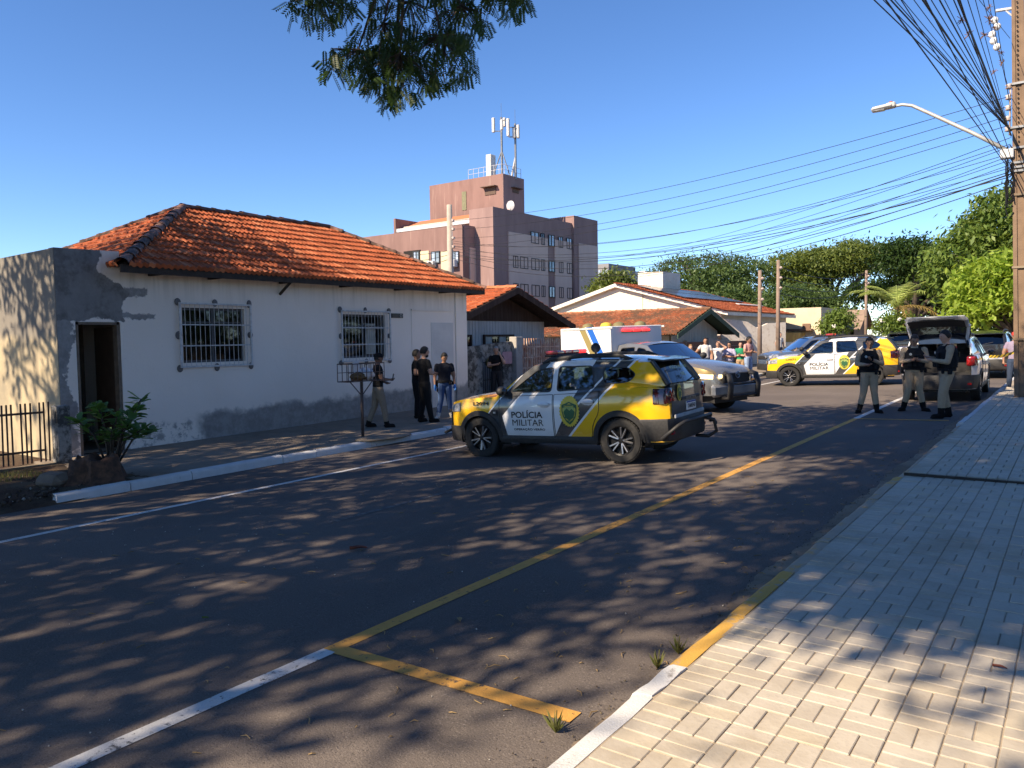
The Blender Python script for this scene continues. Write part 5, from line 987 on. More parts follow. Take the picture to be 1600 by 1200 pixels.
for z in (0.45, 0.74): b = MB(); b.tube([(2.87, -0.52, z), (2.87, 0.52, z)], 0.03, 8); b.build('bull_bar_tube', MAT_PLASTIC, pk, True)
b = MB(); b.box((-0.84, 0, 2.13), (0.10, 1.1, 0.03)); lo = b.build('light_bar', MAT_PLASTIC, pk)
for k in range(3): q = MB(); q.box((-0.82, -0.36+0.36*k, 2.17), (0.12, 0.32, 0.07), ch=0.02); q.build('beacon', MAT_BEACON, lo)
for xx, yy, m_ in ((-1.45, -0.55, 'vent yellow'), (-1.3, -0.2, 'vent khaki'), (-2.3, -0.5, 'vent khaki'), (-1.1, 0.45, 'vent khaki')):
    q = MB(); q.lathe([(0.17, 2.30), (0.17, 2.33), (0.14, 2.39), (0.07, 2.42), (0.001, 2.43)], 16, 2, (xx, yy, 0)); q.build('roof_vent', mat(m_, (0.6, 0.45, 0.06) if 'yellow' in m_ else (0.2, 0.17, 0.08)), pk, True)
place(pk, -9.42, 19.75, rad(-18.5))
# ------------------------------------------------------------------ trees and plants
def m_leaf(name, c, c2, trans=0.35, gloss=0.5):
    s = NT(name); r = s.island(); p = s.pos(); n = s.noise(p, 0.5, 3); col_ = s.mix(r, c, c2); col_ = s.mix(s.math('MULTIPLY', s.step(n, 0.45, 0.7), 0.45), col_, tuple(x*0.6 for x in c)); s.fin(col_, gloss, 0, 0.35)
    t = s.n('BsdfTranslucent'); s.put(t.inputs[0], s.mix(0.6, col_, (c2[0]*1.5, c2[1]*1.5, c2[2]*0.8))); mx = s.n('MixShader'); mx.inputs[0].default_value = trans
    s.t.links.new(s.b.outputs[0], mx.inputs[1]); s.t.links.new(t.outputs[0], mx.inputs[2]); s.t.links.new(mx.outputs[0], s.out.inputs[0]); return s.m
def unit(n): v = rng.normal(size=(n, 3)); return v/np.linalg.norm(v, axis=1, keepdims=True)
def leaf_quads(C, A, B):
    """diamond leaves: centre C, half length A, half width B (arrays of vectors)"""
    n = len(C); V_ = np.stack([C-A, C+B-A*0.15, C+A, C-B-A*0.15], 1).reshape(-1, 3); return V_, np.arange(4*n).reshape(n, 4)
def crown(parent, ell, n_clump, per, clump_r, ls, lw, m, droop=0.2, shell=0.75, flat=0.6, name='crown', clip=None, **props):
    """ell = [(centre, radii)]; clumps sit mostly in the outer shell; leaves hang in each clump"""
    vol = np.array([r[0]*r[1]*r[2] for c, r in ell])**0.7; pick = rng.choice(len(ell), n_clump, p=vol/vol.sum())
    d = unit(n_clump); rad_ = (shell+(1-shell)*rng.random(n_clump))*np.where(rng.random(n_clump) < 0.22, rng.random(n_clump)**0.5, 1.0)
    cc = np.array([ell[i][0] for i in pick])+d*rad_[:, None]*np.array([ell[i][1] for i in pick])
    k = np.repeat(np.arange(n_clump), per); n = len(k); off = rng.normal(size=(n, 3))*clump_r*np.array([1, 1, flat])*(0.6+0.8*rng.random(n_clump))[k][:, None]
    C = cc[k]+off
    if clip is not None: keep = clip(C); C = C[keep]; off = off[keep]; n = len(C)
    a = unit(n)*0.8+off/(np.linalg.norm(off, axis=1, keepdims=True)+1e-6)*0.7; a[:, 2] -= droop; a /= np.linalg.norm(a, axis=1, keepdims=True)
    up = unit(n)*0.7+np.array([0, 0, 1.0]); b = np.cross(a, up); b /= np.linalg.norm(b, axis=1, keepdims=True)+1e-9; sz = (0.7+0.6*rng.random(n))[:, None]
    V_, F = leaf_quads(C, a*ls*sz, b*lw*sz); return bulk(name, V_, F, m, parent, **props), cc
BARK = mat('grey brown bark', (0.09, 0.07, 0.055), (0.05, 0.038, 0.03), 7, 0.95, 0.6, 20)
def limbs(parent, base, fork, targets, r0, m=BARK, name='trunk', wob=0.25):
    b = MB(); base, fork = V(base), V(fork); mid = (base+fork)/2+V((random.uniform(-.1, .1), random.uniform(-.1, .1), 0)); b.tube([base-V((0, 0, .2)), base+V((0, 0, .15)), mid, fork], [r0*1.5, r0*1.12, r0*.9, r0*.8], 10)
    for t in targets:
        t = V(t); d = t-fork; p1 = fork+d*0.35+V((random.uniform(-wob, wob), random.uniform(-wob, wob), abs(d.length)*0.08)); p2 = fork+d*0.7+V((random.uniform(-wob, wob), random.uniform(-wob, wob), abs(d.length)*0.07)); b.tube([fork-V((0, 0, .1)), p1, p2, t], [r0*.6, r0*.42, r0*.25, r0*.08], 7)
        for k in range(3):
            s0 = p1.lerp(p2, random.random()); e = s0+V((random.uniform(-1, 1), random.uniform(-1, 1), random.uniform(.1, .9)))*min(d.length*0.28, 1.2); b.tube([s0, s0.lerp(e, .5)+V((0, 0, .1)), e], [r0*.2, r0*.12, r0*.04], 5)
    return b.build(name, m, parent, True)
def tree(name, label, base, fork_h, ell, n_clump, per, clump_r, ls, lw, m, r0=0.25, group=None, n_limb=9, **kw):
    t = thing(name, label, 'tree', base, 0, group); o = V(base)
    ell = [(tuple(V(c)-o), r) for c, r in ell]; cr, cc = crown(t, ell, n_clump, per, clump_r, ls, lw, m, **kw)
    fork = V((ell[0][0][0]*0.25, ell[0][0][1]*0.25, fork_h)); idx = list(rng.permutation(len(cc)))
    if kw.get('clip') is not None: idx = [i for i in idx if not any(inview(o+fork.lerp(V(cc[i]), f)+V((0, 0, dz)), 110) for f in (0, .2, .4, .6, .8, 1) for dz in (0, -.8))]
    idx = idx[:n_limb]; limbs(t, (0, 0, 0), fork, [tuple(cc[i]) for i in idx], r0); return t
LEAF_DARK = m_leaf('dark fine foliage', (0.06, 0.105, 0.032), (0.125, 0.185, 0.06)); LEAF_UMB = m_leaf('olive umbrella foliage', (0.085, 0.125, 0.03), (0.18, 0.22, 0.05)); LEAF_MANGO = m_leaf('yellow green foliage', (0.08, 0.14, 0.025), (0.19, 0.26, 0.06)); LEAF_LIME = m_leaf('lime green foliage', (0.17, 0.27, 0.03), (0.38, 0.48, 0.08), 0.45); LEAF_DEEP = m_leaf('deep green foliage', (0.025, 0.055, 0.014), (0.05, 0.09, 0.02))
def px_ell(px0, px1, py0, py1, y, depth=None):
    a, b = atY(px0, (py0+py1)/2, y), atY(px1, (py0+py1)/2, y); t, u = atY((px0+px1)/2, py0, y), atY((px0+px1)/2, py1, y); rx, rz = abs(b.x-a.x)/2, abs(t.z-u.z)/2
    return ((a.x+b.x)/2, y, (t.z+u.z)/2), (rx, depth or rx, rz)
def far_tree(name, label, boxes, y, leaf, n, ls, trunk_px, r0=0.4, group='trees at the end of the street', per=26, **kw):
    ell = [px_ell(*b, y+dy) for *b, dy in boxes]; bp = atY(trunk_px, 500, y); base = (bp.x, y, zl(0, y)-.1); zmin = min(e[0][2]-e[1][2] for e in ell)
    return tree(name, label, base, max(1.5, zmin-base[2]-0.3), ell, n, per, kw.pop('clump_r', 0.55), ls, ls*0.42, leaf, r0, group, n_limb=12, **kw)
far_tree('umbrella_tree', 'broad dark green tree above the solar panel roof', [(1020, 1165, 396, 480, 0), (1095, 1204, 400, 478, 2), (1040, 1190, 440, 500, -2)], 72, LEAF_DARK, 420, 0.17, 1110, per=70, clump_r=0.62, flat=0.45)
far_tree('umbrella_tree', 'wide olive umbrella shaped tree behind the two street poles', [(1196, 1320, 392, 452, 0), (1270, 1402, 376, 432, 3), (1225, 1290, 430, 490, -2)], 80, LEAF_UMB, 440, 0.18, 1310, per=75, clump_r=0.7, flat=0.35)
far_tree('dense_tree', 'low dense tree mass under the umbrella shaped tree', [(1180, 1290, 446, 520, 0), (1240, 1340, 455, 510, 1)], 66, LEAF_DARK, 230, 0.16, 1240, per=55, clump_r=0.6, flat=0.5)
far_tree('dark_tree', 'dark shaded tree with spreading limbs above the palm', [(1378, 1470, 372, 440, 0), (1395, 1500, 420, 490, 2), (1330, 1420, 440, 475, 3)], 64, LEAF_DEEP, 330, 0.16, 1432, per=60, clump_r=0.6, flat=0.45)
far_tree('small_tree', 'light green tree between the apartment block and white roof', [(930, 990, 427, 470, 0)], 78, LEAF_UMB, 150, 0.24, 960, 0.2)
far_tree('dense_tree', 'green tree filling the end of the street behind the palm', [(1440, 1560, 400, 520, 0), (1500, 1640, 420, 530, 2)], 78, LEAF_DEEP, 420, 0.25, 1500)
far_tree('mango_tree', 'tall yellow green tree behind the big pole', [(1452, 1600, 350, 480, 0), (1500, 1690, 295, 420, 1), (1560, 1760, 320, 480, 2)], 48, LEAF_MANGO, 900, 0.17, 1640, 0.35, None, 34, clump_r=0.42, droop=0.5)
far_tree('lime_tree', 'bright lime green leafy tree above the black SUV', [(1490, 1600, 405, 505, 0), (1540, 1680, 385, 500, .5), (1488, 1560, 450, 512, -.5)], 40.5, LEAF_LIME, 360, 0.17, 1600, 0.14, None, 30, clump_r=0.30, droop=0.25)
# low bushes
def bush(label, boxes, y, leaf, n, ls, flowers=0):
    ell = [px_ell(*b, y) for b in boxes]; c = ell[0][0]; t = thing('bush', label, 'bush', (c[0], y, zl(0, y)-.1)); o = V(t.location); el = [(tuple(V(a)-o), r) for a, r in ell]; cr, cc = crown(t, el, n, 24, 0.22, ls, ls*0.45, leaf, name='foliage', shell=0.6)
    b = MB()
    for i in rng.choice(len(cc), 8, replace=False): b.tube([(random.uniform(-.1, .1), 0, 0), tuple(cc[i]*np.array([.5, .5, .6])), tuple(cc[i])], [0.05, 0.03, 0.01], 5)
    b.build('stem', BARK, t)
    for k in range(flowers):
        q = MB(); p = V(cc[rng.integers(len(cc))]); p.y -= 0.35
        for j in range(6): q.ball(p+V((random.uniform(-.12, .12), random.uniform(-.08, .08), random.uniform(-.08, .08))), 0.055, 6, 4)
        q.build('flower_cluster', mat('white petals', (0.75, 0.73, 0.66)), t)
bush('round green bush beside the beige house', [(1290, 1334, 482, 520), (1284, 1310, 495, 530)], 52, LEAF_MANGO, 120, 0.12, 3); bush('white flowering bush below the palm fronds', [(1368, 1426, 490, 530), (1400, 1440, 496, 530)], 46.5, LEAF_MANGO, 190, 0.11, 9)
# palm
pb = atY(1402, 481, 48); pm_ = thing('palm_tree', 'small palm with yellowing lower fronds', 'tree', (pb.x, 48, zl(0, 48)-.1)); hz = pb.z-zl(0, 48)+.1
b = MB(); b.tube([(0, 0, -.2), (0.05, 0, hz*.5), (0, 0, hz)], [0.2, 0.15, 0.16], 8); b.build('trunk', BARK, pm_, True); FR_G, FR_Y = m_leaf('palm green', (0.2, 0.27, 0.06), (0.36, 0.42, 0.12), 0.3), m_leaf('palm yellowed', (0.25, 0.19, 0.06), (0.36, 0.25, 0.09), 0.3)
for i in range(15):
    a = 2*math.pi*i/15+random.uniform(-.2, .2); el_ = random.choice((1.25, 0.95, 0.6, 0.25, -.1)); L = random.uniform(2.3, 3.2); pts = []; p = V((0, 0, hz)); e = el_
    for k in range(9): pts.append(p.copy()); p = p+V((math.cos(a)*math.cos(e), math.sin(a)*math.cos(e), math.sin(e)))*(L/8); e -= 0.17
    q = MB(); q.tube(pts, [0.03]*3+[0.02]*6, 4); side = V((-math.sin(a), math.cos(a), 0))
    for k in range(1, 9):
        for sg in (1, -1):
            for h_ in (0, .5):
                c0 = pts[k-1].lerp(pts[k], h_); tip = c0+side*sg*(0.5*math.sin(math.pi*min(.95, (k+.6)/9.5))+.08)+(pts[k]-pts[k-1])*1.1+V((0, 0, -.16)); w_ = (pts[k]-pts[k-1])*0.16; q.add([c0-w_, c0+w_, tip], [(0, 1, 2)])
    q.build('frond', FR_Y if el_ < 0.3 else FR_G, pm_)
# street trees that shade the scene: they stand left of and behind the camera
SHADE = m_leaf('fine street tree foliage', (0.025, 0.05, 0.012), (0.05, 0.085, 0.02), 0.25)
CAMN = np.array(CAM); Fn, Rn, Un = np.array(_F), np.array(_R), np.array(_U)
def out_of_view(wx):
    """keep crowns that the photograph does not show out of its frame"""
    def f(C):
        d = C+np.array(wx)-CAMN; z = d@Fn; u = 800+FPX*(d@Rn)/np.maximum(z, .01); v = 600-FPX*(d@Un)/np.maximum(z, .01); return ~((z > 0) & (u > -60) & (u < 1660) & (v > -45) & (v < 1200))
    return f
def shade_tree(label, base, fork_h, ell, n, r0=0.28): return tree('street_tree', label, base, fork_h, ell, n, 120, 0.5, 0.13, 0.05, SHADE, r0, 'street trees around the camera', n_limb=14, clip=out_of_view(base), shell=0.45, flat=0.7)
shade_tree('street tree on the left pavement left of the fence', (-13.0, -3.2, zl(0, -3)), 4.2, [((-15.4, -2.2, 9.0), (4.8, 4.6, 2.2)), ((-9.5, -4.0, 8.6), (4.4, 3.9, 1.8)), ((-17.6, 1.4, 10.5), (3.4, 3.0, 1.4))], 190)
shade_tree('street tree on the left pavement behind the camera', (-12.9, -10.5, zl(0, -10)), 4.2, [((-10.0, -8.8, 8.8), (3.4, 4.2, 1.8)), ((-13.5, -10, 9.0), (4.0, 4.5, 2.0)), ((-8.3, -8.0, 8.8), (1.9, 2.0, 1.2))], 100)
shade_tree('added unseen tree farther back on the left pavement', (-12.9, -19.5, zl(0, -19)), 4.2, [((-12.0, -19, 9.0), (6.5, 5.5, 3.0))], 200)  # added behind the camera to hold back sky light
shade_tree('added unseen tree farther back on the right pavement', (2.2, -15.0, zr(1, -15)), 4.2, [((1.5, -15, 9.0), (5.5, 5.5, 3.0))], 180)  # unseen tree, put in to block the sky on this side
t3 = shade_tree('street tree whose branch hangs over the road', (-12.7, 1.7, zl(0, 1)), 4.6, [((-7.7, 5.6, 9.7), (4.3, 3.9, 1.5)), ((-6.5, 7.8, 10.6), (3.6, 3.4, 1.3)), ((-5.2, 5.0, 10.0), (2.6, 4.6, 1.3))], 245)
shade_tree('street tree on the right pavement behind the camera', (1.4, -5.0, zr(1, -5)), 4.4, [((-4.2, 0.6, 9.4), (3.2, 4.6, 1.6)), ((-4.9, -2.6, 9.3), (2.4, 3.6, 1.4)), ((-1.5, -0.5, 9.2), (3.4, 4.0, 1.6))], 380)
# the branch of that tree that hangs into the top of the picture: sprigs of paired leaflets
def hanging_branch(parent, regions, depth, n):
    o = np.array(parent.location); Cs = []; As = []; Bs = []
    tw = MB(); root = V(at_depth(640, -120, depth))
    for (px, py, rx, ry, k) in regions:
        hub = at_depth(px, py-ry*0.6, depth+random.uniform(-.5, .5)); m_ = root.lerp(hub, .5)+V((0, 0, .15)); tw.tube([root-parent.location, m_-parent.location, hub-parent.location], [0.045, 0.025, 0.01], 5)
        for i in range(k):
            r_, th = math.sqrt(random.random()), random.random()*6.28; p = at_depth(px+rx*r_*math.cos(th), py+ry*r_*math.sin(th), depth+random.uniform(-.7, .7)); d = V((random.gauss(0, .5), random.gauss(0, .5), -0.75-random.random()*.5)).normalized()
            if random.random() < .3: tw.tube([hub-parent.location, p-parent.location], [0.008, 0.004], 4)
            sd = d.cross(V((random.gauss(0, 1), random.gauss(0, 1), .3))).normalized(); nL = 8; L = random.uniform(.13, .24)
            for j in range(nL):
                for sg in (1, -1): c_ = p+d*(L*j/nL); a_ = (sd*sg+d*.75).normalized()*0.030; b_ = a_.cross(d.cross(sd)).normalized()*0.010; Cs.append(c_+a_); As.append(a_); Bs.append(b_)
    V_, F = leaf_quads(np.array(Cs)-o, np.array(As), np.array(Bs)); bulk('hanging_foliage', V_, F, LEAF_DEEP, parent); tw.build('hanging_branch', BARK, parent, True)
hanging_branch(t3, [(500, 10, 56, 26, 85), (560, 95, 62, 30, 105), (640, 30, 66, 46, 75), (625, 110, 56, 44, 135), (690, 85, 58, 50, 140), (720, 30, 46, 36, 85), (600, 60, 50, 40, 80), (795, -2, 34, 26, 60), (612, 148, 18, 16, 26), (740, -20, 90, 25, 70), (560, -20, 110, 25, 80)], 9.3, 0)
# trees added out of view at right: they darken the reflection in the windows
for k, (yy, lb) in enumerate(((4, 'first'), (12, 'second'), (20, 'third'), (28, 'fourth'), (37, 'fifth'))):
    tree('screening_tree', '%s added screening tree behind the right pavement counted from the camera' % lb, (8.5+random.uniform(-.6, .6), yy, zr(8, yy)-.1), 1.6, [((8.5, yy, 3.4), (2.4, 4.6, 3.0))], 120, 40, 0.5, 0.22, 0.09, LEAF_DEEP, 0.15, 'added screening trees along the right pavement', n_limb=8)
# ------------------------------------------------------------------ utility poles, lamp and cables
CONC = mat('brown concrete pole', (0.22, 0.15, 0.10), (0.16, 0.11, 0.075), 3, 0.9, 0.3, 30); CABLE = mat('black cable', (0.012, 0.012, 0.014), None, 4, 0.6); PORC = mat('porcelain', (0.4, 0.28, 0.22), (0.55, 0.5, 0.48), 8, 0.3)
PY = 22.7; pbase = right_at(1598, 622); PX = pbase.x
pole = thing('utility_pole', 'tall brown concrete utility pole at the right edge', 'pole', (PX, pbase.y, pbase.z)); PY = pbase.y
ptop = atY(1590, -30, PY); lean = V((ptop.x-PX, 0, ptop.z-pbase.z)); Ltot = lean.length; ax_ = lean.normalized()
b = MB(); w0, w1 = 0.17, 0.12; pth = [V((0, 0, -.3)), lean*0.5, lean]; q4 = []
for k, (t, w) in enumerate(((-.02, w0), (0.35, 0.155), (0.7, 0.135), (1.0, w1))):
    c_ = lean*t
    for dx, dy in ((-1, -1), (-.45, -1), (-.45, -.72), (.45, -.72), (.45, -1), (1, -1), (1, 1), (-1, 1)): q4.append(c_+V((dx*w, dy*w*0.8, 0)))
b.add(q4, [(8*k+j, 8*k+(j+1) % 8, 8*k+8+(j+1) % 8, 8*k+8+j) for k in range(3) for j in range(8)]+[tuple(24+j for j in range(8))]); b.build('shaft', CONC, pole)
def on_pole(py): d = atY(1590, py, PY); t = (d.z-pbase.z)/lean.z; return lean*t
for k in range(34): q = MB(); c_ = on_pole(5+k*7.5); q.lathe([(0.001, -.005), (0.022, -.005)], 8, 1, c_+V((-0.01, -0.1, 0))); q.build('bolt_hole', MAT_VOID, pole)
for py in (132, 200, 232, 255, 262, 268, 305, 418, 530): c_ = on_pole(py); q = MB(); q.box(c_, (0.36, 0.29, 0.05)); q.build('band', MAT_GUTTER if py > 300 else GREY, pole)
q = MB(); c_ = on_pole(135); q.tube([c_+V((-.16, -.12, .05)), c_+V((-.16, -.12, -1.15))], 0.02, 6)
for k in range(5): q.lathe([(0.03, -.06), (0.075, -.04), (0.04, 0), (0.075, .04), (0.03, .06)], 10, 2, c_+V((-.2, -.12, -0.25*k)))
q.build('insulator_rack', PORC, pole, True)
q = MB(); c_ = on_pole(12); e_ = atY(1556, 17, PY)-V(pole.location); q.tube([c_, e_], 0.04, 6); q.tube([c_-V((0, 0, .3)), e_.lerp(c_, .4)], 0.02, 5); q.build('crossarm', MAT_WHITE_METAL, pole)
q = MB()
for k in range(5): q.ball(e_+V((-.02+.06*math.sin(k*2), 0, -.22-.16*k)), (0.085, 0.08, 0.09), 8, 6)
q.build('insulator_string', MAT_PLATE, pole, True)
q = MB(); c_ = on_pole(240); q.box(c_+V((-.25, -.1, 0)), (0.28, 0.2, 0.22), ch=.02); q.build('junction_box', MAT_WHITE_METAL, pole)
q = MB()
for k in range(18):
    c_ = on_pole(230+random.random()*90)+V((-.15, -.12, 0)); r_ = random.uniform(.08, .2); q.tube([c_+V((r_*math.cos(t)*.5-.05, -.03*k/9, r_*1.6*math.sin(t))) for t in [i*.7 for i in range(9)]], 0.012, 4)
q.build('cable_coils', CABLE, pole)
lampo = thing('street_lamp', 'street lamp on a long curved arm reaching over the road', 'lamp'); pts = [atY(1584, 240, PY), atY(1520, 208, PY), atY(1450, 176, PY), atY(1425, 165, PY), atY(1410, 163.5, PY), atY(1392, 167, PY)]
q = MB(); q.tube(pts, [0.05, 0.048, 0.045, 0.042, 0.04, 0.04], 8); q.build('arm', mat('galvanised arm', (0.5, 0.5, 0.48), (0.4, 0.4, 0.38), 4, 0.5, 0, None, 0.3), lampo, True)
c_ = atY(1379, 168.5, PY); q = MB(); q.box(c_, (0.52, 0.26, 0.11), Matrix.Rotation(-.07, 3, 'Y'), ch=.04); q.box(c_+V((.2, 0, .02)), (0.24, 0.2, 0.14), Matrix.Rotation(-.07, 3, 'Y'), ch=.03); q.build('lamp_head', mat('lamp housing', (0.5, 0.49, 0.47), None, 5, 0.5), lampo); q = MB(); q.lathe([(0.001, .13), (.04, .13), (.045, .07)], 10, 2, c_+V((.2, 0, 0))); q.build('photocell', mat('red photocell', (0.4, 0.1, 0.08)), lampo); q = MB(); q.box(c_+V((-.1, 0, -.06)), (0.3, 0.2, 0.02)); q.build('lens', MAT_LAMP, lampo)
def cable(pts_, r, label, group, sag=0.0, n=14):
    a, b_ = V(pts_[0]), V(pts_[1]); P = []
    for i in range(n+1): t = i/n; p = a.lerp(b_, t); p.z -= sag*4*t*(1-t); P.append(p)
    q = MB(); q.tube(P, r, 5); o = q.build('overhead_cable', CABLE, None, True); o['label'] = label; o['category'] = 'cable'; o['group'] = group
PO = V(pole.location)
near = [(1366, 140, .02), (1380, 150, .012), (1392, 158, .022), (1398, 165, .014), (1410, 172, .012), (1428, 180, .012), (1442, 190, .03), (1455, 196, .014), (1468, 200, .022), (1476, 205, .012), (1490, 210, .02), (1497, 212, .034), (1512, 214, .014), (1524, 216, .012), (1530, 60, .012), (1536, 150, .012), (1544, 165, .012), (1552, 178, .012), (1500, 250, .016), (1446, 262, .02), (1384, 270, .018), (1408, 268, .012)]
for k, (px, py, r) in enumerate(near):
    A = PO+on_pole(max(py, 205) if k < 14 else py)+V((-.16, -.12, 0)); B_ = at_depth(px, 0, 1.0); d = (B_-CAM); t = (A.z+random.uniform(-.3, .5)-CAM.z)/d.z; Bw = CAM+d*t; E_ = A+(Bw-A)*1.9; cable((A, E_), r*0.5, 'black cable climbing from the right edge pole out of the top of the picture', 'cables fanning up from the big pole', 0.0)
    if k in (10, 13, 15, 16, 17):
        for j in range(2): c_ = A.lerp(Bw, random.uniform(.55, .95)); q = MB(); [q.tube([c_, c_+V((random.uniform(-.07, .07), random.uniform(-.07, .07), random.uniform(-.07, .07)))], 0.005, 4) for i in range(14)]; o = q.build('air_plant', mat('dry air plant', (0.2, 0.11, 0.07)), None); o['label'] = 'small dry air plant tuft growing on the overhead cables'; o['category'] = 'plant'; o['group'] = 'air plants on the cables'
# pole behind the white house and the cables across the street
lp = at_depth(702, 320, 38.0); lpole = thing('utility_pole', 'thin grey concrete pole rising behind the tiled roof', 'pole', (lp.x, lp.y, 0)); q = MB(); q.tube([(0, 0, -.3), (0, 0, lp.z)], [0.2, 0.13], 10); q.build('shaft', mat('pale concrete pole', (0.42, 0.37, 0.31), (0.33, 0.29, 0.25), 3, 0.9), lpole, True)
q = MB(); q.tube([(.24, -.1, lp.z-.7), (.24, -.1, lp.z-2.2)], 0.02, 5)
for k in range(4): q.lathe([(0.03, -.07), (0.1, -.04), (0.05, 0), (0.1, .04), (0.03, .07)], 9, 2, (.3, -.1, lp.z-.8-.42*k))
q.build('insulator_rack', PORC, lpole, True)
for k in range(12):
    A = PO+on_pole((150, 165, 180, 195, 225, 240, 250, 262, 268, 272, 276, 282)[k])+V((-.18, -.1, 0)); L_ = lp+V((.3, -.1, -(0.8+.42*min(k, 3)) if k < 4 else -1.3-.12*k)); cable((A, L_), 0.008 if k < 8 else 0.011, 'thin dark cable crossing the sky to the pole behind the house', 'cables crossing the street', (.5, .6, .7, .6, 1.1, .9, 1.3, 1.0, 1.2, 1.4, .9, 1.5)[k], 22)
for k in range(5): A = PO+on_pole(215+14*k)+V((-.18, -.1, 0)); e = at_depth(900+random.uniform(-40, 60), 405+8*k, 55); cable((A, e), 0.008, 'thin dark cable sloping down towards the apartment block', 'cables to the apartment block', .7, 18)
for k in range(3): e = at_depth(570+20*k, 392+12*k, 60); cable((lp-V((0, 0, 2.2+.2*k)), e), 0.014, 'service wire from the thin pole towards the apartment front', 'service wires behind the roof', .3)
# street poles farther up the left pavement
far_tops = []
for px, y0_, y1_, lb, xx in ((1187, 419, 532, 'shorter of the two wooden poles before the beige house', -12.6), (1215.5, 403, 534, 'taller of the two wooden poles before the beige house', -12.4), (1353, 420, 500, 'far pole standing just left of the palm', -12.2)):
    b0 = atX(px, y1_, xx); tz = atX(px, y0_, xx).z; o = thing('street_pole', lb, 'pole', (b0.x, b0.y, zl(0, b0.y)-.1)); q = MB(); q.tube([(0, 0, -.2), (0, 0, tz-zl(0, b0.y))], [0.12, 0.085], 8); q.build('shaft', mat('weathered pole', (0.26, 0.19, 0.15), (0.2, 0.15, 0.12), 3, 0.9), o, True); far_tops.append(V((b0.x, b0.y, tz)))
    q = MB()
    for k in range(3): q.lathe([(0.03, -.07), (0.09, 0), (0.03, .07)], 8, 2, (.16, -.1, tz-zl(0, b0.y)-.4-.5*k))
    q.build('insulator', PORC, o)
for k in range(4): cable((far_tops[1]-V((0, 0, .4+.45*k)), far_tops[2]-V((0, 0, .3+.3*k))), 0.02, 'sagging wire between the far street poles', 'wires between the far poles', .5)
# barrier tape from the black SUV to the pole
tp = [atY(1552, 551, 24.2), PO+V((-.12, -.15, 1.05))]; 
def m_tape():
    s = NT('yellow and black tape'); x, y, z = s.xyz(s.pos())[:3]; f = s.math('GREATER_THAN', s.math('FRACT', s.math('MULTIPLY', s.math('ADD', s.math('ADD', x, y), s.math('MULTIPLY', z, 2.0)), 5.0)), 0.62); return s.fin(s.mix(f, (0.75, 0.52, 0.03), (0.02, 0.02, 0.02)), 0.5)
a, b_ = V((-2.08, 24.9, zroad(-2, 25)+1.02)), PO+V((-.15, .1, 1.1)); q = MB(); q.grid(lambda u, v: a.lerp(b_, u)+V((0, 0, 0.07*v-0.10*4*u*(1-u)*.5))+V((0, .03*math.sin(u*9)*v, 0)), 16, 2); o = q.build('barrier_tape', m_tape()); o['label'] = 'yellow and black barrier tape tied to the big pole'; o['category'] = 'tape'
# ------------------------------------------------------------------ people (local frame: facing +x, left is +y)
SKIN = {k: mat('skin '+k, c, tuple(x*0.85 for x in c), 12, 0.55) for k, c in dict(light=(0.48, 0.28, 0.2), tan=(0.34, 0.185, 0.12), brown=(0.22, 0.115, 0.075)).items()}
HAIR = {k: mat('hair '+k, c, tuple(x*0.5 for x in c), 40, 0.6, 0.5, 80) for k, c in dict(black=(0.012, 0.010, 0.009), grey=(0.34, 0.33, 0.32), brown=(0.05, 0.03, 0.02), fair=(0.3, 0.18, 0.07)).items()}
CLOTH = {}
def cloth(name, c, c2=None):
    if name not in CLOTH:
        s = NT('cloth '+name); o = s.obj(); f = s.noise(o, 9, 3, 0.6, 0.8); s.bump(f, 0.6, 0.03); CLOTH[name] = s.fin(s.mix(s.noise(o, 22, 3), c, c2 or tuple(x*0.7 for x in c)), 0.9, 0, 0.2)
    return CLOTH[name]
UNIF, VEST, BOOT, BLACKC, NAVY, JEANS = cloth('khaki uniform', (0.45, 0.345, 0.235), (0.34, 0.255, 0.17)), cloth('black vest', (0.014, 0.015, 0.018)), cloth('black boots', (0.012, 0.011, 0.011)), cloth('black shirt', (0.012, 0.012, 0.014)), cloth('dark navy polo', (0.016, 0.018, 0.028)), cloth('blue jeans', (0.06, 0.11, 0.24), (0.04, 0.07, 0.16))
def rings(b, pts, n=12):
    """closed loft of elliptical rings: (centre, half width y, half depth x)"""
    vs = []
    for c, ry, rx in pts:
        for j in range(n): t = 2*math.pi*j/n; vs.append((c[0]+rx*math.cos(t), c[1]+ry*math.sin(t), c[2]))
    k = len(pts); b.add(vs, [(i*n+j, i*n+(j+1) % n, (i+1)*n+(j+1) % n, (i+1)*n+j) for i in range(k-1) for j in range(n)]+[tuple(range(n-1, -1, -1)), tuple(range((k-1)*n, k*n))])
def seg(b, p, q, r0, r1, n=8):
    p, q = V(p), V(q); d = (q-p).normalized(); b.tube([p-d*r0*.8, p-d*r0*.35, p, p.lerp(q, .4), q, q+d*r1*.4, q+d*r1*.8], [r0*.45, r0*.85, r0, r0*.62+r1*.38+.004, r1, r1*.85, r1*.45], n)
def remesh(b, vox, name):
    me = b.mesh(name, SKIN['tan']); ob = bpy.data.objects.new(name, me); col.objects.link(ob); md = ob.modifiers.new('r', 'REMESH'); md.mode = 'VOXEL'; md.voxel_size = vox; sm = ob.modifiers.new('s', 'SMOOTH'); sm.factor = 0.5; sm.iterations = 2
    out = bpy.data.meshes.new_from_object(ob.evaluated_get(bpy.context.evaluated_depsgraph_get())); bpy.data.objects.remove(ob); bpy.data.meshes.remove(me); return out
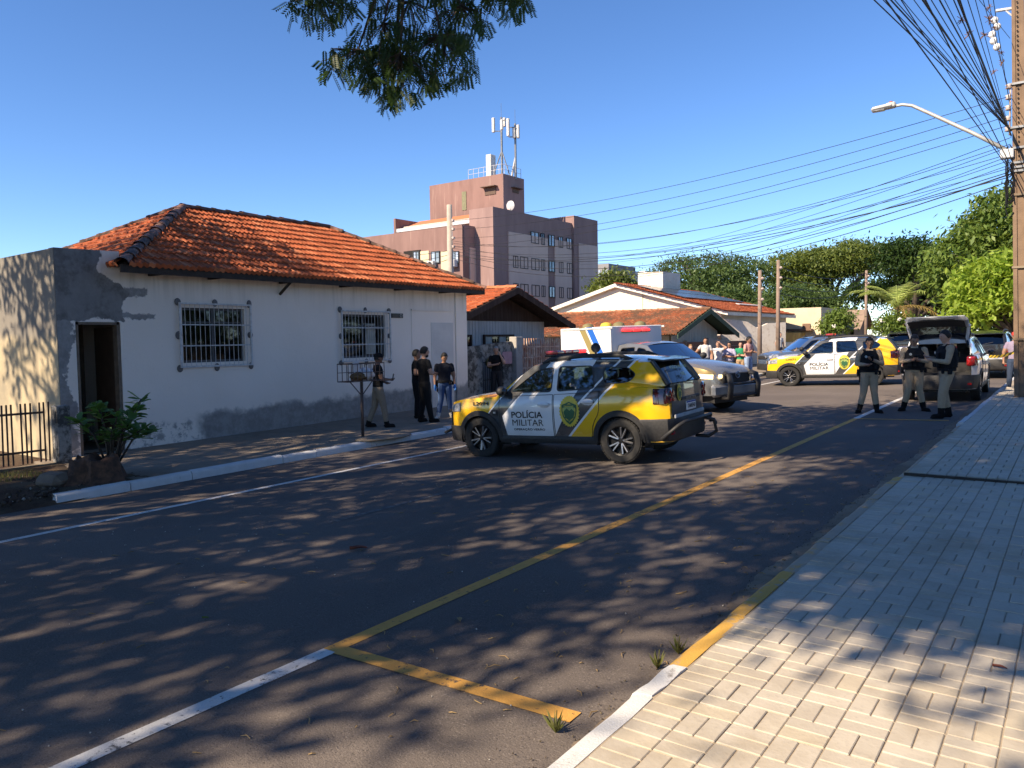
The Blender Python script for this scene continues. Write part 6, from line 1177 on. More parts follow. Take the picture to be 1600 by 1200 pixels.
POSE = dict(elL=(0.0, 0.27, 1.13), wrL=(0.06, 0.27, 0.88), elR=(0.0, -0.27, 1.13), wrR=(0.06, -0.27, 0.88), knL=(0.03, 0.11, 0.50), anL=(0, 0.13, 0.09), knR=(0.03, -0.11, 0.50), anR=(0, -0.13, 0.09), lean=0.0, head=(0, 0), toeL=0.15, toeR=-0.15, fat=1.0)
def person(label, loc, rz, h, shirt, trousers, shoes, skin='tan', hair='black', sleeve=0.55, vest=False, cap=None, gloves=None, belt=False, beard=False, long_hair=False, shorts=False, vox=0.014, pose={}):
    P = {**POSE, **pose}; root = thing('person', label, 'person', loc, rz); k = h/1.75; ln = P['lean']; ft = P['fat']; L = lambda z: ln*(z-0.92)     # forward lean of the trunk
    b = MB(); rings(b, [((L(.84), 0, .84), .13*ft, .09*ft), ((L(.9), 0, .90), .165*ft, .115*ft), ((L(1.0), 0, 1.0), .160*ft, .112*ft), ((L(1.1), 0, 1.1), .152*ft, .108*ft), ((L(1.25), 0, 1.25), .172*ft, .118*ft), ((L(1.36), 0, 1.36), .185*ft, .112*ft), ((L(1.43), 0, 1.43), .165*ft, .085), ((L(1.48), 0, 1.48), .075, .06)])
    nk = V((L(1.46), 0, 1.45)); hp, hyw = P['head']; hc = V((L(1.6)+.025+.05*math.sin(hp), 0, 1.625-.02*(1-math.cos(hp)))); hr = Matrix.Rotation(hyw, 3, 'Z') @ Matrix.Rotation(hp, 3, 'Y'); H_ = lambda x, y, z: hc+hr @ V((x, y, z))
    b.tube([nk-V((0, 0, .05)), nk+V((.005, 0, .06)), hc-V((0, 0, .03))], [.062, .054, .05], 9); b.ball(hc, (.103, .082, .118), 14, 10, rot=hr); b.ball(H_(.03, 0, -.065), (.062, .055, .055), 10, 7, rot=hr)
    b.tube([H_(.088, 0, .025), H_(.108, 0, -.015), H_(.11, 0, -.022)], [.012, .018, .012], 6); b.ball(H_(.085, 0, -.062), (.018, .03, .014), 8, 5, rot=hr); b.ball(H_(.08, 0, .04), (.02, .055, .012), 8, 5, rot=hr); b.ball(H_(.065, 0, -.1), (.03, .03, .02), 8, 5, rot=hr)
    for sg in (1, -1): b.ball(H_(-.005, sg*.078, -.005), (.022, .012, .032), 7, 5, rot=hr)
    bones = [('head', hc, hc+V((0, 0, .02)), .1, .1), ('neck', nk, hc-V((0, 0, .1)), .055, .05), ('torso', V((L(1.0), 0, 1.04)), V((L(1.4), 0, 1.4)), .15, .15), ('hip', V((L(.9), 0, .93)), V((0, 0, .88)), .15, .13)]
    for s_, sg in (('L', 1), ('R', -1)):
        sh = V((L(1.4), sg*.175*ft, 1.405)); el, wr = V(P['el'+s_]), V(P['wr'+s_]); hip = V((L(.9), sg*.088, .90)); kn, an_ = V(P['kn'+s_]), V(P['an'+s_])
        slv = 1.12 if sleeve > .2 else 1.0; seg(b, sh, el, .058*slv*ft**.5, .043*(1.25 if sleeve > .5 else 1.05)); seg(b, el, wr, .042*(1.2 if sleeve > 1.2 else 1), .028*(1.3 if sleeve > 1.2 else 1)); tk = 1.12 if not shorts else 1.0
        seg(b, hip, kn, .108*ft**.5, .080); seg(b, kn, an_, .077, .062); toe = an_+V((.19*math.cos(P['toe'+s_]), .19*math.sin(P['toe'+s_]), -.045))
        b.tube([an_+V((-.065, 0, -.06)), an_+V((-.03, 0, -.03)), an_+V((.04, 0, -.025))+(toe-an_)*.2, toe.lerp(an_, .25), toe], [.03, .052, .048, .045, .026], 8, sq=(.8, 1.0)); b.box(an_+(toe-an_)*.42+V((-.0, 0, -.055)), (.25, .085, .03), Matrix.Rotation(P['toe'+s_], 3, 'Z'), ch=.012); b.tube([an_+V((0, 0, .12)), an_+V((0, 0, -.04))], .045, 8)
        # hand: palm, four curled fingers, thumb off the side
        f = (wr-el).normalized(); cur = V(P.get('palm'+s_, (1, -sg*.5, 0))); cur = (cur-f*cur.dot(f)).normalized(); sd = f.cross(cur)*sg; pc = wr+f*.05; b.tube([wr-f*.01, wr+f*.045, wr+f*.085], [.026, .036, .034], 8)
        for j, ln_ in enumerate((.068, .078, .073, .056)): base = wr+f*.085+sd*(.027-.018*j); b.tube([base-f*.02, base+f*ln_*.45+cur*.008, base+f*ln_*.8+cur*.028, base+f*ln_*.85+cur*.05], [.011, .0105, .0095, .008], 6)
        tb = wr+f*.03+sd*.03; b.tube([tb, tb+sd*.025+f*.025+cur*.01, tb+sd*.03+f*.055+cur*.03], [.014, .012, .009], 6)
        bones += [('uparm', sh, el, .06, .045), ('forearm', el, wr, .042, .03), ('hand', wr, wr+f*.12, .035, .03), ('thigh', hip, kn, .09, .06), ('shin', kn, an_+V((0, 0, .05)), .055, .045), ('foot', an_, toe, .05, .04)]
    me = remesh(b, vox, 'person_body')
    mats_ = [SKIN[skin], shirt, trousers, shoes, gloves or SKIN[skin]]
    for m_ in mats_: me.materials.append(m_) if m_.name != me.materials[0].name or len(me.materials) > 1 else None
    me.materials.clear(); [me.materials.append(m_) for m_ in mats_]
    n = len(me.polygons); Cn = np.zeros(n*3); me.polygons.foreach_get('center', Cn); Cn = Cn.reshape(-1, 3); best = np.full(n, 9.0); mi = np.zeros(n, int)
    for nm, p, q, r0, r1 in bones:
        p_, d_ = np.array(p), np.array(q-p); t = np.clip(((Cn-p_)@d_)/max(d_@d_, 1e-6), 0, 1); dist = np.linalg.norm(Cn-(p_+t[:, None]*d_), axis=1)-(r0+(r1-r0)*t)
        lab = {'head': 0, 'neck': 0, 'torso': 1, 'hip': 2, 'thigh': 2, 'foot': 3, 'hand': 4}.get(nm); cur = np.full(n, lab if lab is not None else 0)
        if nm == 'uparm': cur = np.where(t < sleeve, 1, 0)
        if nm == 'forearm': cur = np.where(t+1 < sleeve, 1, 0) if gloves is None else np.where(t > .93, 4, 0)
        if nm == 'shin': cur = np.where(t > (.80 if vest else .97), 3, 2) if not shorts else np.full(n, 0)
        if nm == 'thigh': cur = np.where(t > .75, 0, 2) if shorts else np.full(n, 2)
        sel = dist < best; best = np.where(sel, dist, best); mi = np.where(sel, cur, mi)
    zc = Cn[:, 2]; tors = (mi == 2) & (zc > .985) | (mi == 1); mi = np.where((mi == 2) & (zc > .96), 1, mi); mi = np.where((mi == 1) & (zc > 1.475), 0, mi)
    me.polygons.foreach_set('material_index', mi.astype(np.int32)); me.polygons.foreach_set('use_smooth', [True]*n); me.update(); bo = link('body', me, root)
    # hair or cap
    hb = MB()
    if cap is None or long_hair:
        vs = []; nu, nv = 16, 9
        for i in range(nv):
            ph = math.pi/2-(math.pi*0.62)*i/(nv-1)
            for j in range(nu):
                th = 2*math.pi*j/nu; front = max(0, math.cos(th)); ph2 = max(ph, (0.62 if front > .55 else 0.28 if front > .1 else -0.55)+0.05*math.sin(7*th)); r_ = 1.07+.03*random.random(); vs.append(H_(.104*r_*math.cos(ph2)*math.cos(th)-.006, .085*r_*math.cos(ph2)*math.sin(th), .119*r_*math.sin(ph2)+.006))
        hb.add(vs, [(i*nu+j, i*nu+(j+1) % nu, (i+1)*nu+(j+1) % nu, (i+1)*nu+j) for i in range(nv-1) for j in range(nu)])
        if long_hair: hb.tube([H_(-.05, 0, .05), H_(-.085, 0, -.08), H_(-.10, 0, -.2), H_(-.09, 0, -.3)], [.07, .085, .075, .03], 9, sq=(.6, 1.1))
        hb.build('hair', HAIR[hair], bo, True)
    if cap is not None:
        hb = MB(); hb.lathe([(.107, .015), (.106, .06), (.085, .10), (.04, .122), (.001, .126)], 16, 2); hb.v = [tuple(H_(x*1.02-.003, y*.86, z)) for x, y, z in hb.v]; q = MB(); q.grid(lambda u, v: H_(.075+.10*u*(1-.35*(2*v-1)**2), (2*v-1)*.078*(1-.25*u), .028-.02*u), 4, 8); hb.add(q.v, q.f); hb.build('cap', cap, bo, True)
        if hair: q = MB(); q.lathe([(.100, -.045), (.104, -.01), (.104, .03)], 16, 2); q.v = [tuple(H_(min(x, .02)-.004, y*.82, z)) for x, y, z in q.v]; q.build('hair', HAIR[hair], bo, True)
    for sg in (1, -1): q = MB(); q.ball(H_(.091, sg*.031, .018), (.008, .014, .008), 8, 5, rot=hr); q.build('eye', MAT_INK, bo)
    if beard: q = MB(); q.ball(H_(.035, 0, -.085), (.064, .062, .045), 12, 8, rot=hr); q.build('beard', HAIR['black'], bo, True)
    if belt or vest:
        q = MB(); z0 = .97; P2 = [((L(z)+0, 0, z), .182*ft, .136*ft) for z in (.945, .955, 1.005, 1.015)]; rings(q, P2, 18); q.build('belt', VEST, bo, True)
        for yy, xx, sz in ((-.2, .0, (.07, .06, .16)), (.2, .02, (.08, .05, .1)), (.12, .12, (.05, .06, .08)), (-.13, -.1, (.05, .06, .09))): q = MB(); q.box((L(.95)+xx, yy*ft, .93), sz, ch=.012); q.build('belt_pouch', VEST, bo)
        q = MB(); q.box((L(.8)+.0, -.185, .80), (.09, .05, .2), ch=.015); q.build('holster', VEST, bo)
    if vest:
        q = MB(); rings(q, [((L(z), 0, z), a*ft, d*ft) for z, a, d in ((1.0, .185, .15), (1.04, .195, .158), (1.2, .200, .162), (1.32, .192, .155), (1.41, .13, .135), (1.44, .11, .115))], 18); vm = remesh(q, .014, 'vest'); vm.materials.clear(); vm.materials.append(VEST); vm.polygons.foreach_set('use_smooth', [True]*len(vm.polygons)); vo = link('vest', vm, bo)
        for sg in (1, -1):
            q = MB(); q.tube([(L(1.38)+.12, sg*.1, 1.37), (L(1.45)+.04, sg*.105, 1.465), (L(1.45)-.05, sg*.105, 1.455), (L(1.38)-.115, sg*.1, 1.36)], .03, 6, sq=(.5, 1.3)); q.build('shoulder_strap', VEST, vo, True)
        for yy, zz in ((.1, 1.08), (0, 1.08), (-.1, 1.08), (.09, 1.24)): q = MB(); q.box((L(zz)+.165*ft, yy, zz), (.05, .085, .13), ch=.014); q.build('vest_pouch', VEST, vo)
        q = MB(); q.lathe([(.001, .004), (.028, .004), (.03, 0)], 12, 0, (L(1.3)+.158*ft, -.09, 1.30)); q.build('badge', mat('pale badge', (0.5, 0.52, 0.5)), vo)
        q = MB(); q.box((L(1.25)-.16*ft, 0, 1.27), (.02, .22, .09)); q.build('back_panel', mat('dark khaki panel', (0.09, 0.07, 0.04)), vo)
    root.scale = (k, k, k); return root
def facing(loc, target): return math.atan2(target[1]-loc[1], target[0]-loc[0])
def to_world(root, p): return root.location+rotz(root.rotation_euler.z) @ (V(p)*root.scale[0])
def held_phone(root, p, label, tilt=0.5):
    q = MB(); q.box((0, 0, 0), (.012, .075, .15), ch=.005); o = q.build('phone', mat('phone black', (0.01, 0.01, 0.012), None, 5, 0.2)); o.location = to_world(root, p); o.rotation_euler = (Matrix.Rotation(root.rotation_euler.z, 3, 'Z') @ Matrix.Rotation(tilt, 3, 'Y')).to_euler(); o['label'] = label; o['category'] = 'phone'
def gnd(px, py, fn=road_at): p = fn(px, py); return (p.x, p.y, p.z)
CAMXY = (0, 0)
two_hands = dict(elL=(0.06, .27, 1.13), wrL=(.27, .07, 1.17), elR=(.06, -.27, 1.13), wrR=(.27, -.07, 1.17), palmL=(.1, -.3, 1), palmR=(.1, .3, 1), head=(.45, 0))
off_dress = dict(sleeve=1.97, vest=True, vox=.013)
p1 = gnd(1357, 645); o1 = person('officer in khaki uniform and black vest left of the other two', p1, facing(p1, CAMXY)+.15, 1.76, UNIF, UNIF, BOOT, 'tan', 'black', **off_dress, pose={**two_hands, 'anL': (.02, .17, .09), 'anR': (-.02, -.19, .09), 'toeL': .5, 'toeR': -.5, 'wrL': (.30, .03, 1.23), 'wrR': (.25, -.10, 1.12), 'head': (.35, -.1), 'fat': 1.13}); held_phone(o1, (.38, .0, 1.27), 'black phone held by the leftmost officer')
p2 = gnd(1427, 642); o2 = person('officer in khaki uniform with round vest badge in the middle', p2, facing(p2, CAMXY)+.1, 1.78, UNIF, UNIF, BOOT, 'tan', 'brown', **off_dress, pose={**two_hands, 'anL': (.06, .20, .09), 'anR': (.0, -.20, .09), 'toeL': .6, 'toeR': -.6, 'head': (.5, .05), 'fat': 1.17}); held_phone(o2, (.36, .0, 1.22), 'black phone held by the middle officer')
p3 = gnd(1478, 653); o3 = person('officer in khaki uniform in side view before the open boot', p3, facing(p3, CAMXY)-1.25, 1.86, UNIF, UNIF, BOOT, 'light', 'black', **off_dress, pose={'elR': (.02, -.29, 1.14), 'wrR': (.29, -.12, 1.20), 'elL': (.08, .28, 1.12), 'wrL': (.30, .1, 1.16), 'palmL': (.1, -.3, 1), 'palmR': (.1, .3, 1), 'anL': (.13, .12, .09), 'anR': (-.10, -.15, .09), 'knL': (.12, .12, .50), 'knR': (.0, -.13, .5), 'head': (.25, .1), 'fat': 1.2})
# left pavement
p4 = gnd(592, 668, left_at); o4 = person('man in black cap and beige trousers looking at his phone', p4, math.radians(60), 1.70, BLACKC, cloth('beige trousers', (0.27, 0.22, 0.17)), BOOT, 'brown', 'black', .6, cap=BLACKC, belt=False, pose={'elR': (.03, -.26, 1.14), 'wrR': (.27, -.12, 1.12), 'elL': (.03, .26, 1.12), 'wrL': (.20, .12, 1.05), 'palmR': (0, .5, 1), 'palmL': (0, -.4, 1), 'anL': (-.22, .12, .10), 'knL': (-.06, .11, .5), 'anR': (.16, -.12, .09), 'knR': (.10, -.11, .5), 'head': (.1, 0), 'fat': 1.08}); held_phone(o4, (.34, -.10, 1.18), 'black phone held by the man in the cap', .2)
p5 = gnd(664, 660, left_at); person('tall man in black shirt and trousers seen from behind', p5, math.radians(72), 1.80, BLACKC, cloth('black trousers', (0.014, 0.014, 0.016)), BOOT, 'light', 'black', .65, beard=True, pose={'elL': (.02, .27, 1.14), 'wrL': (.22, .05, 1.12), 'elR': (.03, -.28, 1.14), 'wrR': (.22, -.02, 1.14), 'palmL': (.2, 0, 1), 'palmR': (.2, 0, 1), 'anL': (-.05, .12, .09), 'anR': (.10, -.13, .09), 'head': (.1, -.2), 'fat': 1.06})
p6 = gnd(648, 656, left_at); person('man in black half hidden behind the tall man', (p6[0]-.25, p6[1]+.35, p6[2]), math.radians(40), 1.72, BLACKC, CLOTH['black trousers'], BOOT, 'tan', 'black', .6, pose={'elL': (.0, .27, 1.14), 'wrL': (.2, .08, 1.1), 'elR': (.0, -.27, 1.14), 'wrR': (.2, -.06, 1.12)})
p7 = gnd(694, 654, left_at); person('man in navy polo, jeans and blue gloves looking down', (p7[0]-.1, p7[1]+.15, p7[2]), facing(p7, CAMXY)+.2, 1.63, NAVY, JEANS, cloth('white trainers', (0.6, 0.58, 0.55)), 'tan', 'black', .62, gloves=mat('blue nitrile glove', (0.03, 0.2, 0.6), None, 8, 0.45), belt=True, pose={'elL': (.0, .255, 1.13), 'wrL': (.06, .27, .88), 'elR': (.0, -.255, 1.13), 'wrR': (.05, -.27, .88), 'anL': (.02, .17, .09), 'anR': (.04, -.19, .09), 'toeL': .5, 'toeR': -.5, 'head': (.55, .1), 'fat': 1.1})
pp = atX(776, 600, -14.6); zz_ = zl(0, pp.y); o8 = person('grey haired man in dark shirt with a phone at his ear', (pp.x, pp.y, zz_), facing((pp.x, pp.y), CAMXY)-.1, 1.66, BLACKC, cloth('dark trousers', (0.03, 0.03, 0.035)), BOOT, 'light', 'grey', .62, pose={'elL': (.14, .27, 1.22), 'wrL': (.10, .13, 1.50), 'palmL': (0, -1, 0), 'elR': (.08, -.25, 1.12), 'wrR': (.22, .02, 1.17), 'palmR': (0, 0, 1), 'head': (.15, .15)}); held_phone(o8, (.06, .105, 1.60), 'phone at the ear of the grey haired man', 0)
# bystanders by the low wall
def by(px, py, label, h, shirt, legs, hair='black', skin='tan', turn=0.0, pose={}, x=-11.6, **kw):
    p = atX(px, py, x); z = zl(0, p.y) if x < XL-.1 else zroad(x, p.y); return person(label, (p.x, p.y, z), facing((p.x, p.y), CAMXY)+turn, h, shirt, legs, cloth('brown shoes', (0.08, 0.05, 0.03)), skin, hair, vox=.018, pose=pose, **kw)
DENIM2 = cloth('dark denim', (0.04, 0.06, 0.11)); hip_hand = {'elL': (-.05, .36, 1.16), 'wrL': (.05, .2, 1.0)}; crossed = {'elL': (.04, .27, 1.13), 'wrL': (.2, -.03, 1.17), 'elR': (.04, -.27, 1.13), 'wrR': (.21, .03, 1.13)}
by(1079, 560, 'fair haired bystander in green top left of the white shirts', 1.62, cloth('teal top', (0.12, 0.28, 0.2)), DENIM2, 'fair', 'light', .2, x=-11.4, long_hair=True); by(1102, 560, 'bystander in white shirt with dark hair', 1.70, cloth('white shirt', (0.66, 0.65, 0.64)), DENIM2, 'black', 'tan', .2, {'elR': (0, -.33, 1.2), 'wrR': (.1, -.55, 1.1)}, x=-11.7)
by(1122, 560, 'bystander in white shirt with raised arm shading the face', 1.68, cloth('pale shirt', (0.62, 0.6, 0.62)), DENIM2, 'brown', 'light', -.2, {'elL': (.1, .34, 1.48), 'wrL': (.12, .1, 1.66)}, x=-11.5); by(1140, 560, 'bystander in lilac shirt with arms held low', 1.62, cloth('lilac shirt', (0.42, 0.4, 0.56)), DENIM2, 'black', 'tan', -.3, crossed, x=-11.2, sleeve=.9)
by(1157, 562, 'woman in green top and tan trousers beside the man in pink', 1.60, cloth('green top', (0.03, 0.3, 0.15)), cloth('tan trousers', (0.45, 0.3, 0.17)), 'black', 'light', .1, crossed, x=-11.3, long_hair=True); by(1169, 560, 'man in salmon pink shirt and pale jeans', 1.80, cloth('salmon shirt', (0.6, 0.33, 0.30)), cloth('pale jeans', (0.3, 0.4, 0.58)), 'black', 'tan', .9, {**crossed, 'head': (.2, .3)}, x=-11.0)
by(1218, 540, 'bystander in white shirt behind the blue SUV', 1.72, cloth('white shirt', (0.66, 0.65, 0.64)), DENIM2, 'brown', 'light', .8, x=-13.0); by(1586, 530, 'person with red cap at the right edge behind the pole', 1.7, cloth('printed shirt', (0.3, 0.25, 0.35)), DENIM2, 'black', 'tan', 0, x=-1.55, cap=cloth('red cap', (0.5, 0.05, 0.04)))
# ------------------------------------------------------------------ small things on the left pavement and the road
fn_ = thing('picket_fence', 'rusty iron picket fence in front of the sunlit wall', 'fence'); IRON = mat('rusty iron', (0.05, 0.035, 0.03), (0.09, 0.05, 0.035), 12, 0.85)
FXx = -14.35
for zz in (0.28, 0.93): q = MB(); q.box((FXx, 3.9, zz+zl(0, 5)), (0.03, 4.2, 0.035)); q.build('rail', IRON, fn_)
for i in range(60):
    if i % 4 == 3: continue
    q = MB(); yy = 6.08-i*0.072; q.box((FXx+.02, yy, zl(0, yy)+.58), (0.012, 0.026, 1.02), Matrix.Rotation(random.uniform(-.02, .02), 3, 'X')); q.build('picket', IRON, fn_)
q = MB(); q.box((FXx+.02, 6.28, zl(0, 6)+.45), (0.2, 0.24, 1.12), ch=.015); o = q.build('fence_post', m_mottled()); o['label'] = 'squat dark concrete post between the picket fence and doorway'; o['category'] = 'post'
q = MB(); q.box((FXx, 4.0, zl(0, 4)-.02), (0.14, 4.6, 0.16)); o = q.build('fence_footing', MAT_GUTTER); o['label'] = 'low concrete footing under the picket fence'; o['category'] = 'footing'
# bare soil patch, clods and rubble
sp_ = MB(); sp_.grid(lambda u, v: (XL+.07, 4.88-10*u, zroad(XL, 4.88-10*u)-.03) if v == 0 else (XL-.02-3.0*v, 6.35-11*u, zl(0, 6.35-11*u)-.02-.10*(1-v)**3*(1 if u > .15 else u/.15)+.05*math.sin(u*31)*math.sin(v*9)*.4+.03*random.random()), 60, 22); o = structure('soil_patch', sp_, MAT_EARTH, True)
def pebbles(name, n, fn, s0, s1, m, **kw):
    C = np.array([fn() for i in range(n)]); V_ = []; F = []
    base = np.array([(1, 0, 0), (-1, 0, 0), (0, 1, 0), (0, -1, 0), (0, 0, 1), (0, 0, -1)], float); tri = np.array([(0, 2, 4), (2, 1, 4), (1, 3, 4), (3, 0, 4), (2, 0, 5), (1, 2, 5), (3, 1, 5), (0, 3, 5)])
    for i, c in enumerate(C): R_ = np.array(Matrix.Rotation(random.random()*6, 3, 'Z') @ Matrix.Rotation(random.random(), 3, 'X')); V_.append((base*(s0+(s1-s0)*random.random()**2)*rng.uniform(.5, 1.2, (6, 3)))@R_.T+c); F.append(tri+6*i)
    return bulk(name, np.concatenate(V_), np.concatenate(F), m, None, kind='stuff', **kw)
def soil_pt(): y = random.uniform(-1, 6.6); x = XL-.1-random.random()**1.5*2.4; return (x, y, zl(x, y)-.03)
pebbles('soil_clods', 900, soil_pt, .015, .06, mat('dark mulch', (0.05, 0.028, 0.018), (0.1, 0.07, 0.05), 3, .95, island=.3), label='dark clods and mulch on the bare soil', category='soil'); pebbles('rubble', 120, soil_pt, .015, .045, mat('pale rubble', (0.4, 0.36, 0.3), None, 3, .9), label='pale rubble scattered over the bare soil', category='rubble')
def grass_patch(name, label, n, fn, h, m):
    C = np.array([fn() for i in range(n)]); a = unit(n)*0.45; a[:, 2] = 1; a = a/np.linalg.norm(a, axis=1, keepdims=True)*h*(0.5+rng.random((n, 1))); b = np.cross(a, unit(n)); b = b/np.linalg.norm(b, axis=1, keepdims=True)*.006; V_ = np.stack([C-b, C+b, C+a], 1).reshape(-1, 3); return bulk(name, V_, np.arange(3*n).reshape(n, 3), m, None, kind='stuff', label=label, category='grass')
GRASS = m_leaf('dry grass', (0.10, 0.12, 0.03), (0.2, 0.19, 0.07))
grass_patch('grass_strip', 'thin grass strip along the fence footing', 2600, lambda: (lambda y: (FXx+.25+random.random()*.9, y, zl(0, y)-.03))(random.uniform(1.5, 5.6)), .09, GRASS)
st = left_at(150, 757); stump = thing('tree_stump', 'rotting tree stump on the soil by the left kerb', 'stump', (st.x-.45, st.y+.25, zl(0, 5.6)-.03)); q = MB(); P = []; n = 18
for z, r in ((-.1, .56), (.04, .44), (.16, .37), (.33, .33), (.36, .26), (.28, .1)):
    for j in range(n): t = 2*math.pi*j/n; r_ = r*(1+.13*math.sin(3*t+1)+.09*math.sin(7*t)+random.uniform(-.05, .05)); P.append((r_*math.cos(t), r_*math.sin(t), z+(random.uniform(-.06, .09) if z > .3 else 0)))
q.add(P, [(i*n+j, i*n+(j+1) % n, (i+1)*n+(j+1) % n, (i+1)*n+j) for i in range(5) for j in range(n)]+[tuple(5*n+j for j in range(n))]); q.build('trunk', mat('rotten bark', (0.13, 0.065, 0.04), (0.045, 0.027, 0.02), 9, .95, .9, 14), stump, 50)
sh_ = thing('shrub', 'leafy green shrub sprouting behind the rotting stump', 'plant', (stump.location.x-.1, stump.location.y+.25, zl(0, 6)+.3)); LEAFB = m_leaf('broad glossy leaf', (0.06, 0.13, 0.028), (0.12, 0.21, 0.05), .35, .4)
q = MB(); Cs, As, Bs = [], [], []
for i in range(13):
    a = 6.28*i/13+random.uniform(-.3, .3); tip = V((.42*math.cos(a)*random.uniform(.3, 1.2)+.15, .62*math.sin(a)*random.uniform(.3, 1.1)+.1, random.uniform(.3, .95))); q.tube([(0, 0, -.3), tip*.5+V((0, 0, .05)), tip], [.022, .016, .01], 5)
    for j in range(22): th = random.uniform(0, 6.28); d = V((math.cos(th), math.sin(th), random.uniform(-.25, .8))).normalized(); L = random.uniform(.075, .135); c_ = tip*(1-random.random()*.35); Cs.append(c_+d*L); As.append(d*L); Bs.append(d.cross(V((random.gauss(0, .3), random.gauss(0, .3), 1))).normalized()*L*.36)
q.build('stem', BARK, sh_, True); C_, A_, B_ = np.array(Cs), np.array(As), np.array(Bs); n = len(C_); V_ = np.stack([C_-A_, C_-A_*.45+B_*.75, C_+A_*.2+B_, C_+A_*.75+B_*.6, C_+A_, C_+A_*.75-B_*.6, C_+A_*.2-B_, C_-A_*.45-B_*.75], 1)
V_[:, [2, 3, 5, 6], 2] += .012
for i in range(n): bulk('leaf', V_[i], np.arange(8).reshape(1, 8), LEAFB, sh_)
q = MB(); q.box((0, 0, .1), (.5, .35, .22), Matrix.Rotation(.3, 3, 'Z') @ Matrix.Rotation(.15, 3, 'X'), ch=.09); o = q.build('stone_block', mat('brown stone', (0.2, 0.15, 0.11), (0.13, 0.1, 0.08), 5, .9, .5)); o.location = left_at(78, 758)+V((-.1, .1, -.05)); o['label'] = 'rough brown stone left of the stump'; o['category'] = 'stone'
# litter basket on a post
bp = left_at(567, 682); bk = thing('litter_basket', 'rusty litter basket full of rubbish on a brown post', 'basket', (bp.x, bp.y, bp.z)); IR2 = mat('brown basket iron', (0.06, 0.045, 0.045), (0.09, 0.06, 0.05), 9, .7)
q = MB(); q.tube([(0, 0, -.1), (0, 0, 1.16)], .032, 8); q.build('post', IR2, bk, True); W, D_, H0, H1 = .5, .32, 1.16, 1.52
q = MB()
for z in (H0, H1):
    for sx, sy in ((1, 0), (-1, 0)): q.box((sx*D_/2, 0, z), (.018, W*2, .018))
    for sy in (1, -1): q.box((0, sy*W, z), (D_, .018, .018))
q.tube([(0, 0, .85), (0, .32, H0)], .012, 5); q.tube([(0, 0, .85), (0, -.32, H0)], .012, 5); q.build('frame', IR2, bk)
for sx in (1, -1):
    for k in range(9): q = MB(); q.box((sx*D_/2, -W+2*W*k/8, (H0+H1)/2), (.012, .012, H1-H0)); q.build('basket_bar', IR2, bk)
    q = MB(); q.box((sx*D_/2, 0, (H0+H1)/2), (.012, 2*W, .012)); q.build('basket_bar', IR2, bk)
for k in range(3): q = MB(); q.box((0, -W+2*W*(k+.5)/3, H0), (D_, .012, .012)); q.build('basket_bar', IR2, bk)
for nm, c_, r_, m_, lb in (('rubbish_bag', (0, .12, 1.28), (.13, .24, .12), mat('white bag plastic', (0.6, 0.6, 0.62), (0.45, 0.45, 0.48), 8, .4, .6, 12), 'crumpled white bag in the litter basket'), ('dry_leaves', (.02, -.1, 1.24), (.13, .2, .09), mat('dry brown leaves', (0.2, 0.12, 0.05), (0.08, 0.05, 0.025), 14, .9, .8, 30), 'heap of dry brown leaves in the litter basket')):
    q = MB(); q.ball(c_, r_, 14, 9); q.v = [(x*(1+random.uniform(-.15, .15)), y+random.uniform(-.03, .03), max(z+random.uniform(-.03, .04), 1.165)) for x, y, z in q.v]; o = q.build(nm, m_, None, True); o.location = bk.location; o['label'] = lb; o['category'] = 'rubbish'
q = MB(); q.box((.03, -.16, 1.46), (.02, .16, .2), Matrix.Rotation(.2, 3, 'X')); o = q.build('paper_sheet', mat('white paper', (0.65, 0.65, 0.68))); o.location = bk.location; o['label'] = 'white paper standing in the litter basket'; o['category'] = 'paper'
q = MB(); q.ball((0, 0, 0), (.35, .75, .05), 14, 6); o = q.build('cement_spill', MAT_SIDEWALK_L, None, True); o.location = left_at(600, 683)-V((.0, 0, 0.0)); o['label'] = 'low cement mound around the basket post'; o['category'] = 'cement'
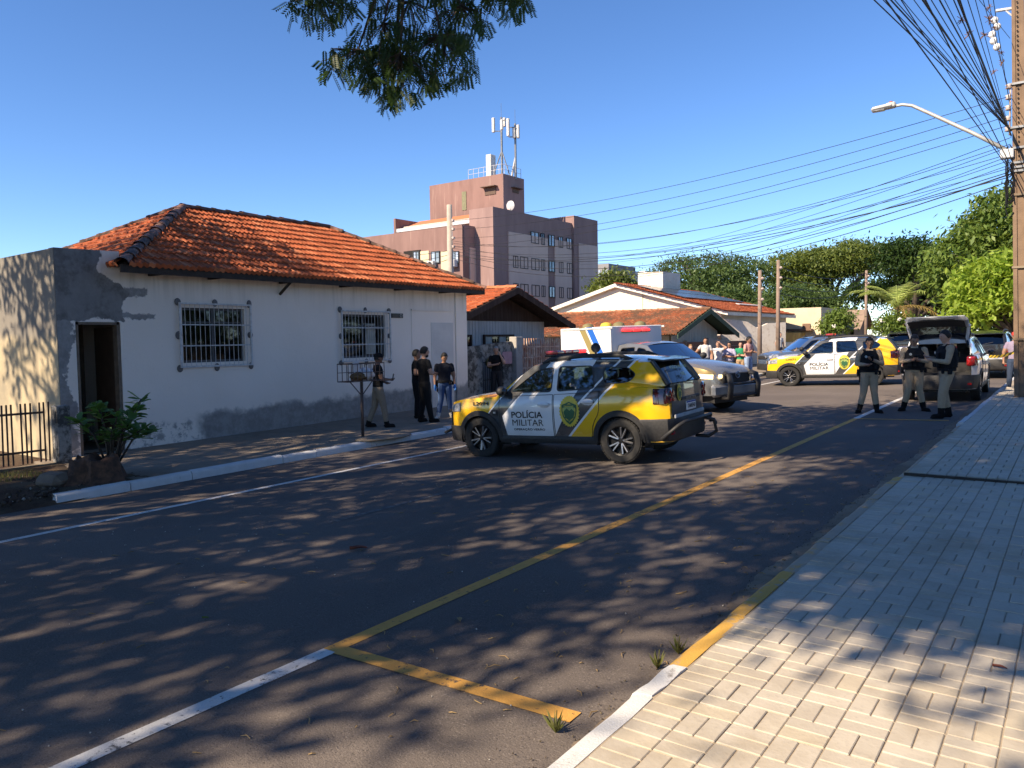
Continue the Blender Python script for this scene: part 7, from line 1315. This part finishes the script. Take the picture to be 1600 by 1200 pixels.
# leaves and twigs on the road
def flat_leaf(px, py, L, m, label, fn=road_at):
    p = fn(px, py); q = MB(); q.grid(lambda u, v: ((u-.5)*L, (v-.5)*L*.45*math.sin(math.pi*min(max(u, .06), .94)), .012+.25*L*abs(v-.5)*(.5+u)+.03*L*math.sin(u*5)), 6, 4); o = q.build('fallen_leaf', m, None, True); o.location = p; o.rotation_euler = (0, 0, random.random()*6); o['label'] = label; o['category'] = 'leaf'
DRY = mat('dry red leaf', (0.22, 0.07, 0.045), (0.13, 0.04, 0.03), 9, .8); DRYB = mat('dry tan leaf', (0.32, 0.22, 0.1), (0.2, 0.13, 0.06), 9, .8)
flat_leaf(560, 859, .17, DRY, 'dry red leaf lying alone in the left lane'); flat_leaf(718, 971, .09, DRYB, 'pale dry leaf right of the yellow line'); flat_leaf(321, 968, .06, m_leaf('fresh green leaf', (0.1, 0.16, 0.02), (0.2, 0.25, 0.04)), 'small green leaf in the left lane'); flat_leaf(1562, 1046, .07, DRY, 'dry red leaf on the sunlit pavers', right_at)
def twig_mesh(n, fn):
    q = MB()
    for i in range(n):
        p = V(fn()); a = random.random()*6.28; L = random.uniform(.02, .09); q.tube([p, p+V((math.cos(a)*L*.5, math.sin(a)*L*.5, .006)), p+V((math.cos(a+.3)*L, math.sin(a+.3)*L, 0))], [.003, .004, .002], 4)
    return q
def rd(x0, x1, y0, y1): x, y = random.uniform(x0, x1), random.uniform(y0, y1); return (x, y, zroad(x, y)+.006)
twig_mesh(260, lambda: rd(-8, XR-.05, 1, 12) if random.random() < .45 else rd(XR-1.6, XR-.05, 2, 14)).build('twigs', DRYB, None, label='pale twigs and stalks littering the road', category='twigs', kind='stuff')
pebbles('gutter_grit', 1500, lambda: (lambda y: (XR-.02-abs(random.gauss(0, .16)), y, zroad(XR, y)+.006))(random.uniform(1, 18)), .002, .009, mat('dark grit', (0.05, 0.04, 0.03), (0.12, 0.09, 0.06), 20, .95, island=.4), label='dark grit and dry litter along the right kerb', category='grit')
pebbles('road_specks', 220, lambda: rd(-9, XR-.1, 1.5, 12), .004, .010, mat('pale specks', (0.5, 0.47, 0.42)), label='pale specks of litter on the asphalt', category='litter')
for px, py, lb in ((1028, 1045, 'small weed growing at the kerb by the white paint'), (868, 1145, 'small weed at the end of the yellow bar'), (1060, 1022, 'low weed against the yellow kerb')):
    p = road_at(px, py); t = thing('weed', lb, 'plant', (p.x, p.y, p.z)); n = 26; C = np.zeros((n, 3)); a = unit(n)*.55; a[:, 2] = np.abs(a[:, 2])+.6; a = a/np.linalg.norm(a, axis=1, keepdims=True)*.045*(.5+rng.random((n, 1))); b = np.cross(a, unit(n)); b = b/np.linalg.norm(b, axis=1, keepdims=True)*.007; V_, F = leaf_quads(C+a, a, b); bulk('leaves', V_, F, GRASS, t); q = MB(); q.tube([(0, 0, 0), (.01, 0, .12)], .003, 4); q.build('stem', GRASS, t)
